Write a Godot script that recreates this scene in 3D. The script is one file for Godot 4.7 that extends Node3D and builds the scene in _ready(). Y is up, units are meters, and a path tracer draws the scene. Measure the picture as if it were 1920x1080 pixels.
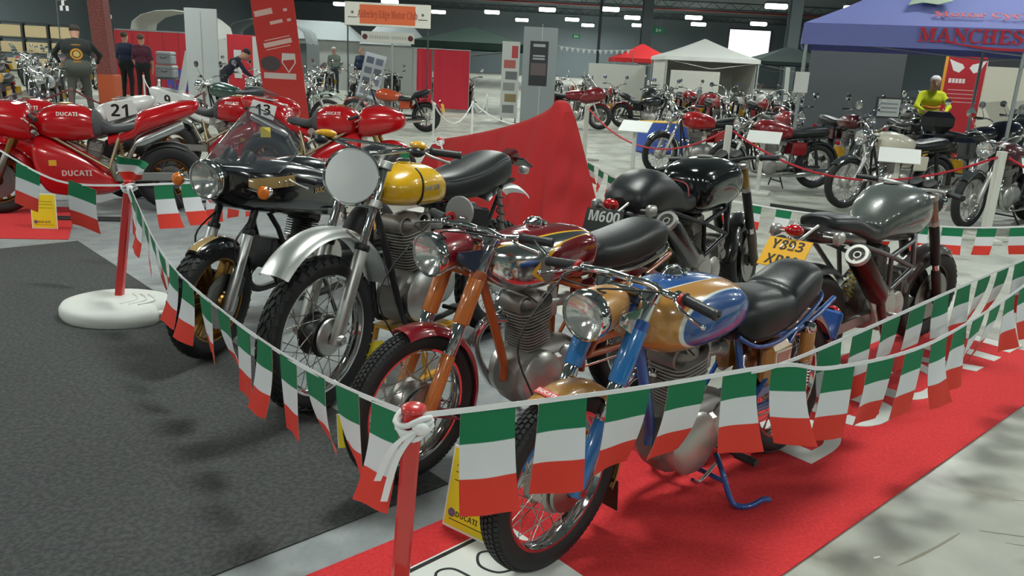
extends Node3D

var chrome: StandardMaterial3D
var alloy: StandardMaterial3D
var cast: StandardMaterial3D
var steel: StandardMaterial3D
var rubber: StandardMaterial3D
var leather: StandardMaterial3D
var grip_m: StandardMaterial3D
var lens_m: StandardMaterial3D
var mirror_m: StandardMaterial3D
var disc_m: StandardMaterial3D
var red_lens: StandardMaterial3D
var red_dark: StandardMaterial3D
var screen_m: StandardMaterial3D
func common_materials():
	chrome = metalm("d6d6d6", 0.07)
	alloy = mat("cast_alloy", Color("b8b6b2"), 0.34, 0.7)
	cast = mat("rough_casting", Color("8a8581"), 0.46, 0.5)
	steel = metalm("b8b6b0", 0.25)
	disc_m = metalm("8c8a88", 0.3)
	mirror_m = metalm("e0e0de", 0.16)
	rubber = mat("rubber", Color("1c1c1d"), 0.62)
	leather = mat("seat_leather", Color("16181b"), 0.38)
	leather.normal_enabled = true
	leather.normal_texture = noise_normal(0.12, 3)
	leather.normal_scale = 0.15
	leather.uv1_triplanar = true
	leather.uv1_scale = Vector3.ONE * 5
	grip_m = mat("grip_rubber", Color("222326"), 0.45)
	lens_m = mat("lamp_glass", Color(0.95, 0.96, 0.96, 0.12), 0.03)
	lens_m.transparency = BaseMaterial3D.TRANSPARENCY_ALPHA
	screen_m = mat("clear_screen", Color(0.3, 0.32, 0.35, 0.34), 0.02)
	screen_m.transparency = BaseMaterial3D.TRANSPARENCY_ALPHA
	red_lens = paint("a80f12", 0.15)
	red_dark = paint("4a0c10", 0.2)

func high_bay(at: Vector3, e: float, label := "white glowing high bay lamp hung under the dark hall roof"):
	var l := thing("high_bay_lamp", label, "lamp", at, 0.0, "high bay lamps under the roof")
	var mb := MB.new()
	mb.box(Vector3(0, 0.1, 0), Vector3(1.5, 0.14, 0.6), 0.03)
	obj("housing", mb, flat("5a5f62", 0.5), l)
	mb = MB.new()
	mb.box(Vector3(0, -0.12, 0), Vector3(1.4, 0.3, 0.5), 0.06)
	obj("diffuser", mb, lamp_glow, l)
	for x in [-0.6, 0.6]:
		mb = MB.new()
		mb.tube([Vector3(x, 0.17, 0), Vector3(x, 7.352 - at.y, 0)], 0.008, 4)
		obj("hanger", mb, flat("5a5f62", 0.5), l)
	if e > 0:
		var a := AreaLight3D.new()
		a.name = "light"
		a.area_size = Vector2(1.4, 0.5)
		a.light_energy = e
		a.light_color = Color(0.97, 1.0, 0.97)
		a.shadow_enabled = true
		a.area_range = 60.0
		l.add_child(a)
		a.position = Vector3(0, -0.285, 0)
		a.rotation.x = -PI / 2
var lamp_glow: StandardMaterial3D

func _ready():
	# camera
	var cam := Camera3D.new()
	cam.name = "camera"
	cam.fov = 39.6
	cam.near = 0.05
	cam.far = 300
	cam.transform = Transform3D(Basis(Vector3(0.99871936, 0.04868144, -0.01377546), Vector3(-0.05059294, 0.96098574, -0.27193155), Vector3(0, 0.27228025, 0.96221799)), Vector3(0, 1.52, 0))
	add_child(cam)
	cam.current = true
	# sky and exposure
	var env := Environment.new()
	var sky := Sky.new()
	var sm := ProceduralSkyMaterial.new()
	sm.sky_top_color = Color("dfe8f2")
	sm.sky_horizon_color = Color("f4f7fa")
	sm.ground_horizon_color = Color("c8c8c4")
	sm.ground_bottom_color = Color("8a8a86")
	sm.sun_angle_max = 0.0
	sm.energy_multiplier = 3.0
	sky.sky_material = sm
	env.background_mode = Environment.BG_SKY
	env.sky = sky
	env.tonemap_mode = Environment.TONE_MAPPER_LINEAR
	env.tonemap_exposure = 1.12
	env.sdfgi_enabled = true
	env.ssao_enabled = true
	env.ssil_enabled = true
	var we := WorldEnvironment.new()
	we.name = "world"
	we.environment = env
	add_child(we)
	# lamps of the hall
	lamp_glow = mat("lamp_glow", Color("f4f8f4"), 0.5)
	lamp_glow.emission_enabled = true
	lamp_glow.emission = Color(0.97, 1.0, 0.97)
	lamp_glow.emission_energy_multiplier = 8.0
	for z in [5.0, -4.5, -14.0, -23.5, -33.0, -42.5]:
		for x in [-23.7, -15.7, -7.7, 0.3, 8.3, 16.3, 24.3]: high_bay(Vector3(x, 6.0, z), 21.0)
	var over := ["just before the club sign's orange board", "over the middle of the club sign", "just past the end of the club sign", "over the green gazebo's peak", "over the white poster board", "over the tall grey poster panel", "low beside the tall grey poster panel", "lowest one above the pennants", "highest one above the pennants' far end", "next to the broad column, upper one", "next to the broad column, lowest one", "over the white gazebo, upper one", "over the white gazebo, lower one", "over the bright window", "big one above the bright window", "just clear of the blue gazebo's roof"]
	var nth := 0
	for q in [[-17.3, -79.0], [-11.6, -71.9], [-8.7, -84.0], [-3.2, -79.7], [-0.4, -91.4], [1.8, -71.9], [4.7, -85.4], [7.1, -95.8], [6.7, -67.4], [9.7, -77.0], [12.1, -90.2], [14.4, -72.6], [16.9, -82.5], [21.2, -76.9], [16.6, -56.5], [21.3, -55.1]]:
		high_bay(Vector3(q[0], 6.0, q[1]), 24.0, "white glowing roof lamp " + over[nth])
		nth += 1
	common_materials()
	hall()
	carpets()
	barrier()
	bike_blue()
	bike_red()
	bike_yellow()
	bike_black_faired()
	bike_grey()
	bike_black()
	back_bikes()
	furniture()
	people()
	details()

func hall():
	var con := mat("concrete", Color.WHITE, 0.5)
	con.albedo_texture = noise_tex(0.008, 4, Color("a0a198"), Color("b3b4aa"), 1024, 6, 0.2, 0.7)
	con.uv1_triplanar = true
	con.uv1_world_triplanar = true
	con.uv1_scale = Vector3.ONE * 0.22
	con.detail_enabled = true
	con.detail_mask = noise_tex(0.02, 9, Color(0, 0, 0), Color(1, 1, 1), 512, 4, 0.52, 0.8)
	con.detail_albedo = noise_tex(0.05, 14, Color("8c8a7e"), Color("a19f95"), 256, 4)
	con.roughness_texture = noise_tex(0.01, 5, Color(0.35, 0.35, 0.35), Color(0.75, 0.75, 0.75), 512, 5)
	con.roughness = 1.0
	struct("floor", boxm(Vector3(110, 0.3, 130)), con, Transform3D(Basis(), Vector3(0, -0.15, -50)))
	var dark := grainy("dark_cladding", Color("5f6b70"), Color("6c777c"), 0.02, 41, 0.2, 0.7)
	var wallm := mat("blue_grey_wall", Color("8d9aa0"), 0.7)
	struct("ceiling", boxm(Vector3(110, 0.3, 130)), dark, Transform3D(Basis(), Vector3(0, 7.5, -50)))
	struct("wall_left", boxm(Vector3(0.3, 7.5, 130)), wallm, Transform3D(Basis(), Vector3(-30, 3.7, -50)))
	struct("wall_right", boxm(Vector3(0.3, 7.5, 130)), wallm, Transform3D(Basis(), Vector3(40, 3.7, -50)))
	struct("wall_front", boxm(Vector3(110, 7.5, 0.3)), wallm, Transform3D(Basis(), Vector3(0, 3.7, 15)))
	# far wall with the daylight opening
	var mb := MB.new()
	var x0 := 24.7
	var x1 := 29.8
	var y0 := 2.5
	var y1 := 6.6
	mb.box(Vector3((-55 + x0) / 2, 3.7, 0), Vector3(x0 + 55, 7.5, 0.3))
	mb.box(Vector3((55 + x1) / 2, 3.7, 0), Vector3(55 - x1, 7.5, 0.3))
	mb.box(Vector3((x0 + x1) / 2, y0 / 2, 0), Vector3(x1 - x0, y0, 0.3))
	mb.box(Vector3((x0 + x1) / 2, (y1 + 7.45) / 2, 0), Vector3(x1 - x0, 7.45 - y1, 0.3))
	struct("wall_back", mb, wallm, Transform3D(Basis(), Vector3(0, 0, -102)))
	mb = MB.new()
	for q in [[Vector3((x0 + x1) / 2, y0, 0), Vector3(x1 - x0, 0.12, 0.36)], [Vector3((x0 + x1) / 2, y1, 0), Vector3(x1 - x0, 0.12, 0.36)], [Vector3(x0, (y0 + y1) / 2, 0), Vector3(0.12, y1 - y0, 0.36)], [Vector3(x1, (y0 + y1) / 2, 0), Vector3(0.12, y1 - y0, 0.36)]]: mb.box(q[0], q[1], 0.01)
	var win := struct("window_1", mb, flat("4a5358", 0.5), Transform3D(Basis(), Vector3(0, 0, -102)))
	obj("pane", boxm(Vector3(x1 - x0, y1 - y0, 0.01)), lens_m, win, Transform3D(Basis(), Vector3((x0 + x1) / 2, (y0 + y1) / 2, 0)))

# ---------------------------------------------------------------- helpers: meshes
class MB:
	var st := SurfaceTool.new()
	var g := 1
	var uv_box := Vector4(0, 0, 1, 1)
	var any := false
	func _init():
		st.begin(Mesh.PRIMITIVE_TRIANGLES)
	func p(v: Vector3, uv := Vector2.ZERO):
		st.set_smooth_group(g)
		st.set_uv(uv)
		st.add_vertex(v)
		any = true
	func quad(a, b, c, d):
		g += 1
		p(a, Vector2(0, 0)); p(b, Vector2(1, 0)); p(c, Vector2(1, 1))
		p(a, Vector2(0, 0)); p(c, Vector2(1, 1)); p(d, Vector2(0, 1))
	func fan(ring: Array, flip := false):
		g += 1
		var c := Vector3.ZERO
		for q in ring: c += q
		c /= ring.size()
		for i in ring.size():
			var a: Vector3 = ring[i]
			var b: Vector3 = ring[(i + 1) % ring.size()]
			if flip: p(c); p(b); p(a)
			else: p(c); p(a); p(b)
	# rows of points; wrap closes each row; hard lists row numbers where the surface breaks
	func grid(rows: Array, wrap := false, hard := [], flip := false, wrap_rows := false):
		g += 1
		var m := rows.size()
		var n: int = rows[0].size()
		var mm := m if wrap_rows else m - 1
		var nn := n if wrap else n - 1
		for i in mm:
			if i in hard: g += 1
			var r0: Array = rows[i]
			var r1: Array = rows[(i + 1) % m]
			var v0 := float(i) / mm
			var v1 := float(i + 1) / mm
			for j in nn:
				var u0 := float(j) / nn
				var u1 := float(j + 1) / nn
				var k := (j + 1) % n
				var a := Vector2(u0, v0); var b := Vector2(u1, v0); var c := Vector2(u1, v1); var d := Vector2(u0, v1)
				if flip:
					p(r0[j], a); p(r1[k], c); p(r0[k], b)
					p(r0[j], a); p(r1[j], d); p(r1[k], c)
				else:
					p(r0[j], a); p(r0[k], b); p(r1[k], c)
					p(r0[j], a); p(r1[k], c); p(r1[j], d)
	func loft(rings: Array, caps := true, hard := []):
		grid(rings, true, hard)
		if caps:
			fan(rings[0], true)
			fan(rings[-1])
	func tube(pts: Array, r, n := 8, caps := true, closed := false):
		var rings := []
		var m := pts.size()
		var up := Vector3.ZERO
		for i in m:
			var t: Vector3
			if closed: t = pts[(i + 1) % m] - pts[(i + m - 1) % m]
			else: t = pts[mini(i + 1, m - 1)] - pts[maxi(i - 1, 0)]
			t = t.normalized()
			if up == Vector3.ZERO:
				up = t.cross(Vector3.UP if absf(t.y) < 0.9 else Vector3.RIGHT).normalized()
			up = (up - t * up.dot(t)).normalized()
			var side := t.cross(up)
			var rr: float = r[i] if r is Array else r
			var ring := []
			for j in n:
				var a := TAU * j / n
				ring.append(pts[i] + (up * cos(a) + side * sin(a)) * rr)
			rings.append(ring)
		grid(rings, true, [], true, closed)
		if caps and not closed:
			fan(rings[0], false)
			fan(rings[-1], true)
	# profile of (radius, along), turned about an axis; breaks at its corners
	func lathe(prof: Array, at := Vector3.ZERO, axis := Vector3.UP, n := 24, closed := false, squash := Vector2.ONE):
		axis = axis.normalized()
		var u := axis.cross(Vector3.UP if absf(axis.y) < 0.9 else Vector3.RIGHT).normalized()
		var w := axis.cross(u)
		var rows := []
		var hard := []
		var m := prof.size()
		for i in m:
			var q: Vector2 = prof[i]
			var ring := []
			for j in n:
				var a := TAU * j / n
				ring.append(at + axis * q.y + (u * cos(a) * squash.x + w * sin(a) * squash.y) * q.x)
			rows.append(ring)
			var nx = prof[(i + 1) % m] if closed or i < m - 1 else null
			var pv = prof[(i + m - 1) % m] if closed or i > 0 else null
			if nx != null and pv != null and absf(((q - pv) as Vector2).angle_to((nx as Vector2) - q)) > 0.7: hard.append(i)
		grid(rows, true, hard, true, closed)
	func box(c: Vector3, s: Vector3, bev := 0.0, bs := Basis()):
		var h := s * 0.5
		var b := minf(bev, minf(h.x, minf(h.y, h.z)) * 0.98)
		if b <= 0.0:
			for ax in 3:
				for sg in [-1.0, 1.0]:
					var n := Vector3.ZERO; n[ax] = sg
					var u := Vector3.ZERO; u[(ax + 1) % 3] = 1.0
					var v := Vector3.ZERO; v[(ax + 2) % 3] = sg
					quad(c + bs * ((n - u - v) * h), c + bs * ((n - u + v) * h), c + bs * ((n + u + v) * h), c + bs * ((n + u - v) * h))
			return
		var rings := []
		for lv in [[-h.y, b], [-h.y + b, 0.0], [h.y - b, 0.0], [h.y, b]]:
			var ring := []
			var x: float = h.x - lv[1]
			var z: float = h.z - lv[1]
			var k: float = b if lv[1] == 0.0 else b * 0.4
			for q in [Vector2(x, -z + k), Vector2(x, z - k), Vector2(x - k, z), Vector2(-x + k, z), Vector2(-x, z - k), Vector2(-x, -z + k), Vector2(-x + k, -z), Vector2(x - k, -z)]:
				ring.append(c + bs * Vector3(q.x, lv[0], q.y))
			rings.append(ring)
		for i in 3:
			for j in 8:
				quad(rings[i][j], rings[i][(j + 1) % 8], rings[i + 1][(j + 1) % 8], rings[i + 1][j])
		fan(rings[0], true)
		fan(rings[3])
	func ball(c: Vector3, r: Vector3, n := 14, bs := Basis()):
		var rows := []
		var m := maxi(4, n / 2)
		for i in m + 1:
			var t := -PI / 2 + PI * i / m
			var ring := []
			for j in n:
				var a := TAU * j / n
				ring.append(c + bs * Vector3(r.x * cos(t) * cos(a), r.y * sin(t), r.z * cos(t) * sin(a)))
			rows.append(ring)
		grid(rows, true)
	# a flat outline (x, y) given a thickness along z, under a transform
	func plate(poly: Array, th: float, tf := Transform3D()):
		var pk := PackedVector2Array(poly)
		var idx := Geometry2D.triangulate_polygon(pk)
		for s in [-1.0, 1.0]:
			g += 1
			for k in range(0, idx.size(), 3):
				var o := [idx[k], idx[k + 1], idx[k + 2]]
				if s < 0: o.reverse()
				for q in o: p(tf * Vector3(pk[q].x, pk[q].y, s * th / 2), pk[q])
		for i in pk.size():
			var a := pk[i]
			var b := pk[(i + 1) % pk.size()]
			quad(tf * Vector3(a.x, a.y, -th / 2), tf * Vector3(b.x, b.y, -th / 2), tf * Vector3(b.x, b.y, th / 2), tf * Vector3(a.x, a.y, th / 2))
	# a surface with two faces: a grid of points and the same points moved along the normals
	func sheet(rows: Array, th: float):
		var m := rows.size()
		var n: int = rows[0].size()
		var back := []
		for i in m:
			var r := []
			for j in n:
				var du: Vector3 = rows[i][mini(j + 1, n - 1)] - rows[i][maxi(j - 1, 0)]
				var dv: Vector3 = rows[mini(i + 1, m - 1)][j] - rows[maxi(i - 1, 0)][j]
				r.append(rows[i][j] + du.cross(dv).normalized() * th)
			back.append(r)
		grid(rows, false, [], true)
		grid(back, false)
		var e := []
		var f := []
		for j in n: e.append(rows[0][j]); f.append(back[0][j])
		for i in range(1, m): e.append(rows[i][n - 1]); f.append(back[i][n - 1])
		for j in range(n - 2, -1, -1): e.append(rows[m - 1][j]); f.append(back[m - 1][j])
		for i in range(m - 2, 0, -1): e.append(rows[i][0]); f.append(back[i][0])
		grid([e, f], true)
	func done() -> ArrayMesh:
		st.generate_normals()
		st.index()
		return st.commit()

func curve(pts: Array, n := 6, closed := false) -> Array:
	var out := []
	var m := pts.size()
	for i in (m if closed else m - 1):
		var a = pts[(i + m - 1) % m] if closed or i > 0 else pts[0]
		var b = pts[i]
		var c = pts[(i + 1) % m]
		var d = pts[(i + 2) % m] if closed or i < m - 2 else pts[m - 1]
		for k in n:
			var t := float(k) / n
			out.append(0.5 * (2.0 * b + (c - a) * t + (2.0 * a - 5.0 * b + 4.0 * c - d) * t * t + (3.0 * b - a - 3.0 * c + d) * t * t * t))
	if not closed: out.append(pts[m - 1])
	return out

# section across the bike at x: bottom, top, half width, squareness of the lower and upper half, height of the widest place (0..1)
func section(x: float, y0: float, y1: float, hw: float, e_low := 2.4, e_up := 2.4, wide := 0.5, n := 24, lean := 0.0) -> Array:
	var ring := []
	var yc := lerpf(y0, y1, wide)
	for j in n:
		var a := -PI / 2 + TAU * j / n
		var cs := cos(a)
		var sn := sin(a)
		var e := e_low if sn < 0 else e_up
		var z := signf(cs) * pow(absf(cs), 2.0 / e) * hw
		var hh := yc - y0 if sn < 0 else y1 - yc
		var y := yc + signf(sn) * pow(absf(sn), 2.0 / e) * hh
		ring.append(Vector3(x + lean * (y - yc), y, z))
	return ring

# lofted body along x from rows of [x, bottom, top, half width, e_low, e_up, wide]; the rows are smoothed in between
func body(mb: MB, rows: Array, sub := 4, n := 24):
	var vals := []
	for r in rows:
		vals.append([r[0], r[1], r[2], r[3], r[4] if r.size() > 4 else 2.4, r[5] if r.size() > 5 else 2.4, r[6] if r.size() > 6 else 0.5, r[7] if r.size() > 7 else 0.0])
	var rings := []
	var m := vals.size()
	for i in m - 1:
		for k in sub + (1 if i == m - 2 else 0):
			var t := float(k) / sub
			var q := []
			for f in 8:
				var a: float = vals[maxi(i - 1, 0)][f]
				var b: float = vals[i][f]
				var c: float = vals[i + 1][f]
				var d: float = vals[mini(i + 2, m - 1)][f]
				q.append(0.5 * (2.0 * b + (c - a) * t + (2.0 * a - 5.0 * b + 4.0 * c - d) * t * t + (3.0 * b - a - 3.0 * c + d) * t * t * t))
			rings.append(section(q[0], q[1], q[2], maxf(q[3], 0.001), q[4], q[5], q[6], n, q[7]))
	mb.loft(rings)

# ---------------------------------------------------------------- helpers: materials
var mats := {}
func mat(key: String, col: Color, rough := 0.6, metal := 0.0, coat := 0.0) -> StandardMaterial3D:
	if mats.has(key): return mats[key]
	var m := StandardMaterial3D.new()
	m.resource_name = key
	m.albedo_color = col
	m.roughness = rough
	m.metallic = metal
	if coat > 0.0:
		m.clearcoat_enabled = true
		m.clearcoat = coat
		m.clearcoat_roughness = 0.04
	mats[key] = m
	return m
func paint(hex: String, rough := 0.28) -> StandardMaterial3D:
	return mat("paint_" + hex + str(rough), Color(hex), rough, 0.0, 1.0)
func flat(hex: String, rough := 0.75) -> StandardMaterial3D:
	return mat("plain_" + hex + str(rough), Color(hex), rough)
func metalm(hex: String, rough := 0.3) -> StandardMaterial3D:
	return mat("metal_" + hex + str(rough), Color(hex), rough, 1.0)
func cloth(hex: String, back := 0.0) -> StandardMaterial3D:
	var k := "cloth_" + hex + str(back)
	if mats.has(k): return mats[k]
	var m := mat(k, Color(hex), 0.9)
	m.normal_enabled = true
	m.normal_texture = noise_normal(0.35, 5)
	m.normal_scale = 0.25
	m.uv1_triplanar = true
	m.uv1_scale = Vector3.ONE * 8.0
	if back > 0.0:
		m.backlight_enabled = true
		m.backlight = Color(hex) * back
	return m
var textures := {}
func noise_normal(freq: float, s: int) -> NoiseTexture2D:
	var k := "n%f_%d" % [freq, s]
	if textures.has(k): return textures[k]
	var t := NoiseTexture2D.new()
	var f := FastNoiseLite.new()
	f.seed = s
	f.frequency = freq
	f.fractal_octaves = 3
	t.noise = f
	t.width = 256; t.height = 256
	t.seamless = true
	t.as_normal_map = true
	t.bump_strength = 6.0
	textures[k] = t
	return t
func noise_tex(freq: float, s: int, c0: Color, c1: Color, size := 512, oct := 5, lo := 0.25, hi := 0.75) -> NoiseTexture2D:
	var t := NoiseTexture2D.new()
	var f := FastNoiseLite.new()
	f.seed = s
	f.frequency = freq
	f.fractal_octaves = oct
	t.noise = f
	t.width = size; t.height = size
	t.seamless = true
	var gr := Gradient.new()
	gr.offsets = PackedFloat32Array([lo, hi])
	gr.colors = PackedColorArray([c0, c1])
	t.color_ramp = gr
	return t
func image_mat(key: String, im: Image, rough := 0.6, coat := 0.0, metal_im: Image = null) -> StandardMaterial3D:
	var m := mat(key, Color.WHITE, rough, 0.0, coat)
	m.albedo_texture = ImageTexture.create_from_image(im)
	m.texture_repeat = false
	if metal_im:
		m.metallic = 1.0
		m.metallic_texture = ImageTexture.create_from_image(metal_im)
	return m

# ---------------------------------------------------------------- helpers: nodes
var taken := {}
func numbered(called: String) -> String:
	var n: int = taken.get(called, 0)
	taken[called] = n + 1
	return called if n == 0 else "%s_%03d" % [called, n]
func tag(o: Node, label := "", category := "", group := "", kind := ""):
	if label: o.set_meta("label", label)
	if category: o.set_meta("category", category)
	if group: o.set_meta("group", group)
	if kind: o.set_meta("kind", kind)
	return o
func thing(called: String, label: String, category: String, at := Vector3.ZERO, turn := 0.0, group := "") -> Node3D:
	var o := Node3D.new()
	o.name = numbered(called)
	add_child(o)
	o.position = at
	o.rotation.y = turn
	tag(o, label, category, group)
	return o
func group_node(called: String, parent: Node, tf := Transform3D()) -> Node3D:
	var o := Node3D.new()
	o.name = called
	parent.add_child(o, true)
	o.transform = tf
	return o
func obj(called: String, m, material: Material, parent: Node = self, tf := Transform3D()) -> MeshInstance3D:
	var o := MeshInstance3D.new()
	o.name = numbered(called) if parent == self else called
	o.mesh = m.done() if m is MB else m
	o.material_override = material
	parent.add_child(o, true)
	o.transform = tf
	return o
func struct(called: String, m, material: Material, tf := Transform3D()) -> MeshInstance3D:
	var o := obj(called, m, material, self, tf)
	o.set_meta("kind", "structure")
	return o
func lettering(text: String, size: float, depth: float, material: Material, parent: Node, tf: Transform3D, serif := false, stretch := 1.0, bold := true) -> MeshInstance3D:
	var t := TextMesh.new()
	var f := SystemFont.new()
	f.font_names = PackedStringArray(["Droid Serif" if serif else "Droid Sans"])
	f.font_weight = 700 if bold else 400
	t.font = f
	t.text = text
	t.font_size = 32
	t.pixel_size = size / 24.0
	t.depth = depth
	t.curve_step = 2.0
	var o := MeshInstance3D.new()
	o.name = "lettering"
	o.mesh = t
	o.material_override = material
	parent.add_child(o, true)
	o.transform = tf.scaled_local(Vector3(stretch, 1, 1))
	return o
func boxm(s: Vector3, bev := 0.0) -> MB:
	var mb := MB.new()
	mb.box(Vector3.ZERO, s, bev)
	return mb
func look_basis(dir: Vector3) -> Basis:
	# x along dir (level or not), y as far up as it can be
	var x := dir.normalized()
	var z := x.cross(Vector3.UP).normalized()
	return Basis(x, z.cross(x), z)

# ---------------------------------------------------------------- motorcycle components (x forward, y up, z to the bike's right)
var shared := {}
func tyre_mesh(R: float, w: float, tread: int, seg: int) -> ArrayMesh:
	var key := "tyre%f_%f_%d_%d" % [R, w, tread, seg]
	if shared.has(key): return shared[key]
	var mb := MB.new()
	var h := w * 0.82
	var rr := R - h
	var gv := 0.004 if tread > 0 else 0.0
	var prof := [Vector2(rr, -0.34 * w), Vector2(rr + 0.2 * h, -0.44 * w), Vector2(rr + 0.5 * h, -0.5 * w), Vector2(rr + 0.76 * h, -0.45 * w), Vector2(rr + 0.92 * h, -0.3 * w), Vector2(R - gv, -0.12 * w),
		Vector2(R - gv, 0.12 * w), Vector2(rr + 0.92 * h, 0.3 * w), Vector2(rr + 0.76 * h, 0.45 * w), Vector2(rr + 0.5 * h, 0.5 * w), Vector2(rr + 0.2 * h, 0.44 * w), Vector2(rr, 0.34 * w)]
	prof.reverse()
	mb.lathe(prof, Vector3.ZERO, Vector3.BACK, seg, true)
	if tread > 0:
		# 1: ribbed road tread, 2: large trail blocks, 3: angled sport cuts
		var n: int = [0, 96, 40, 44][tread]
		var lanes: Array = [[], [-0.34, -0.17, 0.0, 0.17, 0.34], [-0.4, -0.2, 0.02, 0.22, 0.4], [-0.32, -0.12, 0.12, 0.32]][tread]
		for k in n:
			for li in lanes.size():
				var z: float = lanes[li] * w
				var a := TAU * (k + (0.5 if li % 2 else 0.0)) / n
				var zz := absf(lanes[li])
				var r := lerpf(R, rr + 0.8 * h, clampf((zz - 0.1) / 0.34, 0.0, 1.0) ** 1.6) - 0.002
				var tilt := signf(z) * clampf((zz - 0.08) * 2.6, 0.0, 1.05)
				var bs := Basis(Vector3.BACK, a) * Basis(Vector3.RIGHT.cross(Vector3.BACK), 0.0)
				var rad := Vector3(cos(a), sin(a), 0)
				var tang := Vector3(-sin(a), cos(a), 0)
				var nrm := (rad * cos(tilt) + Vector3.BACK * sin(tilt)).normalized()
				var side := tang.cross(nrm)
				var skew: float = [0.0, 0.25, 0.35, 0.6][tread] * (1.0 if z >= 0 else -1.0)
				var tt := (tang + side * skew).normalized()
				bs = Basis(tt, nrm, tt.cross(nrm))
				var ln: float = TAU * R / n * [0.0, 0.72, 0.78, 0.62][tread]
				var wd: float = w * [0.0, 0.13, 0.17, 0.17][tread]
				mb.box(rad * r + Vector3.BACK * z, Vector3(ln, 0.009 if tread != 2 else 0.014, wd), 0.0, bs)
	var m := mb.done()
	shared[key] = m
	return m

func spoke_tf(k: int, n: int, hub_r: float, hub_z: float, rim_r: float, ln: float) -> Transform3D:
	var s := 1.0 if k % 2 else -1.0
	var off := 0.9 if (k / 2) % 2 else -0.9
	var a := TAU * k / n
	var b := a + off
	var p0 := Vector3(cos(b) * hub_r, sin(b) * hub_r, s * hub_z)
	var p1 := Vector3(cos(a) * rim_r, sin(a) * rim_r, s * 0.006)
	var d := (p1 - p0)
	var y := d.normalized()
	var x := y.cross(Vector3.BACK).normalized()
	return Transform3D(Basis(x, y * (d.length() / ln), x.cross(y)), (p0 + p1) / 2)

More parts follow.
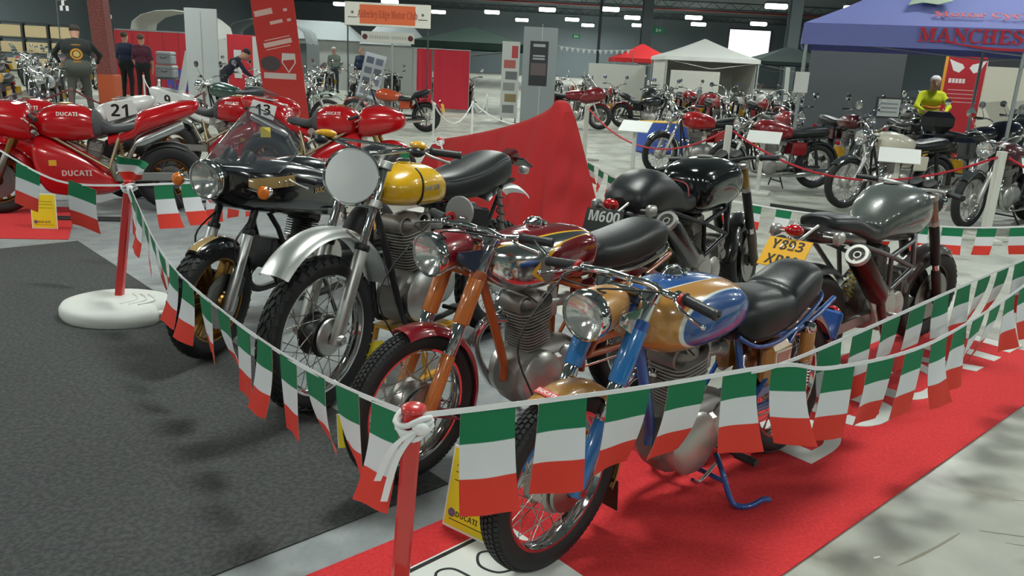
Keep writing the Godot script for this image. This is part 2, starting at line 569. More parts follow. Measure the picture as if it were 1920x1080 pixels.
func wheel(parent: Node, called: String, tf: Transform3D, R: float, w: float, o: Dictionary):
	var hi: int = o.get("hi", 1)
	var wh := group_node(called, parent, tf)
	var rr := R - w * 0.82
	var rim_m: Material = o.get("rim", chrome)
	obj("tyre", tyre_mesh(R, w, o.get("tread", 0), [20, 32, 64][hi]), rubber, wh)
	var mb := MB.new()
	var seg: int = [20, 36, 64][hi]
	mb.lathe([Vector2(rr + 0.012, 0.40 * w), Vector2(rr + 0.01, 0.36 * w), Vector2(rr - 0.008, 0.33 * w), Vector2(rr - 0.012, 0.22 * w), Vector2(rr - 0.02, 0.1 * w), Vector2(rr - 0.02, -0.1 * w), Vector2(rr - 0.012, -0.22 * w), Vector2(rr - 0.008, -0.33 * w), Vector2(rr + 0.01, -0.36 * w), Vector2(rr + 0.012, -0.40 * w)], Vector3.ZERO, Vector3.BACK, seg, true)
	obj("rim", mb, rim_m, wh)
	var kind: String = o.get("kind", "spoke")
	if kind == "spoke":
		var hr: float = o.get("hub_r", 0.06)
		var hz: float = o.get("hub_z", 0.045)
		mb = MB.new()
		mb.lathe([Vector2(0.012, -hz - 0.03), Vector2(0.022, -hz - 0.03), Vector2(0.026, -hz - 0.008), Vector2(hr * 0.8, -hz - 0.006), Vector2(hr, -hz), Vector2(hr + 0.006, -hz + 0.01), Vector2(hr * 0.93, -hz + 0.018), Vector2(hr * 0.93, hz - 0.018), Vector2(hr + 0.006, hz - 0.01), Vector2(hr, hz), Vector2(hr * 0.75, hz + 0.004), Vector2(hr * 0.7, hz - 0.01), Vector2(0.03, hz - 0.006), Vector2(0.026, hz + 0.02), Vector2(0.012, hz + 0.03)], Vector3.ZERO, Vector3.BACK, seg / 2)
		obj("brake_drum" if hr > 0.07 else "hub", mb, o.get("hub", alloy), wh)
		if o.has("drum_face"):
			mb = MB.new()
			mb.lathe([Vector2(hr * 0.95, -hz - 0.012), Vector2(hr * 0.9, -hz - 0.02), Vector2(hr * 0.45, -hz - 0.026), Vector2(0.03, -hz - 0.03)], Vector3.ZERO, Vector3.BACK, seg / 2)
			obj("brake_plate", mb, o.drum_face, wh)
		var n: int = 36 if hi > 0 else 16
		var ln := rr - hr
		if hi == 2:
			var cy := CylinderMesh.new()
			cy.top_radius = 0.0021; cy.bottom_radius = 0.0021; cy.height = ln; cy.radial_segments = 6; cy.rings = 1
			for k in n: obj("spoke", cy, o.get("spokes", steel), wh, spoke_tf(k, n, hr, hz - 0.01, rr - 0.015, ln))
		else:
			mb = MB.new()
			for k in n:
				var t := spoke_tf(k, n, hr, hz - 0.01, rr - 0.015, ln)
				mb.tube([t * Vector3(0, -ln / 2, 0), t * Vector3(0, ln / 2, 0)], 0.0024 if hi else 0.004, 4, false)
			tag(obj("spokes", mb, o.get("spokes", steel), wh), "", "", "", "stuff")
	else:
		mb = MB.new()
		mb.lathe([Vector2(0.012, -0.075), Vector2(0.03, -0.075), Vector2(0.045, -0.05), Vector2(0.05, 0.0), Vector2(0.045, 0.05), Vector2(0.03, 0.075), Vector2(0.012, 0.075)], Vector3.ZERO, Vector3.BACK, seg / 2)
		var ns: int = o.get("arms", 3)
		for k in ns:
			for s in ([-0.11, 0.11] if ns > 3 else [-0.2, 0.2]):
				var a := TAU * (k + 0.15) / ns
				var p0 := Vector3(cos(a + s * 1.6), sin(a + s * 1.6), 0) * 0.035
				var p1 := Vector3(cos(a + s), sin(a + s), 0) * (rr - 0.012)
				var bs := look_basis(p1 - p0)
				mb.box((p0 + p1) / 2, Vector3((p1 - p0).length(), 0.03, 0.045), 0.006, bs)
		obj("cast_spokes", mb, rim_m, wh)
		if o.get("disc", 0.0) > 0.0:
			for s in ([-1.0, 1.0] if o.get("two_discs", true) else [1.0]):
				mb = MB.new()
				var dr: float = o.disc
				var z0: float = s * 0.062
				mb.lathe([Vector2(dr, z0 + 0.0025), Vector2(dr, z0 - 0.0025), Vector2(dr * 0.72, z0 - 0.0025), Vector2(dr * 0.72, z0 + 0.0025)], Vector3.ZERO, Vector3.BACK, seg, true)
				mb.lathe([Vector2(dr * 0.72, z0 + 0.004), Vector2(dr * 0.72, z0 - 0.004), Vector2(0.05, z0 - 0.004), Vector2(0.05, z0 + 0.004)], Vector3.ZERO, Vector3.BACK, seg / 2, true)
				obj("brake_disc", mb, disc_m, wh)
	return wh

func guard(mb: MB, c: Vector3, R: float, w: float, a0: float, a1: float, drop := 0.03, n := 22, th := 0.003, taper := 0.0):
	var rows := []
	for i in n + 1:
		var t := float(i) / n
		var a := deg_to_rad(lerpf(a0, a1, t))
		var row := []
		var hw := w / 2 * (1.0 - taper * pow(absf(2 * t - 1), 6.0))
		for j in 9:
			var u := lerpf(-1, 1, j / 8.0)
			var r := R - drop * pow(absf(u), 2.6)
			row.append(c + Vector3(cos(a) * r, sin(a) * r, hw * sin(u * 1.35) / sin(1.35)))
		rows.append(row)
	mb.sheet(rows, th)

func head_lamp(parent: Node, tf: Transform3D, r: float, depth: float, shell: Material, rim: Material, hi := 1, called := "headlight"):
	# faces +x
	var seg := 40 if hi > 1 else 20
	var h := group_node(called, parent, tf)
	var mb := MB.new()
	var prof := []
	for i in 9:
		var t := PI / 2 * i / 8.0
		prof.append(Vector2(maxf(0.004, r * 0.97 * pow(sin(t), 0.62)), -depth * cos(t)))
	prof.append(Vector2(r * 0.97, 0.01))
	mb.lathe(prof, Vector3.ZERO, Vector3.RIGHT, seg)
	obj("shell", mb, shell, h)
	mb = MB.new()
	mb.lathe([Vector2(r * 0.985, -0.012), Vector2(r * 1.03, 0.0), Vector2(r * 1.03, 0.018), Vector2(r * 0.985, 0.028), Vector2(r * 0.92, 0.03), Vector2(r * 0.9, 0.024), Vector2(r * 0.9, 0.006)], Vector3.ZERO, Vector3.RIGHT, seg, true)
	obj("rim", mb, rim, h)
	mb = MB.new()
	prof = []
	for i in 7:
		var t := float(i) / 6
		prof.append(Vector2(maxf(0.002, r * 0.92 * t), 0.02 - r * 0.5 * (1.0 - t * t)))
	mb.lathe(prof, Vector3.ZERO, Vector3.RIGHT, seg)
	obj("reflector", mb, mirror_m, h)
	mb = MB.new()
	prof = []
	for i in 5:
		var t := float(i) / 4
		prof.append(Vector2(maxf(0.001, r * 0.92 * t), 0.024 + r * 0.16 * (1.0 - t * t)))
	prof.reverse()
	mb.lathe(prof, Vector3.ZERO, Vector3.RIGHT, seg)
	obj("lens", mb, lens_m, h)
	if hi > 1:
		mb = MB.new()
		mb.ball(Vector3(-0.01, 0, 0), Vector3(0.012, 0.012, 0.012), 10)
		obj("bulb", mb, flat("e8e6dc", 0.2), h)
	return h

# fork legs: segs are [from, to, radius from, radius to, material, name] measured up the leg from the axle
func fork(parent: Node, tf: Transform3D, axle: Vector3, rake: float, half: float, segs: Array, n := 14):
	var d := Vector3(-sin(rake), cos(rake), 0)
	for s in [-1.0, 1.0]:
		for q in segs:
			var mb := MB.new()
			var o := axle + Vector3(0, 0, s * half)
			mb.lathe([Vector2(0.004, q[0]), Vector2(q[2] * 0.92, q[0]), Vector2(q[2], q[0] + 0.006), Vector2(q[3], q[1] - 0.006), Vector2(q[3] * 0.92, q[1]), Vector2(0.004, q[1])], o, d, n)
			obj(q[5], mb, q[4], parent, tf)
func yoke(parent: Node, tf: Transform3D, c: Vector3, rake: float, half: float, m: Material, called := "yoke"):
	var mb := MB.new()
	var bs := Basis(Vector3.BACK, rake)
	mb.box(c + bs * Vector3(-0.02, 0, 0), Vector3(0.075, 0.028, half * 1.5), 0.01, bs)
	for s in [-1.0, 1.0]:
		mb.lathe([Vector2(0.026, -0.018), Vector2(0.032, -0.014), Vector2(0.032, 0.014), Vector2(0.026, 0.018), Vector2(0.004, 0.02)], c + Vector3(0, 0, s * half), bs * Vector3.UP, 12)
	obj(called, mb, m, parent, tf)

# handlebar from points of the left half (z < 0) starting at the clamp
func handlebar(parent: Node, tf: Transform3D, half: Array, r: float, m: Material, grip: Material, lever: Material, hi := 1, grip_len := 0.125, brace := false):
	var pts := []
	for q in half: pts.append(q * Vector3(1, 1, -1))
	pts.reverse()
	pts = pts + half
	pts = curve(pts, 4)
	var mb := MB.new()
	mb.tube(pts, r, 8 if hi < 2 else 12)
	if brace:
		var b: Vector3 = half[1]
		mb.tube([b, b * Vector3(1, 1, -1)], r * 0.7, 8)
	obj("handlebar", mb, m, parent, tf)
	var e: Vector3 = half[-1]
	var d: Vector3 = (half[-1] - half[-2]).normalized()
	for s in [-1.0, 1.0]:
		var k := Vector3(1, 1, -s)
		mb = MB.new()
		var prof := [Vector2(0.004, -grip_len), Vector2(0.02, -grip_len), Vector2(0.022, -grip_len + 0.008), Vector2(0.016, -grip_len + 0.012)]
		if hi > 1:
			for i in 9: prof.append(Vector2(0.0165 if i % 2 else 0.0158, lerpf(-grip_len + 0.014, -0.008, i / 8.0)))
		prof += [Vector2(0.0175, -0.006), Vector2(0.017, 0.004), Vector2(0.004, 0.006)]
		mb.lathe(prof, e * k, d * k, 12)
		obj("grip", mb, grip, parent, tf)
		mb = MB.new()
		var p0 := e - d * (grip_len + 0.02)
		var fw := Vector3(1, 0, 0)
		var l := curve([p0, p0 + fw * 0.035 + d * 0.01, p0 + fw * 0.06 + d * 0.06 - Vector3(0, 0.012, 0), p0 + fw * 0.052 + d * 0.13 - Vector3(0, 0.03, 0)], 4)
		var l2 := []
		for q in l: l2.append(q * k)
		mb.tube(l2, 0.006, 6)
		mb.ball(l2[-1], Vector3.ONE * 0.009, 8)
		mb.box(p0 * k, Vector3(0.03, 0.03, 0.022), 0.006)
		obj("lever", mb, lever, parent, tf)

func cylinder_fins(mb: MB, base: Vector3, dir: Vector3, lx: float, lz: float, n: int, pitch: float, bore := 0.055):
	var y := dir.normalized()
	var z := Vector3.BACK
	var x := y.cross(z).normalized()
	var bs := Basis(x, y, z)
	mb.lathe([Vector2(bore, -0.01), Vector2(bore, n * pitch + 0.005)], base, dir, 16)
	for i in n:
		var ring_a := []
		var ring_b := []
		for j in 20:
			var a := TAU * j / 20
			var q := Vector3(signf(cos(a)) * pow(absf(cos(a)), 0.55) * lx / 2, 0, signf(sin(a)) * pow(absf(sin(a)), 0.55) * lz / 2)
			ring_a.append(base + bs * (q + Vector3(0, i * pitch, 0)))
			ring_b.append(base + bs * (q * 0.985 + Vector3(0, i * pitch + pitch * 0.42, 0)))
		mb.loft([ring_a, ring_b])

func engine_single(parent: Node, c: Vector3, s: float, cyl_m: Material, case_m: Material, cover_m: Material, hi := 1):
	var seg := 36 if hi > 1 else 18
	var mb := MB.new()
	body(mb, [[c.x - 0.21 * s, c.y - 0.03 * s, c.y + 0.09 * s, 0.05 * s, 3, 3], [c.x - 0.17 * s, c.y - 0.09 * s, c.y + 0.12 * s, 0.085 * s, 3, 3], [c.x, c.y - 0.13 * s, c.y + 0.13 * s, 0.095 * s, 3, 3], [c.x + 0.12 * s, c.y - 0.12 * s, c.y + 0.11 * s, 0.085 * s, 3, 3], [c.x + 0.17 * s, c.y - 0.06 * s, c.y + 0.05 * s, 0.06 * s, 3, 3]], 3, 16)
	obj("crankcase", mb, case_m, parent)
	for sd in [-1.0, 1.0]:
		mb = MB.new()
		var ax := Vector3(0, 0, sd)
		mb.lathe([Vector2(0.115 * s, 0.06 * s), Vector2(0.115 * s, 0.098 * s), Vector2(0.1 * s, 0.115 * s), Vector2(0.05 * s, 0.125 * s), Vector2(0.003, 0.127 * s)], c + Vector3(0.045 * s, -0.005, 0), ax, seg)
		mb.lathe([Vector2(0.085 * s, 0.05 * s), Vector2(0.085 * s, 0.088 * s), Vector2(0.07 * s, 0.1 * s), Vector2(0.003, 0.104 * s)], c + Vector3(-0.12 * s, 0.015, 0), ax, seg)
		mb.box(c + Vector3(-0.04 * s, 0.005, sd * 0.075 * s), Vector3(0.2 * s, 0.15 * s, 0.05 * s), 0.015)
		if hi > 1:
			for k in 7:
				var a := TAU * k / 7 + 0.3
				mb.lathe([Vector2(0.006, 0.1 * s), Vector2(0.006, 0.106 * s), Vector2(0.001, 0.107 * s)], c + Vector3(0.045 * s + cos(a) * 0.104 * s, sin(a) * 0.104 * s, 0), ax, 6)
		obj("engine_cover", mb, cover_m, parent)
	var d := Vector3(sin(0.17), cos(0.17), 0)
	var b := c + Vector3(0.03 * s, 0.12 * s, 0)
	mb = MB.new()
	cylinder_fins(mb, b, d, 0.155 * s, 0.15 * s, 8, 0.0125 * s)
	obj("cylinder", mb, cyl_m, parent)
	mb = MB.new()
	cylinder_fins(mb, b + d * 0.108 * s, d, 0.185 * s, 0.165 * s, 5, 0.013 * s, 0.06 * s)
	mb.ball(b + d * 0.19 * s, Vector3(0.075, 0.05, 0.07) * s, 14)
	for q in [Vector3(0.06, 0, 0), Vector3(-0.06, 0, 0)]:
		mb.lathe([Vector2(0.035 * s, -0.06 * s), Vector2(0.04 * s, -0.055 * s), Vector2(0.04 * s, 0.055 * s), Vector2(0.035 * s, 0.06 * s), Vector2(0.002, 0.062 * s)], b + d * 0.19 * s + q * s, Vector3.BACK, 14)
	mb.tube([c + Vector3(0.04 * s, 0.08 * s, 0.1 * s), b + d * 0.18 * s + Vector3(0, 0, 0.09 * s)], 0.022 * s, 10)
	obj("cylinder_head", mb, cyl_m, parent)
	mb = MB.new()
	var cb := b + d * 0.15 * s + Vector3(-0.15 * s, 0.01, 0)
	mb.lathe([Vector2(0.025, -0.06), Vector2(0.028, 0.0), Vector2(0.022, 0.05)], cb, Vector3(1, 0.1, 0), 12)
	mb.lathe([Vector2(0.024, -0.06), Vector2(0.026, -0.055), Vector2(0.026, 0.0), Vector2(0.02, 0.06), Vector2(0.012, 0.065), Vector2(0.01, 0.085), Vector2(0.002, 0.087)], cb, Vector3.UP, 12)
	mb.lathe([Vector2(0.022, -0.06), Vector2(0.036, -0.1)], cb, Vector3(1, 0.1, 0), 14)
	obj("carburettor", mb, alloy, parent)

func engine_twin(parent: Node, c: Vector3, s: float, cyl_m: Material, case_m: Material, cover_m: Material, hi := 1):
	var seg := 32 if hi > 1 else 18
	var mb := MB.new()
	body(mb, [[c.x - 0.24 * s, c.y - 0.06 * s, c.y + 0.08 * s, 0.06 * s, 3, 3], [c.x - 0.19 * s, c.y - 0.12 * s, c.y + 0.12 * s, 0.1 * s, 3, 3], [c.x, c.y - 0.14 * s, c.y + 0.13 * s, 0.115 * s, 3, 3], [c.x + 0.13 * s, c.y - 0.13 * s, c.y + 0.09 * s, 0.1 * s, 3, 3], [c.x + 0.18 * s, c.y - 0.08 * s, c.y + 0.03 * s, 0.07 * s, 3, 3]], 3, 16)
	obj("crankcase", mb, case_m, parent)
	for sd in [-1.0, 1.0]:
		mb = MB.new()
		mb.lathe([Vector2(0.125 * s, 0.08 * s), Vector2(0.125 * s, 0.13 * s), Vector2(0.115 * s, 0.146 * s), Vector2(0.08 * s, 0.15 * s), Vector2(0.075 * s, 0.158 * s), Vector2(0.003, 0.162 * s)], c + Vector3(-0.1 * s, 0.0, 0), Vector3(0, 0, sd), seg)
		mb.lathe([Vector2(0.085 * s, 0.08 * s), Vector2(0.085 * s, 0.12 * s), Vector2(0.07 * s, 0.132 * s), Vector2(0.003, 0.136 * s)], c + Vector3(0.09 * s, -0.02, 0), Vector3(0, 0, sd), seg)
		obj("engine_cover", mb, cover_m, parent)
	for d in [Vector3(0.97, 0.25, 0), Vector3(-0.3, 0.95, 0)]:
		mb = MB.new()
		var b: Vector3 = c + d * 0.1 * s + Vector3(0.02, 0.02, 0) * s
		cylinder_fins(mb, b, d, 0.15 * s, 0.16 * s, 9, 0.014 * s)
		obj("cylinder", mb, cyl_m, parent)
		mb = MB.new()
		var e: Vector3 = b + d * 0.155 * s
		mb.box(e, Vector3(0.12, 0.15, 0.15) * s, 0.02 * s, look_basis(d))
		for q in [0.045, -0.045]:
			mb.lathe([Vector2(0.034 * s, -0.08 * s), Vector2(0.038 * s, -0.07 * s), Vector2(0.038 * s, 0.07 * s), Vector2(0.03 * s, 0.082 * s), Vector2(0.002, 0.083 * s)], e + Vector3(-d.y, d.x, 0) * q * s + d * 0.02 * s, Vector3.BACK, 14)
		obj("cylinder_head", mb, cyl_m, parent)

func shock(parent: Node, top: Vector3, bot: Vector3, shroud: Material, cap: Material, spring: Material, full_cover := true):
	var d := top - bot
	var l := d.length()
	var s := group_node("shock_absorber", parent)
	var mb := MB.new()
	if full_cover:
		mb.lathe([Vector2(0.02, 0.45 * l), Vector2(0.027, 0.46 * l), Vector2(0.027, 0.9 * l), Vector2(0.024, 0.92 * l)], bot, d, 16)
		obj("upper_cover", mb, shroud, s)
		mb = MB.new()
		mb.lathe([Vector2(0.028, 0.88 * l), Vector2(0.03, 0.9 * l), Vector2(0.026, 0.97 * l), Vector2(0.012, 1.0 * l), Vector2(0.002, 1.01 * l)], bot, d, 16)
		obj("cap", mb, cap, s)
	mb = MB.new()
	mb.lathe([Vector2(0.012, 0.0), Vector2(0.02, 0.01), Vector2(0.02, 0.12 * l), Vector2(0.014, 0.14 * l), Vector2(0.012, 0.99 * l)], bot, d, 12)
	obj("damper", mb, alloy, s)
	mb = MB.new()
	var u := d.normalized()
	var x := u.cross(Vector3.BACK).normalized()
	var z := x.cross(u)
	var pts := []
	var n := 9
	var top_t := 0.5 if full_cover else 0.92
	for i in n * 8 + 1:
		var t := float(i) / (n * 8)
		pts.append(bot + d * lerpf(0.1, top_t, t) + (x * cos(t * n * TAU) + z * sin(t * n * TAU)) * 0.024)
	mb.tube(pts, 0.0045, 5)
	obj("spring", mb, spring, s)

func plate_of(parent: Node, tf: Transform3D, w: float, h: float, back: Material, ink: Material, lines: Array, size: float):
	# faces +z of tf
	var o := obj("number_plate", boxm(Vector3(w, h, 0.004), 0.001), back, parent, tf)
	for i in lines.size():
		if lines[i] != "": lettering(lines[i], size, 0.001, ink, o, Transform3D(Basis(), Vector3(0, (lines.size() - 1) * size * 0.75 - i * size * 1.5, 0.0026)))
	return o
func flat_card(parent: Node, called: String, tf: Transform3D, s: Vector3, m: Material):
	return obj(called, boxm(s, 0.001), m, parent, tf)
func steer(axle: Vector3, rake: float, deg: float, offset := 0.05) -> Transform3D:
	var d := Vector3(-sin(rake), cos(rake), 0)
	var o := axle - Vector3(cos(rake), sin(rake), 0) * offset
	var r := Basis(d, deg_to_rad(deg))
	return Transform3D(r, o - r * o)
func studs(parent: Node, pts: Array, r: float, m: Material):
	var s := SphereMesh.new()
	s.radius = r; s.height = r * 2; s.radial_segments = 8; s.rings = 4
	for q in pts: obj("stud", s, m, parent, Transform3D(Basis(), q))

# ---------------------------------------------------------------- the bikes of the stand
func tank_image(which: String) -> Array:
	var n := 560
	var im := Image.create(n, n, false, Image.FORMAT_RGB8)
	var mt := Image.create(n, n, false, Image.FORMAT_RGB8)
	var gold := Color("b98545")
	var blue := Color("1f4f92")
	var white := Color("d8d8d4")
	var red := Color("6a0d16")
	var yellow := Color("d9a52c")
	var silver := Color("c9cac8")
	for y in n:
		for x in n / 2:
			var u := 0.5 - (x + 0.5) / n
			var v := float(y) / n
			var col := gold
			var me := 0.0
			if which == "blue":
				var a := sqrt(pow((v - 0.29) / 0.43, 2) + pow((u - 0.262) / 0.14, 2))
				var b := sqrt(pow((v - 0.52) / 0.36, 2) + pow(u / (0.02 + 0.09 * v), 2))
				var e := minf(a, b)
				col = blue.lerp(white, smoothstep(0.955, 0.975, e)).lerp(gold, smoothstep(1.025, 1.045, e))
			else:
				# chrome with red panels edged in yellow: a red top and red hind quarters, joined in a point
				var top := 0.1 - maxf(0.0, v - 0.55) * 0.05
				var e1 := u - top if v < 0.86 else 1.0
				var nose := 0.62 - absf(u - 0.27) * 1.5 - 9.0 * pow(maxf(0.0, absf(u - 0.27) - 0.1), 1.3)
				var e2 := v - nose
				var e := minf(e1 * 3.0, e2)
				if v > 0.8: e = minf(e, sqrt(pow((v - 0.8) / 0.12, 2) + pow(u / top, 2)) * 0.3 - 0.3)
				if u > 0.415: e = maxf(e, 0.1)
				me = smoothstep(0.01, 0.016, e)
				col = red.lerp(yellow, smoothstep(-0.024, -0.018, e)).lerp(silver, me)
			for q in [x, n - 1 - x]:
				im.set_pixel(q, y, col)
				mt.set_pixel(q, y, Color(me, me, me))
	return [im, mt]

func place(root: Node3D, front: Vector3, yaw_deg: float, wb: float, lean := 0.0):
	var a := deg_to_rad(yaw_deg)
	var f := Vector3(cos(a), 0, -sin(a))
	root.position = front - f * wb / 2
	root.basis = Basis(Vector3.UP, a) * Basis(Vector3.RIGHT, deg_to_rad(lean))

# the two small singles that stand nearest: shared shape, each with its own colours
func cafe_single(c: Dictionary) -> Node3D:
	var root := thing(c.name, c.label, "motorcycle")
	var wb: float = c.wb
	var R: float = c.R
	var fa := Vector3(wb / 2, R, 0)
	var ra := Vector3(-wb / 2, R, 0)
	var rake := deg_to_rad(c.rake)
	var tf := steer(fa, rake, c.steer)
	var d := Vector3(-sin(rake), cos(rake), 0)
	var k: float = c.up           # lifts everything above the axles a little
	var fr: Material = c.frame
	# wheels
	wheel(root, "front_wheel", tf * Transform3D(Basis(), fa), R, 0.083, {"hi": 2, "tread": 1, "hub_r": 0.092, "hub_z": 0.045, "hub": c.hub, "drum_face": c.drum, "rim": chrome})
	wheel(root, "rear_wheel", Transform3D(Basis(), ra), R, 0.09, {"hi": 1, "tread": 1, "hub_r": 0.085, "hub_z": 0.05, "hub": c.hub, "rim": chrome})
	# fork
	var ln: float = c.fork_len
	fork(root, tf, fa, rake, 0.085, [[-0.02, 0.22, 0.026, 0.026, c.fork_low, "fork_slider"], [0.22, 0.34, 0.025, 0.025, chrome, "fork_tube"], [0.34, 0.52, 0.031, 0.031, c.fork_low, "fork_shroud"], [0.52, ln, 0.026, 0.026, chrome, "fork_crown_tube"]], 18)
	yoke(root, tf, fa + d * (ln - 0.015), rake, 0.085, chrome, "top_yoke")
	yoke(root, tf, fa + d * 0.525, rake, 0.085, fr, "lower_yoke")
	var mb := MB.new()
	mb.tube([fa + Vector3(0, 0, -0.1), fa + Vector3(0, 0, 0.1)], 0.012, 10)
	for s in [-1.0, 1.0]: mb.lathe([Vector2(0.003, 0.004), Vector2(0.017, 0.004), Vector2(0.017, -0.012)], fa + Vector3(0, 0, s * 0.11), Vector3(0, 0, s), 6)
	obj("axle", mb, chrome, root, tf)
	# head lamp with its ears
	var lc: Vector3 = c.lamp
	head_lamp(root, tf * Transform3D(Basis(Vector3.BACK, deg_to_rad(-6)), lc), c.lamp_r, c.lamp_depth, c.lamp_paint, chrome, 2)
	for s in [-1.0, 1.0]:
		mb = MB.new()
		var q := fa + d * (ln - 0.09) + Vector3(0, 0, s * 0.1)
		mb.plate([Vector2(q.x - 0.03, q.y - 0.06), Vector2(q.x + 0.03, q.y - 0.045), Vector2(lc.x - 0.03, lc.y - 0.012), Vector2(lc.x - 0.035, lc.y + 0.018), Vector2(q.x - 0.01, q.y + 0.045)], 0.005, Transform3D(Basis(), Vector3(0, 0, s * 0.092)))
		mb.lathe([Vector2(0.003, 0.014), Vector2(0.012, 0.012), Vector2(0.012, 0)], Vector3(lc.x - 0.04, lc.y + 0.002, s * 0.096), Vector3(0, 0, s), 8)
		obj("lamp_bracket", mb, c.bracket, root, tf)
	# front mudguard and stays
	mb = MB.new()
	guard(mb, fa, R + 0.022, 0.105, c.guard0, c.guard1, 0.035, 30, 0.0025)
	var mg := obj("front_mudguard", mb, c.guard, root, tf)
	for s in [-1.0, 1.0]:
		mb = MB.new()
		for a in [198.0, 218.0] if c.low_stay else [150.0]:
			var q := deg_to_rad(a if not c.low_stay else minf(a, c.guard1 - 2))
			mb.tube([fa + Vector3(-0.02, 0.01 if a < 210 else -0.02, s * 0.078), fa + Vector3(cos(q), sin(q), 0) * (R + 0.012) + Vector3(0, 0, s * 0.05)], 0.005, 6)
		obj("mudguard_stay", mb, c.stay, root, tf)
	if c.has("flap"):
		mb = MB.new()
		var q := deg_to_rad(c.guard1 - 4)
		var o := fa + Vector3(cos(q), sin(q), 0) * (R + 0.02)
		mb.box(o + Vector3(-0.004, -0.05, 0), Vector3(0.005, 0.12, 0.1), 0.001, Basis(Vector3.BACK, -0.15))
		obj("mud_flap", mb, c.flap, root, tf)
	if c.has("badge"):
		var q := deg_to_rad(c.guard0 + 9)
		var o := fa + Vector3(cos(q), sin(q), 0) * (R + 0.0245)
		var up := Vector3(-sin(q), cos(q), 0)
		var nr := Vector3(cos(q), sin(q), 0)
		var card = flat_card(mg, "badge", Transform3D(Basis(up.cross(nr), up, nr), o), Vector3(0.075, 0.028, 0.002), flat("c8201e", 0.4))
		lettering(c.badge, 0.014, 0.0006, flat("f0e8e4", 0.4), card, Transform3D(Basis(), Vector3(0, 0, 0.0014)))
	# bars
	var hc: Vector3 = fa + d * (ln + 0.02)
	handlebar(root, tf, [hc + Vector3(0.0, 0.0, 0), hc + Vector3(0.01, 0.005, -0.07), hc + Vector3(0.03, 0.0, -0.15), hc + c.bar_end * Vector3(0.4, 0.4, 0) + Vector3(0, 0, -0.2), hc + c.bar_end], 0.011, chrome, grip_m, chrome, 2, 0.12)
	for s in [-1.0, 1.0]:
		mb = MB.new()
		mb.box(hc + Vector3(0, -0.01, s * 0.085), Vector3(0.04, 0.045, 0.04), 0.012)
		obj("bar_clamp", mb, chrome, root, tf)
		mb = MB.new()
		mb.lathe([Vector2(0.012, -0.006), Vector2(0.026, -0.006), Vector2(0.026, 0.004), Vector2(0.012, 0.006)], hc + (c.bar_end as Vector3) * Vector3(0.7, 0.7, s * 0.62 * -1.0), Vector3(0, 0, 1), 14)
		obj("grip_collar", mb, flat("a81c1c", 0.5), root, tf)
	# tank
	mb = MB.new()
	body(mb, c.tank, 5, 40)
	var tank := obj("fuel_tank", mb, c.tank_paint, root)
	mb = MB.new()
	mb.lathe([Vector2(0.03, 0), Vector2(0.034, 0.006), Vector2(0.034, 0.016), Vector2(0.026, 0.024), Vector2(0.002, 0.026)], c.cap, Vector3(0.06, 1, 0), 20)
	mb.tube(curve([c.cap + Vector3(-0.045, 0.012, 0), c.cap + Vector3(-0.02, 0.034, 0), c.cap + Vector3(0.03, 0.034, 0), c.cap + Vector3(0.055, 0.014, 0)], 3), 0.006, 6)
	mb.box(c.cap + Vector3(-0.05, 0.01, 0), Vector3(0.02, 0.02, 0.04), 0.005)
	obj("fuel_cap", mb, chrome, tank)
	# seat
	mb = MB.new()
	body(mb, c.seat, 5, 24)
	var seat := obj("seat", mb, leather, root)
	var st := []
	for i in 9:
		var t := i / 8.0
		for s in [-1.0, 1.0]: st.append(Vector3(lerpf(c.seat[-2][0], c.seat[1][0], t), lerpf(c.seat[-2][1], c.seat[1][1], t) + 0.022, s * (lerpf(c.seat[-2][3], c.seat[1][3], t) - 0.004)))
	studs(seat, st, 0.0045, chrome)
	mb = MB.new()
	for s in [-1.0, 1.0]:
		var tr := []
		for r in c.seat: tr.append(Vector3(r[0], r[1] + 0.008, s * (r[3] + 0.004)))
		mb.tube(curve(tr, 3), 0.0085 if c.rail_big else 0.006, 8)
	obj("seat_trim", mb, c.rail, seat)
	# frame
	mb = MB.new()
	var hd := fa + d * 0.56 - Vector3(0.055, 0, 0)
	mb.tube([fa + d * 0.5 - Vector3(0.055, 0, 0), fa + d * 0.61 - Vector3(0.055, 0, 0)], 0.03, 12)
	mb.tube(curve([hd, hd + Vector3(-0.05, -0.12, 0), Vector3(0.2, 0.36, 0), Vector3(0.19, 0.27, 0)], 5), 0.019, 10)
	mb.tube([hd, Vector3(-0.1, 0.64, 0), Vector3(-0.25, 0.62, 0)], 0.018, 10)
	for s in [-1.0, 1.0]:
		mb.tube(curve([Vector3(-0.1, 0.64, 0), Vector3(-0.2, 0.615, s * 0.08), Vector3(-0.5, 0.585 + k, s * 0.11), Vector3(-0.78, 0.665 + k, s * 0.1)], 4), 0.011, 8)
		mb.tube(curve([Vector3(-0.17, 0.62, s * 0.06), Vector3(-0.19, 0.45, s * 0.09), Vector3(-0.2, 0.24, s * 0.09)], 4), 0.014, 8)
		mb.tube([Vector3(-0.22, 0.3, s * 0.1), Vector3(-0.5, 0.6 + k, s * 0.115)], 0.009, 8)
	obj("frame", mb, fr, root)
	mb = MB.new()
	for s in [-1.0, 1.0]:
		mb.tube([Vector3(-0.2, 0.3, s * 0.085), ra + Vector3(0.02, 0, s * 0.09)], 0.016, 8)
		mb.box(ra + Vector3(0, 0, s * 0.092), Vector3(0.07, 0.035, 0.012), 0.005)
	mb.tube([Vector3(-0.27, 0.3, -0.085), Vector3(-0.27, 0.3, 0.085)], 0.014, 8)
	obj("swingarm", mb, fr, root)
	for s in [-1.0, 1.0]: shock(root, Vector3(-0.56, 0.61 + k, s * 0.125), ra + Vector3(0.05, 0.02, s * 0.115), c.shock, chrome, chrome)
	mb = MB.new()
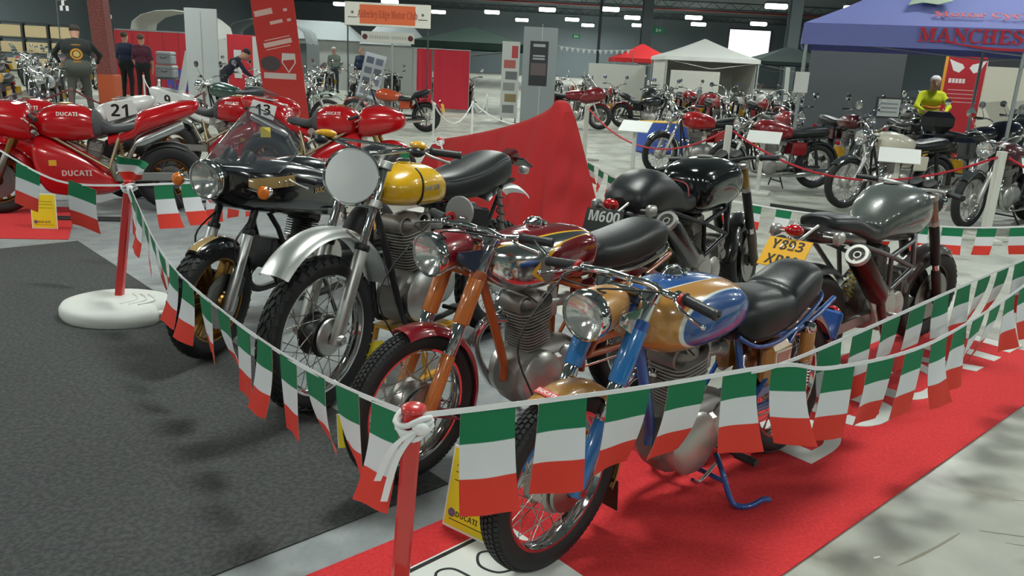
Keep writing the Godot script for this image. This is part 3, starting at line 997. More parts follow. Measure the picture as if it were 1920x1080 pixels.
	guard(mb, ra, R + 0.035, 0.125, 20, 165, 0.04, 26, 0.0025)
	obj("rear_mudguard", mb, c.rear_guard, root)
	mb = MB.new()
	mb.box(ra + Vector3(-0.31, 0.2, 0), Vector3(0.03, 0.13, 0.12), 0.012, Basis(Vector3.BACK, 0.35))
	obj("tail_plate", mb, c.tail, root)
	mb = MB.new()
	mb.lathe([Vector2(0.035, 0), Vector2(0.033, 0.03), Vector2(0.02, 0.045), Vector2(0.002, 0.048)], ra + Vector3(-0.335, 0.235, 0), Vector3(-1, 0.25, 0), 16)
	obj("tail_lamp", mb, red_lens, root)
	# chain side
	mb = MB.new()
	mb.plate([Vector2(-0.2, 0.37), Vector2(ra.x - 0.05, R + 0.095), Vector2(ra.x - 0.09, R + 0.06), Vector2(ra.x, R + 0.07), Vector2(-0.2, 0.335)], 0.03, Transform3D(Basis(), Vector3(0, 0, -0.075)))
	obj("chain_guard", mb, fr, root)
	mb = MB.new()
	for dy in [0.05, -0.05]: mb.box(Vector3((ra.x - 0.16) / 2, R + 0.0 + dy, -0.07), Vector3(0.5, 0.012, 0.008), 0.002, Basis(Vector3.BACK, -dy * 0.4))
	mb.lathe([Vector2(0.06, -0.003), Vector2(0.075, -0.003), Vector2(0.075, 0.003), Vector2(0.06, 0.003)], ra + Vector3(0, 0, -0.07), Vector3.BACK, 30, true)
	obj("chain", mb, steel, root)
	# tool boxes
	for s in [-1.0, 1.0]:
		mb = MB.new()
		mb.box(Vector3(-0.4, 0.475 + k, s * 0.095), Vector3(0.16, 0.17, 0.06), 0.022, Basis(Vector3.BACK, -0.06))
		var bx := obj("tool_box", mb, c.box, root)
		mb = MB.new()
		mb.plate([Vector2(-0.055, 0.058), Vector2(0.055, 0.058), Vector2(0.04, -0.058), Vector2(-0.02, -0.062)], 0.002, Transform3D(Basis(), Vector3(-0.4, 0.475 + k, s * 0.1262)))
		obj("emblem", mb, c.box_line, bx)
		mb = MB.new()
		mb.plate([Vector2(-0.048, 0.05), Vector2(0.047, 0.05), Vector2(0.034, -0.052), Vector2(-0.016, -0.055)], 0.002, Transform3D(Basis(), Vector3(-0.4, 0.475 + k, s * 0.1274)))
		obj("emblem_field", mb, c.box_field, bx)
	# engine and exhaust
	engine_single(root, Vector3(0.02, 0.28, 0), 1.0, cast, c.case, c.cover, 2)
	mb = MB.new()
	var port := Vector3(0.16, 0.515, 0.03)
	mb.tube(curve([port, port + Vector3(0.08, 0.0, 0.03), port + Vector3(0.1, -0.1, 0.07), Vector3(0.18, 0.26, 0.12), Vector3(0.05, 0.16, 0.14), Vector3(-0.25, 0.16, 0.15)], 5), 0.019, 12)
	obj("exhaust_pipe", mb, chrome, root)
	mb = MB.new()
	mb.lathe([Vector2(0.02, 0), Vector2(0.036, 0.08), Vector2(0.043, 0.25), Vector2(0.045, 0.42), Vector2(0.03, 0.55), Vector2(0.026, 0.56), Vector2(0.022, 0.5)], Vector3(-0.25, 0.16, 0.15), Vector3(-1, 0.09, 0.02), 20)
	obj("silencer", mb, chrome, root)
	for s in [-1.0, 1.0]:
		mb = MB.new()
		mb.tube([Vector3(-0.12, 0.2, s * 0.06), Vector3(-0.12, 0.2, s * 0.22)], 0.009, 8)
		mb.tube([Vector3(-0.12, 0.2, s * 0.15), Vector3(-0.12, 0.2, s * 0.235)], 0.015, 10)
		obj("foot_rest", mb, rubber, root)
	# pedals and stand
	mb = MB.new()
	mb.tube(curve([Vector3(0.0, 0.2, -0.15), Vector3(0.1, 0.17, -0.16), Vector3(0.16, 0.2, -0.17)], 4), 0.007, 6)
	obj("pedal", mb, chrome, root)
	mb = MB.new()
	mb.tube(curve([Vector3(-0.1, 0.27, 0.14), Vector3(-0.04, 0.32, 0.18), Vector3(0.0, 0.42, 0.19)], 4), 0.008, 6)
	obj("pedal", mb, chrome, root)
	mb = MB.new()
	for s in [-1.0, 1.0]:
		mb.tube(curve([Vector3(-0.12, 0.17, s * 0.07), Vector3(-0.1, 0.12, s * 0.12), Vector3(-0.1, 0.03, s * 0.17), Vector3(-0.12, 0.012, s * 0.2)], 5), 0.011, 8)
		mb.tube(curve([Vector3(-0.12, 0.012, s * 0.2), Vector3(-0.16, 0.014, s * 0.22), Vector3(-0.19, 0.035, s * 0.24), Vector3(-0.22, 0.03, s * 0.25)] if s < 0 else [Vector3(-0.12, 0.012, s * 0.2), Vector3(-0.15, 0.012, s * 0.21)], 4), 0.011, 8)
	mb.tube([Vector3(-0.1, 0.09, -0.135), Vector3(-0.1, 0.09, 0.135)], 0.009, 8)
	obj("centre_stand", mb, c.stand, root)
	# cables
	mb = MB.new()
	for s in [-1.0, 1.0]:
		mb.tube(curve([hc + Vector3(0.04, 0, s * 0.16), lc + Vector3(0.02, 0.09, s * 0.07), hd + Vector3(0.0, 0.0, s * 0.04), Vector3(0.1, 0.6, s * 0.08)], 5), 0.0035, 5)
	mb.tube(curve([hc + Vector3(0.05, 0, 0.2), fa + Vector3(0.06, 0.42, 0.12), fa + Vector3(-0.02, 0.2, 0.12), fa + Vector3(-0.03, 0.05, 0.08)], 6), 0.0035, 5)
	obj("cables", mb, flat("1a1a1a", 0.5), root)
	return root

func bike_blue():
	var t := tank_image("blue")
	var gold := paint("b98545", 0.3)
	var blue := paint("1d6fb4", 0.3)
	var deep := paint("1c4c96", 0.3)
	var r := cafe_single({"name": "cafe_racer", "label": "blue and gold café racer standing on the red runner, blue fork legs", "wb": 1.3, "R": 0.295, "rake": 25.0, "steer": 7.0, "up": 0.0, "fork_len": 0.63,
		"frame": deep, "hub": alloy, "drum": metalm("a9a5a0", 0.35), "fork_low": blue, "lamp": Vector3(0.575, 0.81, 0), "lamp_r": 0.076, "lamp_depth": 0.165, "lamp_paint": gold, "bracket": chrome,
		"guard": gold, "guard0": 66.0, "guard1": 205.0, "stay": deep, "low_stay": false, "flap": flat("2a1c12", 0.6), "badge": "DUCATI", "bar_end": Vector3(0.02, -0.02, -0.31),
		"tank": [[-0.17, 0.692, 0.742, 0.03], [-0.155, 0.657, 0.792, 0.1, 2.8, 2.3], [-0.09, 0.642, 0.83, 0.13, 2.8, 2.2], [0.02, 0.63, 0.854, 0.146, 2.8, 2.2], [0.15, 0.624, 0.866, 0.15, 2.8, 2.2], [0.26, 0.632, 0.86, 0.136, 2.8, 2.2], [0.33, 0.667, 0.832, 0.1, 2.6, 2.2], [0.365, 0.722, 0.782, 0.03]],
		"tank_paint": image_mat("tank_blue_gold", t[0], 0.25, 1.0), "cap": Vector3(0.16, 0.86, 0),
		"seat": [[-0.695, 0.73, 0.77, 0.03], [-0.675, 0.685, 0.81, 0.095, 3.4, 2.6], [-0.59, 0.645, 0.81, 0.112, 4, 2.6], [-0.48, 0.6, 0.77, 0.12, 4, 2.6], [-0.44, 0.59, 0.747, 0.122, 4, 2.6], [-0.32, 0.57, 0.76, 0.13, 4, 2.6], [-0.2, 0.575, 0.757, 0.122, 4, 2.6], [-0.13, 0.615, 0.715, 0.09]],
		"rail": deep, "rail_big": true, "shock": gold, "rear_guard": paint("7a3d16", 0.3), "tail": deep, "box": gold, "box_line": flat("e6e2d4", 0.4), "box_field": paint("a13a22", 0.3), "case": cast, "cover": alloy, "stand": deep})
	place(r, Vector3(0.153, 0.0135, -2.19), -138.0, 1.3)
func bike_red():
	var t := tank_image("red")
	var red := paint("7c0f1c", 0.28)
	var orange := paint("c26a26", 0.3)
	var r := cafe_single({"name": "roadster", "label": "dark red and chrome roadster with orange fork legs and a yellow-edged tank", "wb": 1.32, "R": 0.29, "rake": 25.0, "steer": 2.0, "up": 0.02, "fork_len": 0.67,
		"frame": paint("a8501c", 0.35), "hub": metalm("a5a09c", 0.35), "drum": metalm("a9a09c", 0.3), "fork_low": orange, "lamp": Vector3(0.585, 0.85, 0), "lamp_r": 0.079, "lamp_depth": 0.175, "lamp_paint": red, "bracket": paint("2f3a4c", 0.3),
		"guard": paint("a30f26", 0.28), "guard0": 78.0, "guard1": 207.0, "stay": red, "low_stay": true, "bar_end": Vector3(-0.06, 0.0, -0.31),
		"tank": [[-0.25, 0.74, 0.8, 0.03], [-0.235, 0.7, 0.845, 0.1, 3, 2.6], [-0.15, 0.68, 0.878, 0.125, 3, 2.6], [0.0, 0.662, 0.893, 0.14, 3, 2.5], [0.15, 0.655, 0.888, 0.14, 3, 2.4], [0.26, 0.672, 0.87, 0.115, 2.8, 2.3], [0.325, 0.72, 0.84, 0.06], [0.345, 0.76, 0.8, 0.02]],
		"tank_paint": image_mat("tank_red_chrome", t[0], 0.14, 1.0, t[1]), "cap": Vector3(0.06, 0.89, 0),
		"seat": [[-0.77, 0.76, 0.8, 0.03], [-0.75, 0.72, 0.84, 0.1, 4, 2.8], [-0.65, 0.69, 0.845, 0.118, 4, 2.8], [-0.5, 0.665, 0.82, 0.125, 4, 2.8], [-0.36, 0.66, 0.805, 0.122, 4, 2.8], [-0.26, 0.67, 0.8, 0.105, 4, 2.8], [-0.2, 0.7, 0.77, 0.07]],
		"rail": chrome, "rail_big": true, "shock": orange, "rear_guard": red, "tail": red, "box": red, "box_line": flat("cfa63a", 0.4), "box_field": red, "case": cast, "cover": alloy, "stand": paint("a8501c", 0.35)})
	place(r, Vector3(-0.343, 0.0062, -2.689), -134.0, 1.32)
	# round bar-end mirrors and the tail tube
	var rake := deg_to_rad(25.0)
	var fa := Vector3(0.66, 0.29, 0)
	var d := Vector3(-sin(rake), cos(rake), 0)
	var hc := fa + d * 0.69
	for q in [[Vector3(-0.09, 0.0, 0.2), 0.062, Vector3(0.85, 0.1, -0.3)], [Vector3(-0.03, -0.1, -0.33), 0.045, Vector3(0.85, 0.0, 0.35)]]:
		var mr := group_node("mirror", r)
		var mb := MB.new()
		var at: Vector3 = hc + q[0] + Vector3(0, 0.02 if q[0].z > 0 else 0.01, 0)
		mb.lathe([Vector2(0.001, 0.004), Vector2(q[1] * 0.97, 0.004), Vector2(q[1], 0.0), Vector2(q[1], -0.006), Vector2(q[1] * 0.95, -0.008), Vector2(0.001, -0.008)], at, q[2], 28)
		obj("round_back", mb, mat("mirror_back", Color("8e8d8b"), 0.4, 0.5), mr)
		mb = MB.new()
		mb.tube(curve([hc + q[0] * Vector3(1, 0, 0.8), hc + q[0] * Vector3(1, 0.5, 1.02), at], 4), 0.005, 6)
		obj("stem", mb, chrome, mr)

# yellow trail bike with a round polished number disc
func bike_yellow():
	var root := thing("trail_bike", "yellow-tanked trail bike with a big round polished disc before its bars", "motorcycle")
	var wb := 1.4
	var R := 0.34
	var Rr := 0.32
	var fa := Vector3(wb / 2, R, 0)
	var ra := Vector3(-wb / 2, Rr, 0)
	var rake := deg_to_rad(24.0)
	var tf := steer(fa, rake, 3.0)
	var d := Vector3(-sin(rake), cos(rake), 0)
	var black := flat("15161a", 0.4)
	var silver := metalm("dcdcda", 0.36)
	var dull := metalm("bdbdba", 0.42)
	wheel(root, "front_wheel", tf * Transform3D(Basis(), fa), R, 0.092, {"hi": 2, "tread": 2, "hub_r": 0.088, "hub_z": 0.045, "hub": flat("1c1c1e", 0.4), "drum_face": dull, "rim": chrome})
	wheel(root, "rear_wheel", Transform3D(Basis(), ra), Rr, 0.115, {"hi": 1, "tread": 2, "hub_r": 0.09, "hub": dull, "rim": chrome})
	fork(root, tf, fa, rake, 0.095, [[-0.03, 0.4, 0.03, 0.028, dull, "fork_slider"], [0.39, 0.42, 0.033, 0.033, black, "dust_seal"], [0.42, 0.79, 0.0185, 0.0185, chrome, "fork_tube"]], 18)
	yoke(root, tf, fa + d * 0.6, rake, 0.095, dull, "lower_yoke")
	yoke(root, tf, fa + d * 0.775, rake, 0.095, dull, "top_yoke")
	var mb := MB.new()
	mb.tube([fa + Vector3(0, 0, -0.12), fa + Vector3(0, 0, 0.12)], 0.012, 10)
	for s in [-1.0, 1.0]: mb.lathe([Vector2(0.003, 0.012), Vector2(0.02, 0.01), Vector2(0.026, -0.01)], fa + Vector3(0, 0, s * 0.125), Vector3(0, 0, s), 8)
	obj("axle", mb, dull, root, tf)
	mb = MB.new()
	guard(mb, fa + Vector3(-0.02, 0.05, 0), R + 0.075, 0.15, 42, 168, 0.035, 34, 0.002)
	obj("front_mudguard", mb, silver, root, tf)
	mb = MB.new()
	for s in [-1.0, 1.0]: mb.tube([fa + d * 0.42 + Vector3(0, 0, s * 0.095), fa + Vector3(-0.1, R + 0.115, s * 0.06)], 0.005, 6)
	obj("mudguard_stay", mb, dull, root, tf)
	# disc in the place of a head lamp
	var dc := fa + d * 0.69 + Vector3(0.075, 0.03, 0)
	var ax := Vector3(0.88, 0.27, -0.36)
	mb = MB.new()
	mb.lathe([Vector2(0.001, 0.006), Vector2(0.116, 0.004), Vector2(0.118, 0.0), Vector2(0.116, -0.003), Vector2(0.001, -0.003)], dc, ax, 48)
	var disc := obj("number_disc", mb, mat("polished_disc", Color("e4e6e6"), 0.3, 0.5), root, tf)
	mb = MB.new()
	mb.lathe([Vector2(0.114, 0.004), Vector2(0.12, 0.012), Vector2(0.125, 0.008), Vector2(0.125, -0.03), Vector2(0.12, -0.032)], dc, ax, 48)
	obj("rim", mb, chrome, disc)
	# bars
	var hc := fa + d * 0.82
	handlebar(root, tf, [hc, hc + Vector3(0.005, 0.01, -0.07), hc + Vector3(0.0, 0.03, -0.16), hc + Vector3(-0.02, 0.04, -0.25), hc + Vector3(-0.1, 0.03, -0.4)], 0.011, chrome, grip_m, alloy, 2, 0.13, false)
	mb = MB.new()
	mb.tube([hc + Vector3(-0.005, 0.045, -0.17), hc + Vector3(-0.005, 0.045, 0.17)], 0.007, 8)
	obj("bar_brace", mb, chrome, root, tf)
	for s in [-1.0, 1.0]:
		mb = MB.new()
		mb.ball(hc + Vector3(0.0, 0.062, s * 0.25), Vector3(0.022, 0.018, 0.052), 14, Basis(Vector3.UP, s * 0.3))
		obj("lever_cover", mb, paint("e0a412", 0.4), root, tf)
		mb = MB.new()
		mb.ball(hc + Vector3(0.02, 0.035, s * 0.26), Vector3(0.03, 0.022, 0.035), 12)
		obj("switch_block", mb, black, root, tf)
	# tank
	mb = MB.new()
	body(mb, [[-0.085, 0.87, 0.92, 0.03], [-0.07, 0.835, 0.965, 0.105, 3, 2.4], [0.0, 0.825, 1.012, 0.134, 3, 2.3], [0.1, 0.83, 1.03, 0.14, 3, 2.2], [0.2, 0.84, 1.025, 0.135, 3, 2.2], [0.29, 0.855, 0.99, 0.105, 2.8, 2.2], [0.33, 0.88, 0.95, 0.05]], 5, 36)
	var tank := obj("fuel_tank", mb, paint("d9a80c", 0.26), root)
	for s in [-1.0, 1.0]:
		mb = MB.new()
		var st := []
		for i in 9:
			var a := lerpf(-0.75, 0.95, i / 8.0)
			var sn := sin(a)
			st.append(Vector3(0.17 - 0.02 * i / 8.0, 0.93 + signf(sn) * pow(absf(sn), 2.0 / (2.2 if sn > 0 else 3.0)) * 0.1, s * 0.1405 * pow(cos(a), 2.0 / (2.2 if sn > 0 else 3.0))))
		mb.tube(st, 0.0055, 6)
		obj("stripe", mb, flat("17130a", 0.4), tank)
		lettering("DUCATI", 0.024, 0.003, flat("8d8a7c", 0.5), tank, Transform3D(Basis(Vector3.UP, 0.0 if s > 0 else PI).rotated(Vector3.RIGHT, -0.1 * s), Vector3(0.09, 0.925, s * 0.1405)))
	mb = MB.new()
	mb.lathe([Vector2(0.03, 0), Vector2(0.034, 0.01), Vector2(0.026, 0.02), Vector2(0.002, 0.022)], Vector3(0.13, 1.028, 0), Vector3.UP, 18)
	obj("fuel_cap", mb, chrome, tank)
	# seat
	mb = MB.new()
	body(mb, [[-0.72, 0.93, 0.97, 0.03], [-0.7, 0.875, 1.02, 0.1, 3.6, 2.8], [-0.6, 0.85, 1.035, 0.125, 3.6, 2.8], [-0.4, 0.82, 1.0, 0.135, 3.6, 2.8], [-0.2, 0.82, 0.965, 0.125, 3.6, 2.8], [-0.02, 0.84, 0.965, 0.115, 3.6, 2.8], [0.05, 0.87, 0.97, 0.08]], 5, 26)
	var seat := obj("seat", mb, leather, root)
	mb = MB.new()
	for s in [-1.0, 1.0]: mb.tube(curve([Vector3(-0.68, 1.0, s * 0.095), Vector3(-0.55, 1.0, s * 0.127), Vector3(-0.35, 0.95, s * 0.134), Vector3(-0.1, 0.93, s * 0.115)], 5), 0.004, 6)
	obj("piping", mb, flat("2b2e33", 0.6), seat)
	# tail
	mb = MB.new()
	guard(mb, ra + Vector3(0, 0.1, 0), Rr + 0.12, 0.16, 60, 128, 0.03, 18, 0.0025)
	obj("rear_mudguard", mb, silver, root)
	mb = MB.new()
	mb.box(Vector3(-0.83, 0.985, 0), Vector3(0.1, 0.075, 0.09), 0.015, Basis(Vector3.BACK, -0.3))
	obj("tail_lamp", mb, red_dark, root)
	mb = MB.new()
	mb.box(Vector3(-0.9, 0.955, 0), Vector3(0.13, 0.012, 0.18), 0.004, Basis(Vector3.BACK, 0.45))
	obj("number_plate_holder", mb, black, root)
	for s in [-1.0, 1.0]:
		mb = MB.new()
		mb.lathe([Vector2(0.001, -0.05), Vector2(0.02, -0.03), Vector2(0.024, 0.02), Vector2(0.016, 0.03), Vector2(0.001, 0.032)], Vector3(-0.78, 0.93, s * 0.13), Vector3(1, 0.2, 0), 12)
		obj("indicator", mb, alloy, root)
	# frame
	mb = MB.new()
	var hd := fa + d * 0.66 - Vector3(0.06, 0, 0)
	mb.tube([fa + d * 0.58 - Vector3(0.06, 0, 0), fa + d * 0.77 - Vector3(0.06, 0, 0)], 0.03, 12)
	mb.tube([hd, Vector3(-0.1, 0.8, 0)], 0.022, 10)
	for s in [-1.0, 1.0]:
		mb.tube(curve([hd, Vector3(0.3, 0.62, s * 0.05), Vector3(0.24, 0.36, s * 0.08), Vector3(0.16, 0.26, s * 0.09), Vector3(-0.2, 0.26, s * 0.1), Vector3(-0.26, 0.36, s * 0.1), Vector3(-0.2, 0.8, s * 0.08)], 5), 0.016, 8)
		mb.tube([Vector3(-0.1, 0.81, s * 0.06), Vector3(-0.72, 0.88, s * 0.1)], 0.012, 8)
		mb.tube([Vector3(-0.26, 0.36, s * 0.1), Vector3(-0.6, 0.86, s * 0.1)], 0.011, 8)
		mb.tube([Vector3(-0.24, 0.34, s * 0.1), ra + Vector3(0.03, 0, s * 0.105)], 0.018, 8)
	obj("frame", mb, black, root)
	for s in [-1.0, 1.0]: shock(root, Vector3(-0.52, 0.86, s * 0.13), ra + Vector3(0.06, 0.03, s * 0.13), black, chrome, flat("2a2a2c", 0.4), false)
	for s in [-1.0, 1.0]:
		mb = MB.new()
		mb.box(Vector3(-0.32, 0.68, s * 0.11), Vector3(0.24, 0.2, 0.03), 0.012, Basis(Vector3.BACK, 0.2))
		obj("side_panel", mb, black, root)
	engine_single(root, Vector3(0.05, 0.4, 0), 1.12, cast, cast, dull, 1)
	mb = MB.new()
	mb.tube(curve([Vector3(0.22, 0.66, 0.04), Vector3(0.3, 0.64, 0.1), Vector3(0.2, 0.56, 0.16), Vector3(-0.1, 0.55, 0.17), Vector3(-0.3, 0.6, 0.17)], 5), 0.022, 12)
	mb.lathe([Vector2(0.022, 0), Vector2(0.045, 0.06), Vector2(0.045, 0.4), Vector2(0.03, 0.45)], Vector3(-0.3, 0.6, 0.17), Vector3(-1, 0.2, 0), 18)
	obj("exhaust", mb, flat("1b1b1b", 0.5), root)
	for s in [-1.0, 1.0]:
		mb = MB.new()
		mb.tube([Vector3(-0.08, 0.3, s * 0.1), Vector3(-0.08, 0.3, s * 0.22)], 0.012, 8)
		mb.box(Vector3(-0.08, 0.31, s * 0.19), Vector3(0.05, 0.02, 0.09), 0.004)
		obj("foot_rest", mb, rubber, root)
	# yellow paddock stand under the engine
	var ps := thing("paddock_stand", "yellow steel paddock stand under the trail bike's engine", "stand")
	mb = MB.new()
	for x in [-0.12, 0.12]:
		for s in [-1.0, 1.0]: mb.box(Vector3(x, 0.105, s * 0.16), Vector3(0.032, 0.205, 0.02), 0.003, Basis(Vector3.RIGHT, -s * 0.2))
	for s in [-1.0, 1.0]: mb.box(Vector3(0, 0.012, s * 0.18), Vector3(0.36, 0.022, 0.03), 0.003)
	obj("frame", mb, paint("d79a10", 0.4), ps)
	mb = MB.new()
	mb.box(Vector3(0, 0.212, 0), Vector3(0.3, 0.012, 0.3), 0.003)
	obj("top_plate", mb, paint("d79a10", 0.4), ps)
	place(root, Vector3(-0.82, 0.0125, -3.245), -120.0, wb)
	ps.transform = root.transform * Transform3D(Basis(), Vector3(0.03, 0, 0))
	return root

# black half-faired sports twin with a clear screen
func bike_black_faired():
	var root := thing("half_faired_sports_bike", "black and gold sports bike with half fairing, clear screen and orange indicators", "motorcycle")
	var wb := 1.45
	var R := 0.3
	var fa := Vector3(wb / 2, R, 0)
	var ra := Vector3(-wb / 2, R, 0)
	var rake := deg_to_rad(25.0)
	var tf := steer(fa, rake, 8.0)
	var d := Vector3(-sin(rake), cos(rake), 0)
	var black := paint("0b0c0f", 0.2)
	var gold := paint("a08455", 0.35)
	var goldw := metalm("9a7440", 0.4)
	var dark := flat("17181a", 0.45)
	wheel(root, "front_wheel", tf * Transform3D(Basis(), fa), R, 0.105, {"hi": 2, "tread": 3, "kind": "cast", "arms": 6, "rim": goldw, "disc": 0.14})
	wheel(root, "rear_wheel", Transform3D(Basis(), ra), R, 0.12, {"hi": 1, "kind": "cast", "arms": 6, "rim": goldw, "disc": 0.12})
	fork(root, tf, fa, rake, 0.1, [[-0.04, 0.36, 0.03, 0.027, metalm("cacaca", 0.36), "fork_slider"], [0.35, 0.38, 0.031, 0.031, dark, "dust_seal"], [0.38, 0.68, 0.019, 0.019, dark, "fork_tube"]], 18)
	yoke(root, tf, fa + d * 0.52, rake, 0.1, dark, "lower_yoke")
	yoke(root, tf, fa + d * 0.67, rake, 0.1, dark, "top_yoke")
	for s in [-1.0, 1.0]:
		var mc := MB.new()
		mc.box(fa + Vector3(-0.1, 0.06, s * 0.078), Vector3(0.07, 0.11, 0.05), 0.014, Basis(Vector3.BACK, 0.4))
		obj("brake_caliper", mc, dark, root, tf)
	var mb := MB.new()
	guard(mb, fa, R + 0.02, 0.125, 60, 165, 0.05, 26, 0.003, 0.25)
	var mg := obj("front_mudguard", mb, black, root, tf)
	mb = MB.new()
	guard(mb, fa, R + 0.0235, 0.05, 62, 92, 0.006, 10, 0.002, 0.0)
	obj("gold_band", mb, gold, mg)
	# fairing: a nose that wraps the lamp, swept back along the sides; open behind
	var nose := []
	for i in 13:
		var t := i / 12.0
		var x := lerpf(0.71, -0.12, t)
		var hw := 0.085 + 0.135 * pow(sin(minf(t * 2.6, 1.0) * PI / 2), 0.6)
		var y0 := lerpf(0.80, 0.60, pow(t, 0.6))
		var y1 := lerpf(0.97, 0.86, pow(t, 1.5)) + 0.03 * sin(t * PI)
		var row := []
		for j in 19:
			var a := lerpf(-PI * 0.5, PI * 1.5, j / 18.0)
			var cs := cos(a)
			var sn := sin(a)
			var e := 3.0
			row.append(Vector3(x - 0.05 * absf(cs) * (1 - t), (y0 + y1) / 2 + signf(sn) * pow(absf(sn), 2.0 / e) * (y1 - y0) / 2, signf(cs) * pow(absf(cs), 2.0 / e) * hw))
		nose.append(row)
	mb = MB.new()
	mb.grid(nose, false)
	mb.fan(nose[0].slice(0, 18), true)
	var fairing := obj("fairing", mb, black, root)
	for s in [-1.0, 1.0]:
		mb = MB.new()
		var rows := []
		for i in 7:
			var t := lerpf(0.07, 0.42, i / 6.0)
			var x := lerpf(0.71, -0.12, t)
			var hw := 0.085 + 0.135 * pow(sin(minf(t * 2.6, 1.0) * PI / 2), 0.6) + 0.003
			var row := []
			for j in 4: row.append(Vector3(x - 0.05 * (1 - t), 0.85 + 0.055 * (j / 3.0), s * hw))
			rows.append(row)
		mb.sheet(rows, 0.002)
		var band := obj("gold_band", mb, gold, fairing)
		studs(band, [Vector3(0.47, 0.878, s * 0.224), Vector3(0.42, 0.878, s * 0.2245)], 0.007, chrome)
		lettering("DUCATI", 0.03, 0.002, gold, fairing, Transform3D(Basis(Vector3.UP, 0.0 if s > 0 else PI), Vector3(0.1, 0.8, s * 0.221)))
		mb = MB.new()
		mb.box(Vector3(0.0, 0.665, s * 0.216), Vector3(0.1, 0.035, 0.006), 0.002, Basis(Vector3.BACK, 0.12))
		obj("vent", mb, metalm("8c8c8a", 0.4), fairing)
		# indicators on stalks
		mb = MB.new()
		mb.tube([Vector3(0.62, 0.86, s * 0.16), Vector3(0.63, 0.855, s * 0.25)], 0.008, 8)
		mb.lathe([Vector2(0.002, -0.045), Vector2(0.02, -0.04), Vector2(0.034, 0.0), Vector2(0.035, 0.008)], Vector3(0.63, 0.855, s * 0.265), Vector3.RIGHT, 18)
		var st := obj("indicator", mb, chrome, root)
		mb = MB.new()
		mb.lathe([Vector2(0.034, 0.006), Vector2(0.03, 0.016), Vector2(0.018, 0.022), Vector2(0.001, 0.024)], Vector3(0.63, 0.855, s * 0.265), Vector3.RIGHT, 18)
		obj("orange_lens", mb, paint("ee7a0c", 0.25), st)
	head_lamp(root, Transform3D(Basis(Vector3.BACK, deg_to_rad(-4)), Vector3(0.71, 0.895, 0)), 0.094, 0.1, black, chrome, 2)
	# screen: a clear bubble over the lamp
	var sc := []
	for i in 10:
		var t := i / 9.0
		var row := []
		for j in 17:
			var u := lerpf(-1, 1, j / 16.0)
			var w := lerpf(0.215, 0.15, t * t)
			var x := lerpf(0.7, 0.38, pow(t, 0.9)) - 0.24 * pow(absf(u), 2.2) * (1 - 0.25 * t)
			var y := 0.955 + 0.27 * pow(t, 0.85) * (1.0 - 0.55 * pow(absf(u), 3.0)) - 0.03 * absf(u)
			row.append(Vector3(x, y, u * w))
		sc.append(row)
	mb = MB.new()
	mb.grid(sc, false)
	var screen := obj("windscreen", mb, screen_m, root)
	mb = MB.new()
	var rim := []
	for i in 10: rim.append(sc[i][0])
	for j in range(1, 17): rim.append(sc[9][j])
	for i in range(8, -1, -1): rim.append(sc[i][16])
	mb.tube(rim, 0.003, 5)
	obj("edge_trim", mb, flat("2a2c2e", 0.4), screen)
	flat_card(screen, "yellow_sticker", Transform3D(Basis(Vector3(0.79, 0.0, 0.61), Vector3(-0.18, 0.955, 0.235), Vector3(-0.586, -0.297, 0.757)), Vector3(0.415, 1.11, -0.1)), Vector3(0.05, 0.05, 0.001), flat("d8c23a", 0.6))
	# clip-on bars behind the screen
	var hc := fa + d * 0.7
	handlebar(root, tf, [hc + Vector3(0, -0.01, 0), hc + Vector3(-0.01, -0.01, -0.1), hc + Vector3(-0.04, -0.02, -0.16), hc + Vector3(-0.12, -0.05, -0.31)], 0.011, dark, grip_m, alloy, 1)
	mb = MB.new()
	for s in [-0.06, 0.06]: mb.lathe([Vector2(0.001, 0.02), Vector2(0.034, 0.018), Vector2(0.038, 0.0), Vector2(0.03, -0.05), Vector2(0.001, -0.055)], hc + Vector3(0.06, 0.05, s), Vector3(-0.8, 0.6, 0), 18)
	obj("instruments", mb, dark, root)
	# tank and seat
	mb = MB.new()
	body(mb, [[-0.28, 0.76, 0.82, 0.03], [-0.26, 0.71, 0.86, 0.1, 3, 2.4], [-0.1, 0.7, 0.93, 0.14, 3, 2.3], [0.1, 0.72, 0.95, 0.14, 3, 2.3], [0.26, 0.75, 0.92, 0.11, 3, 2.3], [0.32, 0.8, 0.87, 0.04]], 4, 28)
	obj("fuel_tank", mb, black, root)
	mb = MB.new()
	body(mb, [[-0.95, 0.88, 0.92, 0.03], [-0.92, 0.8, 0.95, 0.1, 3, 2.6], [-0.75, 0.76, 0.94, 0.13, 3, 2.6], [-0.6, 0.74, 0.84, 0.13, 3, 2.8], [-0.4, 0.72, 0.8, 0.125, 3, 2.8], [-0.24, 0.72, 0.81, 0.1, 3, 2.8]], 4, 24)
	obj("seat", mb, leather, root)
	engine_twin(root, Vector3(0.02, 0.37, 0), 1.0, flat("2b2a29", 0.5), cast, alloy, 1)
	mb = MB.new()
	mb.box(Vector3(0.36, 0.47, 0), Vector3(0.05, 0.16, 0.2), 0.01, Basis(Vector3.BACK, 0.25))
	obj("oil_cooler", mb, dark, root)
	mb = MB.new()
	var hd := fa + d * 0.6 - Vector3(0.06, 0, 0)
	for s in [-1.0, 1.0]:
		mb.tube([hd, Vector3(0.3, 0.6, s * 0.08), Vector3(0.18, 0.3, s * 0.1)], 0.014, 8)
		mb.tube([hd, Vector3(-0.15, 0.66, s * 0.1), Vector3(-0.8, 0.78, s * 0.1)], 0.014, 8)
		mb.tube([Vector3(-0.15, 0.66, s * 0.1), Vector3(-0.22, 0.36, s * 0.1)], 0.014, 8)
		mb.tube([Vector3(-0.2, 0.36, s * 0.11), ra + Vector3(0, 0, s * 0.11)], 0.02, 8)
	obj("frame", mb, dark, root)
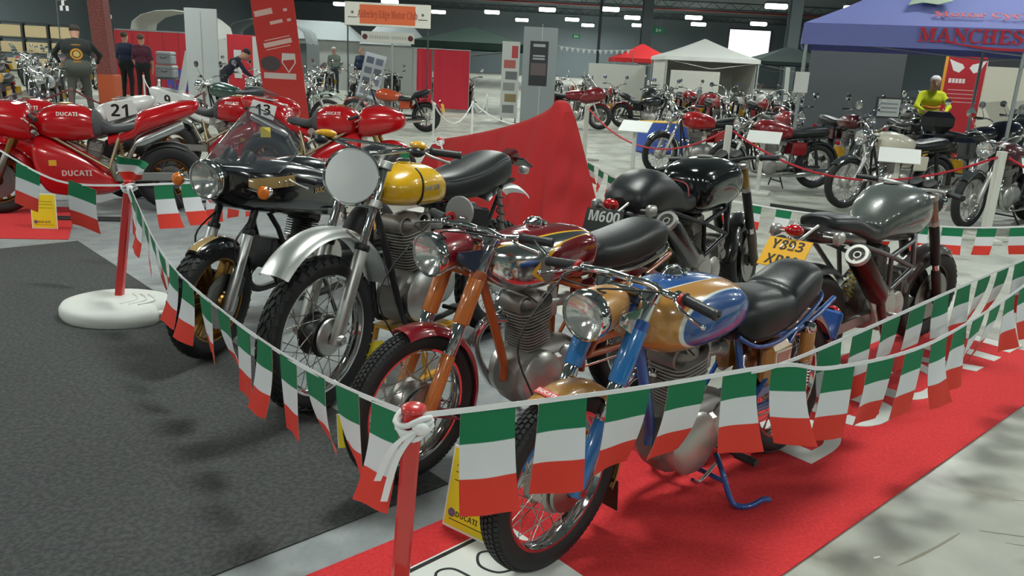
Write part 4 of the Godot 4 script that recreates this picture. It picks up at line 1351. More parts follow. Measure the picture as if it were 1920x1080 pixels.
	for s in [-1.0, 1.0]: shock(root, Vector3(-0.58, 0.74, s * 0.13), ra + Vector3(0.06, 0.03, s * 0.13), dark, chrome, steel, false)
	mb = MB.new()
	for s in [-1.0, 1.0]:
		mb.tube(curve([Vector3(0.25, 0.42, s * 0.05), Vector3(0.33, 0.32, s * 0.1), Vector3(0.2, 0.2, s * 0.14), Vector3(-0.2, 0.2, s * 0.17), Vector3(-0.4, 0.26, s * 0.19)], 5), 0.021, 10)
		mb.lathe([Vector2(0.021, 0), Vector2(0.045, 0.1), Vector2(0.045, 0.5), Vector2(0.03, 0.55)], Vector3(-0.4, 0.26, s * 0.19), Vector3(-1, 0.12, 0), 16)
	obj("exhaust", mb, flat("1d1d1d", 0.4), root)
	mb = MB.new()
	mb.tube([Vector3(-0.05, 0.3, -0.1), Vector3(-0.02, 0.012, -0.26)], 0.012, 8)
	mb.box(Vector3(-0.02, 0.008, -0.28), Vector3(0.05, 0.014, 0.06), 0.004)
	obj("side_stand", mb, dark, root)
	mb = MB.new()
	mb.tube(curve([hc, hc + Vector3(0.08, -0.2, 0.09), fa + Vector3(-0.02, 0.3, 0.11), fa + Vector3(-0.1, 0.1, 0.09)], 6), 0.005, 6)
	mb.tube(curve([hc, hc + Vector3(0.08, -0.2, -0.09), fa + Vector3(-0.02, 0.3, -0.11), fa + Vector3(-0.1, 0.1, -0.09)], 6), 0.005, 6)
	obj("brake_hoses", mb, dark, root, tf)
	place(root, Vector3(-1.505, 0.0125, -3.8), -112.0, wb, -1.5)
	return root

# unfaired twin seen from its right rear
func naked_twin(c: Dictionary) -> Node3D:
	var root := thing(c.name, c.label, "motorcycle")
	var wb := 1.42
	var R := 0.3
	var fa := Vector3(wb / 2, R, 0)
	var ra := Vector3(-wb / 2, R + 0.01, 0)
	var rake := deg_to_rad(24.0)
	var tf := steer(fa, rake, c.steer)
	var d := Vector3(-sin(rake), cos(rake), 0)
	var dark := flat("141517", 0.45)
	var fr: Material = c.frame
	wheel(root, "front_wheel", tf * Transform3D(Basis(), fa), R, 0.12, {"hi": 1, "tread": 3, "kind": "cast", "arms": 3, "rim": c.wheel, "disc": 0.155})
	wheel(root, "rear_wheel", Transform3D(Basis(), ra), R + 0.01, 0.165, {"hi": 1, "tread": 3, "kind": "cast", "arms": 3, "rim": c.wheel, "disc": 0.11})
	fork(root, tf, fa, rake, 0.105, [[-0.04, 0.2, 0.03, 0.028, c.slider, "fork_slider"], [0.2, 0.27, 0.02, 0.02, chrome, "fork_tube"], [0.25, 0.52, 0.029, 0.029, dark, "fork_shroud"], [0.52, 0.72, 0.026, 0.026, c.fork_top, "fork_outer"]], 16)
	yoke(root, tf, fa + d * 0.54, rake, 0.105, alloy, "lower_yoke")
	yoke(root, tf, fa + d * 0.71, rake, 0.105, alloy, "top_yoke")
	var mb := MB.new()
	guard(mb, fa, R + 0.02, 0.14, 55, 175, 0.05, 24, 0.003, 0.3)
	obj("front_mudguard", mb, c.front_guard, root, tf)
	head_lamp(root, tf * Transform3D(Basis(), fa + d * 0.63 + Vector3(0.14, 0.02, 0)), 0.085, 0.12, dark, chrome, 1)
	var hc := fa + d * 0.74
	handlebar(root, tf, [hc, hc + Vector3(0.0, 0.01, -0.08), hc + Vector3(-0.02, 0.02, -0.18), hc + Vector3(-0.1, 0.02, -0.34)], 0.011, c.bar, grip_m, alloy, 1)
	mb = MB.new()
	for s in [-0.045, 0.045]: mb.lathe([Vector2(0.001, 0.02), Vector2(0.036, 0.018), Vector2(0.04, 0.0), Vector2(0.03, -0.05)], hc + Vector3(0.06, 0.03, s), Vector3(-0.6, 0.8, 0), 18)
	obj("instruments", mb, dark, root, tf)
	# tank with knee cut-outs
	mb = MB.new()
	body(mb, c.tank, 5, 32)
	var tank := obj("fuel_tank", mb, c.paint, root)
	mb = MB.new()
	mb.lathe([Vector2(0.05, 0), Vector2(0.05, 0.008), Vector2(0.03, 0.012), Vector2(0.001, 0.013)], Vector3(0.1, c.tank_top, 0), Vector3(0.05, 1, 0), 24)
	obj("fuel_cap", mb, alloy, tank)
	# trellis frame
	mb = MB.new()
	var hd := fa + d * 0.62 - Vector3(0.06, 0, 0)
	for s in [-1.0, 1.0]:
		var a0 := hd + Vector3(-0.01, 0.05, s * 0.03)
		var b0 := hd + Vector3(0.02, -0.06, s * 0.03)
		var a1 := Vector3(0.12, 0.72, s * 0.15)
		var b1 := Vector3(0.16, 0.56, s * 0.15)
		var a2 := Vector3(-0.14, 0.66, s * 0.15)
		var b2 := Vector3(-0.1, 0.46, s * 0.14)
		for q in [[a0, a1], [a1, a2], [b0, b1], [b1, b2], [a1, b1], [b1, a2], [a2, b2], [a2, Vector3(-0.62, 0.8, s * 0.11)], [b2, Vector3(-0.2, 0.34, s * 0.13)], [b2, Vector3(-0.55, 0.77, s * 0.11)], [b0, a1]]: mb.tube(q, 0.0135, 8)
	obj("trellis_frame", mb, fr, root)
	engine_twin(root, Vector3(-0.02, 0.36, 0), 1.02, c.cyl, cast, alloy, 2)
	mb = MB.new()
	for s in [-1.0, 1.0]: body(mb, [[ra.x - 0.06, R - 0.03, R + 0.03, 0.012, 4, 4], [-0.4, R - 0.02, R + 0.06, 0.02, 4, 4], [-0.18, R, R + 0.09, 0.025, 4, 4]], 3, 10)
	obj("swingarm_pivot", mb, alloy, root)
	for s in [-1.0, 1.0]:
		mb = MB.new()
		mb.box(Vector3((ra.x - 0.2) / 2, R + 0.03, s * 0.115), Vector3(0.56, 0.07, 0.03), 0.01, Basis(Vector3.BACK, 0.04))
		obj("swingarm", mb, metalm("9c9c9a", 0.4), root)
	shock(root, Vector3(-0.22, 0.66, 0), Vector3(-0.3, 0.4, 0), dark, chrome, flat("c9b037", 0.4), false)
	# seat and tail
	mb = MB.new()
	body(mb, c.seat, 5, 26)
	obj("seat", mb, leather, root)
	mb = MB.new()
	body(mb, c.tail, 4, 22)
	obj("tail_unit", mb, c.tail_paint, root)
	mb = MB.new()
	guard(mb, ra, R + 0.055, 0.17, 55, 150, 0.04, 20, 0.003)
	obj("rear_hugger", mb, dark, root)
	mb = MB.new()
	mb.ball(c.lamp, Vector3(0.03, 0.03, 0.05), 14)
	obj("tail_lamp", mb, red_lens, root)
	mb = MB.new()
	mb.tube(curve([c.lamp + Vector3(0.12, 0.02, 0.06), c.lamp + Vector3(0.0, -0.05, 0.03), c.plate_at + Vector3(0.01, 0.02, 0.03)], 4), 0.008, 6)
	mb.tube(curve([c.lamp + Vector3(0.12, 0.02, -0.06), c.lamp + Vector3(0.0, -0.05, -0.03), c.plate_at + Vector3(0.01, 0.02, -0.03)], 4), 0.008, 6)
	obj("plate_bracket", mb, alloy, root)
	plate_of(root, Transform3D(Basis(Vector3.UP, -PI / 2) * Basis(Vector3.RIGHT, c.plate_tilt), c.plate_at), 0.23, 0.165, c.plate_back, c.plate_ink, c.plate_lines, 0.058)
	for s in [-1.0, 1.0]:
		mb = MB.new()
		mb.lathe([Vector2(0.001, -0.05), Vector2(0.018, -0.035), Vector2(0.022, 0.02), Vector2(0.015, 0.03), Vector2(0.001, 0.032)], c.lamp + Vector3(0.12, -0.03, s * 0.17), Vector3(-1, 0, 0), 12, false, Vector2(1.0, 1.6))
		mb.tube([c.lamp + Vector3(0.12, -0.03, s * 0.05), c.lamp + Vector3(0.12, -0.03, s * 0.16)], 0.007, 6)
		obj("indicator", mb, alloy, root)
	# high silencers
	for s in ([1.0] if c.one_can else [-1.0, 1.0]):
		mb = MB.new()
		mb.tube(curve([Vector3(0.1, 0.22, s * 0.1), Vector3(-0.1, 0.2, s * 0.16), Vector3(-0.26, 0.32, s * 0.2), Vector3(-0.36, 0.48, s * 0.21)], 5), 0.024, 10)
		obj("exhaust_pipe", mb, c.pipe, root)
		mb = MB.new()
		var p0 := Vector3(-0.34, 0.45, s * 0.21)
		var dir := Vector3(-0.75, 0.62, 0.02)
		mb.lathe([Vector2(0.026, 0), Vector2(0.05, 0.06), Vector2(0.058, 0.1), Vector2(0.058, 0.42), Vector2(0.05, 0.45)], p0, dir, 22)
		var can := obj("silencer", mb, c.can, root)
		mb = MB.new()
		mb.lathe([Vector2(0.05, 0.44), Vector2(0.06, 0.455), Vector2(0.056, 0.475), Vector2(0.04, 0.475), Vector2(0.034, 0.44), Vector2(0.02, 0.44), Vector2(0.02, 0.47), Vector2(0.014, 0.47), Vector2(0.012, 0.43), Vector2(0.001, 0.42)], p0, dir, 22)
		obj("end_cap", mb, alloy, can)
	for s in [-1.0, 1.0]:
		mb = MB.new()
		mb.plate([Vector2(-0.28, 0.34), Vector2(-0.16, 0.36), Vector2(-0.42, 0.6), Vector2(-0.5, 0.62)], 0.012, Transform3D(Basis(), Vector3(0, 0, s * 0.16)))
		mb.tube([Vector3(-0.22, 0.36, s * 0.15), Vector3(-0.2, 0.36, s * 0.26)], 0.012, 8)
		mb.tube([Vector3(-0.47, 0.6, s * 0.15), Vector3(-0.46, 0.6, s * 0.25)], 0.012, 8)
		obj("foot_rest", mb, alloy, root)
	mb = MB.new()
	mb.tube([Vector3(-0.05, 0.28, -0.1), Vector3(-0.02, 0.012, -0.26)], 0.012, 8)
	mb.box(Vector3(-0.02, 0.008, -0.28), Vector3(0.05, 0.014, 0.06), 0.004)
	obj("side_stand", mb, dark, root)
	return root

func bike_grey():
	var r := naked_twin({"name": "unfaired_twin", "label": "dark grey unfaired twin with yellow rear number plate and upswept exhaust", "steer": -12.0, "frame": metalm("6e6e70", 0.4), "wheel": flat("242424", 0.4), "slider": flat("2a211d", 0.4), "fork_top": metalm("9a8474", 0.4), "front_guard": paint("3a2c2c", 0.3), "bar": alloy,
		"tank": [[-0.2, 0.74, 0.82, 0.05], [-0.18, 0.72, 0.88, 0.1, 3, 2.4], [-0.08, 0.72, 0.98, 0.14, 2.6, 2.4], [0.08, 0.7, 1.03, 0.175, 2.4, 2.4, 0.6], [0.22, 0.7, 1.02, 0.18, 2.4, 2.4, 0.6], [0.34, 0.74, 0.97, 0.15, 2.4, 2.4, 0.55], [0.39, 0.8, 0.92, 0.09], [0.405, 0.84, 0.88, 0.02]], "tank_top": 1.028,
		"paint": paint("4f5552", 0.3), "cyl": flat("4a4744", 0.5), "seat": [[-0.72, 0.87, 0.9, 0.03], [-0.7, 0.84, 0.92, 0.1, 3, 2.6], [-0.5, 0.8, 0.91, 0.13, 3, 2.6], [-0.35, 0.75, 0.85, 0.14, 3, 2.8], [-0.22, 0.73, 0.83, 0.12, 3, 2.8], [-0.13, 0.74, 0.85, 0.08]],
		"tail": [[-0.84, 0.83, 0.86, 0.04], [-0.8, 0.79, 0.875, 0.1, 3, 2.4], [-0.6, 0.76, 0.86, 0.13, 3, 2.4], [-0.4, 0.73, 0.8, 0.12, 3, 2.4]], "tail_paint": paint("2b2526", 0.3), "lamp": Vector3(-0.93, 0.86, 0), "plate_at": Vector3(-1.0, 0.755, 0), "plate_back": flat("e0a40c", 0.45), "plate_ink": flat("14120c", 0.6), "plate_tilt": -0.7, "plate_lines": ["Y893", "XPM"], "one_can": false, "pipe": metalm("6b5350", 0.35), "can": metalm("4a2c2b", 0.3)})
	place(r, Vector3(2.478, 0.0125, -4.683), 42.0, 1.35, -2.5)
	r.basis = r.basis.scaled(Vector3.ONE * 0.95)
func bike_black():
	var r := naked_twin({"name": "unfaired_twin", "label": "glossy black unfaired twin with black number plate and rounded black seat hump", "steer": 10.0, "frame": metalm("3f3f42", 0.35), "wheel": flat("1c1c1c", 0.4), "slider": flat("5b5148", 0.45), "fork_top": metalm("a58a55", 0.4), "front_guard": paint("141414", 0.3), "bar": flat("222222", 0.4),
		"tank": [[-0.2, 0.78, 0.84, 0.05], [-0.185, 0.72, 0.95, 0.12, 3.4, 3], [-0.1, 0.7, 1.0, 0.165, 3.2, 3], [0.08, 0.7, 1.02, 0.18, 3, 3, 0.6], [0.22, 0.71, 1.01, 0.18, 2.8, 2.8, 0.6], [0.34, 0.75, 0.97, 0.15, 2.4, 2.4, 0.55], [0.39, 0.8, 0.92, 0.09], [0.405, 0.84, 0.88, 0.02]], "tank_top": 1.02,
		"paint": paint("08090b", 0.16), "cyl": metalm("8a8783", 0.4), "seat": [[-0.82, 0.8, 0.86, 0.04], [-0.78, 0.75, 0.92, 0.12, 2.6, 2.2], [-0.66, 0.74, 0.985, 0.15, 2.6, 2.2], [-0.52, 0.74, 0.985, 0.155, 2.6, 2.2], [-0.4, 0.74, 0.92, 0.15, 2.8, 2.2], [-0.3, 0.73, 0.84, 0.13, 3, 2.6], [-0.2, 0.73, 0.84, 0.12, 3, 2.8]],
		"tail": [[-0.84, 0.76, 0.79, 0.04], [-0.8, 0.72, 0.8, 0.1, 3, 2.4], [-0.6, 0.7, 0.79, 0.13, 3, 2.4], [-0.4, 0.69, 0.77, 0.12, 3, 2.4]], "tail_paint": flat("1b1c1e", 0.4), "lamp": Vector3(-0.9, 0.83, 0), "plate_at": Vector3(-0.97, 0.73, 0), "plate_back": flat("101112", 0.4), "plate_ink": flat("b9bab8", 0.4), "plate_tilt": -0.35, "plate_lines": ["M600", ""], "one_can": false, "pipe": metalm("8f8a84", 0.3), "can": metalm("77757a", 0.25)})
	var rl := MB.new()
	for s in [-1.0, 1.0]: rl.tube(curve([Vector3(-0.36, 0.835, s * 0.155), Vector3(-0.33, 0.9, s * 0.12), Vector3(-0.32, 0.92, 0.0)], 4), 0.004, 6)
	obj("red_piping", rl, flat("7e1622", 0.5), r)
	place(r, Vector3(1.55, 0.004, -5.32), 50.0, 1.42, -2.5)

# ---------------------------------------------------------------- the stand: carpets, posts, bunting
func slab(called: String, corners: Array, y0: float, y1: float, m: Material, label: String, category: String) -> MeshInstance3D:
	# corners (x, z) in order
	var mb := MB.new()
	var top := []
	var low := []
	for q in corners:
		top.append(Vector3(q.x, y1, q.y))
		low.append(Vector3(q.x, y0, q.y))
	mb.fan(top)
	mb.grid([low, top], true)
	var o := obj(called, mb, m)
	tag(o, label, category)
	return o
func grainy(key: String, c0: Color, c1: Color, freq: float, s: int, scale: float, rough := 0.9, bump := 0.0, oct := 5, lo := 0.25, hi := 0.75) -> StandardMaterial3D:
	var m := mat(key, Color.WHITE, rough)
	m.albedo_texture = noise_tex(freq, s, c0, c1, 512, oct, lo, hi)
	m.uv1_triplanar = true
	m.uv1_world_triplanar = true
	m.uv1_scale = Vector3.ONE * scale
	if bump > 0.0:
		m.normal_enabled = true
		m.normal_texture = noise_normal(0.2, s + 7)
		m.normal_scale = bump
	return m

const N := Vector2(0.669, 0.743)     # across the runner, towards the visitors' aisle
const D := Vector2(0.743, -0.669)    # along the runner, away
func on_runner(s: float, n: float) -> Vector2:
	return D * s + N * n

func carpets():
	var red := grainy("red_carpet", Color("c6282c"), Color("d43237"), 0.06, 11, 1.6, 0.95, 0.2, 6)
	var run := slab("red_carpet", [on_runner(-1.2, -1.92), on_runner(5.3, -1.92), on_runner(5.34, -1.03), on_runner(-1.2, -1.03)], 0.0032, 0.008, red, "long red carpet runner with big white letters under the blue café racer", "carpet")
	# white letters laid into the runner
	var lt := Basis(Vector3(D.x, 0, D.y), Vector3(-N.x, 0, -N.y), Vector3.UP)
	lettering("DUCATI", 0.36, 0.004, flat("cfd0cc", 0.95), run, Transform3D(lt, Vector3(on_runner(4.15, 0).x - 1.52 * N.x, 0.0085, on_runner(4.15, 0).y - 1.52 * N.y)), false, 1.5)
	slab("red_carpet", [Vector2(-3.5, -6.1), Vector2(-4.1, -7.35), Vector2(-9.0, -6.9), Vector2(-9.0, -5.3)], 0.0032, 0.008, red, "red carpet strip in front of the fully faired red bike with the yellow card", "carpet")
	var blk := grainy("charcoal_carpet", Color("3a3b3c"), Color("4d4e4d"), 0.05, 21, 1.4, 0.98, 0.2, 6)
	var u := Vector2(-0.684, -0.729)
	var v := Vector2(-0.7295, 0.684)
	var k := Vector2(-0.2, -2.65)
	slab("charcoal_carpet", [k, k + u * 4.69, k + u * 4.69 + v * 5.5, k + v * 5.5], 0.0032, 0.008, blk, "wide charcoal carpet in front of the row of bikes", "carpet")
	# pale grey vinyl under the stand
	var gv := grainy("grey_vinyl", Color("84898b"), Color("95999a"), 0.02, 31, 0.5, 0.55, 0.1)
	slab("vinyl_sheet", [on_runner(-1.4, -1.2), on_runner(2.6, -1.2), on_runner(2.9, -1.8), Vector2(0.6, -4.4), Vector2(-1.4, -7.2), Vector2(-3.0, -9.4), Vector2(-9.0, -8.6), Vector2(-9.0, -1.0)], 0.0, 0.003, gv, "pale grey vinyl sheet laid under the stand", "vinyl sheet")
	# white mat with a black line and cursive letters at the near end of the runner
	var mw := flat("d9dad6", 0.8)
	var poly := []
	for i in 15:
		var t := i / 14.0
		poly.append(on_runner(1.62 - t * 1.9, -1.78 + 0.03 * sin(t * PI)))
	for i in 15:
		var t := i / 14.0
		poly.append(on_runner(-0.28 + t * 1.9, -1.18 - 0.04 * sin(t * PI)))
	var wm := slab("printed_mat", poly, 0.0082, 0.0105, mw, "white mat with black outline and thin cursive letters under a front wheel", "mat")
	var mb := MB.new()
	var ln := []
	for i in 15:
		var t := i / 14.0
		var q := on_runner(1.62 - t * 1.9, -1.765 + 0.03 * sin(t * PI))
		ln.append(Vector3(q.x, 0.0105, q.y))
	for i in 14: mb.box((ln[i] + ln[i + 1]) / 2, Vector3(ln[i].distance_to(ln[i + 1]) * 1.05, 0.001, 0.016), 0.0, look_basis(ln[i + 1] - ln[i]))
	obj("outline", mb, flat("2b2b2b", 0.9), wm)
	for q in [[[Vector2(-0.14, 0.0), Vector2(-0.13, 0.09), Vector2(-0.09, 0.13), Vector2(-0.05, 0.1), Vector2(-0.04, 0.0)], 0.0], [[Vector2(-0.04, 0.06), Vector2(0.0, 0.13), Vector2(0.05, 0.12), Vector2(0.07, 0.06), Vector2(0.08, 0.0)], 0.0], [[Vector2(0.2, 0.0), Vector2(0.15, 0.02), Vector2(0.13, 0.08), Vector2(0.17, 0.13), Vector2(0.22, 0.1), Vector2(0.24, 0.03), Vector2(0.2, 0.0)], 0.0]]:
		mb = MB.new()
		var pts := []
		for w in curve(q[0], 5):
			var g := on_runner(1.27 + w.x, -1.56 - w.y)
			pts.append(Vector3(g.x, 0.011, g.y))
		for i in pts.size() - 1: mb.box((pts[i] + pts[i + 1]) / 2, Vector3(pts[i].distance_to(pts[i + 1]) * 1.2, 0.001, 0.009), 0.0, look_basis(pts[i + 1] - pts[i]))
		obj("cursive_stroke", mb, flat("333333", 0.9), wm)

func plastic_base(parent: Node3D, at: Vector3):
	# a flat round water-filled foot with a scooped handle
	var mb := MB.new()
	var rows := []
	var prof := [[0.96, 0.0], [1.0, 0.02], [1.0, 0.055], [0.95, 0.08], [0.8, 0.095], [0.2, 0.1]]
	for q in prof:
		var ring := []
		for j in 40:
			var a := TAU * j / 40
			var r: float = 0.29 * q[0]
			# cut back on one side where the grip is
			var cut := 1.0 - 0.3 * exp(-pow((fposmod(a + PI, TAU) - PI - 0.1) / 0.28, 2.0))
			ring.append(at + Vector3(cos(a) * r * 1.12 * cut, q[1], sin(a) * r * 0.92))
		rows.append(ring)
	mb.grid(rows, true)
	mb.fan(rows[-1])
	mb.fan(rows[0], true)
	mb.tube(curve([at + Vector3(0.24, 0.05, 0.1), at + Vector3(0.33, 0.055, 0.06), at + Vector3(0.33, 0.055, -0.02), at + Vector3(0.25, 0.05, -0.06)], 5), 0.016, 8)
	obj("weighted_foot", mb, flat("d8d9d4", 0.5), parent)
	mb = MB.new()
	for k in 3: mb.tube(curve([at + Vector3(0.03 + 0.045 * k, 0.1, -0.1), at + Vector3(0.1 + 0.05 * k, 0.1, 0.0), at + Vector3(0.05 + 0.05 * k, 0.098, 0.1)], 5), 0.005, 5)
	obj("moulded_rib", mb, flat("d8d9d4", 0.5), parent)

func red_post(label: String, foot: Vector3, base: Vector3, top: Vector3, wrap := false):
	var p := thing("rope_post", label, "post", Vector3(base.x, 0, base.z))
	plastic_base(p, Vector3(foot.x - base.x, 0.008, foot.z - base.z))
	var mb := MB.new()
	var d := top - base
	var bs := look_basis(d) * Basis(Vector3.RIGHT, 0.5)
	mb.box(Vector3(0, base.y, 0) + d / 2, Vector3(d.length(), 0.042, 0.042), 0.006, bs)
	mb.ball(Vector3(0, base.y, 0) + d, Vector3(0.03, 0.014, 0.03), 14)
	obj("pole", mb, paint("c5201f", 0.4), p)
	# knotted white tape at its head
	mb = MB.new()
	var t := Vector3(0, base.y, 0) + d * 0.985
	for k in 3:
		var ring := []
		for j in 18:
			var a := TAU * j / 18
			ring.append(t + Vector3(cos(a) * (0.036 + 0.006 * sin(a * 3 + k)), -0.01 - 0.014 * k + 0.01 * sin(a * 2 + k), sin(a) * 0.036))
		mb.tube(ring, 0.007, 6, false, true)
	mb.ball(t + Vector3(0.02, -0.02, 0.035), Vector3(0.02, 0.016, 0.016), 10)
	for e in ([Vector3(-0.07, -0.14, 0.03), Vector3(-0.055, -0.19, 0.03)] if wrap else [Vector3(0.04, -0.1, 0.03)]):
		var q := curve([t + Vector3(0.015, -0.02, 0.04), t + e * 0.5 + Vector3(0.0, 0.012, 0.04), t + e + Vector3(0, 0, 0.03)], 5)
		var rows := []
		for i in q.size(): rows.append([q[i] + Vector3(-0.008, 0, 0), q[i] + Vector3(0.008, 0.004, 0.006)])
		mb.sheet(rows, 0.0015)
	obj("knotted_tape", mb, cloth("e2e2e4"), p)
	return p

var flag_meshes := {}
func flag_mesh(w: float, h: float, v: int) -> ArrayMesh:
	var key := "f%f_%f_%d" % [w, h, v]
	if flag_meshes.has(key): return flag_meshes[key]
	var rg := RandomNumberGenerator.new()
	rg.seed = 100 + v
	var curl := rg.randf_range(-0.05, 0.07)
	var wave := rg.randf_range(0.003, 0.012)
	var ph := rg.randf_range(0, 6)
	var skew := rg.randf_range(-0.02, 0.02)
	var rows := []
	for i in 13:
		var t := i / 12.0
		var row := []
		for j in 8:
			var u := j / 7.0
			row.append(Vector3((u - 0.5) * w + skew * t * t, -t * h * (1.0 - 0.06 * absf(curl) * 10 * t), curl * t * t * (0.6 + 0.8 * u) + wave * t * sin(u * 4 + ph + t * 2)))
		rows.append(row)
	var mb := MB.new()
	mb.sheet(rows, 0.0012)
	var m := mb.done()
	flag_meshes[key] = m
	return m
var flag_m: StandardMaterial3D
func bunting(label: String, pts: Array, flags: Array, w: float, h: float, seed_: int, face := INF):
	# pts: the string; flags: distances along it
	var b := thing("flag_bunting", label, "bunting", Vector3(pts[0].x, 0, pts[0].z))
	var o := b.position
	var loc := []
	for q in pts: loc.append(q - o)
	var c := curve(loc, 8)
	var mb := MB.new()
	var rows := []
	for i in c.size():
		var tw := 0.5 + 0.5 * sin(i * 0.6)
		rows.append([c[i] + Vector3(0, 0.004, 0), c[i] + Vector3(0, -0.009, 0.004 * tw)])
	mb.sheet(rows, 0.0015)
	obj("tape", mb, cloth("e2e2e4"), b)
	var cum := [0.0]
	for i in range(1, c.size()): cum.append(cum[-1] + c[i].distance_to(c[i - 1]))
	var k := 0
	for s in flags:
		var i := 1
		while i < c.size() - 1 and cum[i] < s: i += 1
		var t: float = clampf((s - cum[i - 1]) / maxf(cum[i] - cum[i - 1], 0.001), 0, 1)
		var q: Vector3 = c[i - 1].lerp(c[i], t)
		var dir: Vector3 = (c[i] - c[i - 1]).normalized()
		var x := dir
		var z := x.cross(Vector3.UP).normalized()
		# hangs straight down but keeps its top edge on the tape
		var bs := Basis(x, Vector3.UP, z)
		if face != INF: bs = Basis(Vector3.UP, face) * Basis(Vector3.BACK, -0.2)
		obj("flag", flag_mesh(w, h, (seed_ + k * 5) % 9), flag_m, b, Transform3D(bs, q + Vector3(0, -0.004, 0)))
		k += 1
	return b
func spaced(a: float, step: float, n: int) -> Array:
	var r := []
	for i in n: r.append(a + step * i)
	return r

func barrier():
	var im := Image.create(4, 96, false, Image.FORMAT_RGB8)
	for y in 96:
		for x in 4: im.set_pixel(x, y, Color("12724a") if y < 32 else Color("d7d8dc") if y < 64 else Color("d83a2c"))
	flag_m = image_mat("flag_cloth", im, 0.9)
	flag_m.backlight_enabled = true
	flag_m.backlight = Color(0.12, 0.12, 0.12)
	flag_m.normal_enabled = true
	red_post("red post nearest the viewer with a big white knot at its head", Vector3(-0.25, 0, -1.62), Vector3(-0.248, 0.05, -1.66), Vector3(-0.205, 0.765, -1.64), true)
	red_post("red post in a round white foot on the charcoal carpet", Vector3(-2.24, 0, -4.36), Vector3(-2.275, 0.08, -4.42), Vector3(-2.215, 0.755, -4.53))
	red_post("red post that holds the far end of the bunting beside the runner", Vector3(4.1, 0, -5.3), Vector3(4.1, 0.05, -5.3), Vector3(4.1, 0.78, -5.3))
	red_post("red post behind the yellow trail bike beside the red dust sheet", Vector3(-0.75, 0, -7.62), Vector3(-0.75, 0.05, -7.62), Vector3(-0.75, 0.79, -7.6))
	var c := Vector3(-0.205, 0.75, -1.64)
	var l := Vector3(-2.215, 0.735, -4.53)
	var mid := []
	for i in 9:
		var t := i / 8.0
		mid.append(c.lerp(l, t) - Vector3(0, 0.2 * 4 * t * (1 - t), 0) + Vector3(-0.82, 0, 0.57) * 0.045 * exp(-pow((t - 0.68) / 0.2, 2.0)) * (1.0 if t < 0.99 else 0.0))
	bunting("green, white and red flag bunting sagging between the two red posts", mid, spaced(0.15, 0.235, 15), 0.155, 0.26, 1)
	var j := Vector3(0.84, 0.65, -2.35)
	bunting("green, white and red flag bunting before the blue café racer's wheels", [c, c.lerp(j, 0.5) + Vector3(0, -0.01, 0), j, Vector3(1.05, 0.615, -2.45), Vector3(1.45, 0.6, -2.72), Vector3(1.95, 0.6, -3.2), Vector3(2.6, 0.64, -3.85), Vector3(4.08, 0.745, -5.28)], spaced(0.2, 0.225, 24), 0.155, 0.26, 4)
	bunting("higher taut flag bunting tied beside the blue café racer's rear wheel", [j + Vector3(-0.1, 0.01, -0.03), j, j.lerp(Vector3(4.08, 0.765, -5.28), 0.33), j.lerp(Vector3(4.08, 0.765, -5.28), 0.66), Vector3(4.08, 0.765, -5.28)], spaced(0.55, 0.235, 17), 0.155, 0.26, 2)
	# behind the post on the carpet
	bunting("flag bunting strung past the fully faired red bike", [l, Vector3(-2.9, 0.66, -5.0), Vector3(-3.8, 0.72, -5.85), Vector3(-4.6, 0.8, -6.6)], [0.5, 1.38], 0.22, 0.29, 3, -0.35)
	bunting("flag bunting running behind the black half-faired bike", [l, Vector3(-2.0, 0.66, -5.3), Vector3(-1.8, 0.6, -6.2), Vector3(-1.5, 0.62, -7.0), Vector3(-0.75, 0.76, -7.6)], spaced(0.28, 0.24, 13), 0.165, 0.275, 6)
	bunting("flag bunting hanging low between the red dust sheet and the black twin", [Vector3(0.5, 0.62, -9.3), Vector3(0.8, 0.5, -8.6), Vector3(1.1, 0.43, -7.9), Vector3(2.0, 0.4, -7.2), Vector3(2.6, 0.42, -6.6), Vector3(3.6, 0.42, -6.35), Vector3(4.08, 0.7, -5.3)], [0.45, 0.72, 0.99, 1.26, 2.25, 2.55, 2.85, 3.15, 3.45, 3.75, 4.0, 4.25, 4.5, 4.75, 5.0, 5.25], 0.15, 0.22, 5)
	# tied flag at the head of the post on the carpet
	var tf := thing("hand_flag", "crumpled flag tied to the head of the post on the charcoal carpet", "flag", l + Vector3(0, 0.0, 0))
	var mb := MB.new()
	var rows := []
	for i in 10:
		var t := i / 9.0
		var row := []
		for q in 9:
			var u := q / 8.0
			row.append(Vector3(lerpf(-0.06, 0.13, u) * (0.5 + 0.5 * (1 - t)), 0.03 + 0.14 * (1 - t) * (1 - 0.3 * u), 0.03 * sin(u * 7 + t * 3)))
		rows.append(row)
	mb.sheet(rows, 0.0015)
	obj("crumpled_cloth", mb, flag_m, tf)

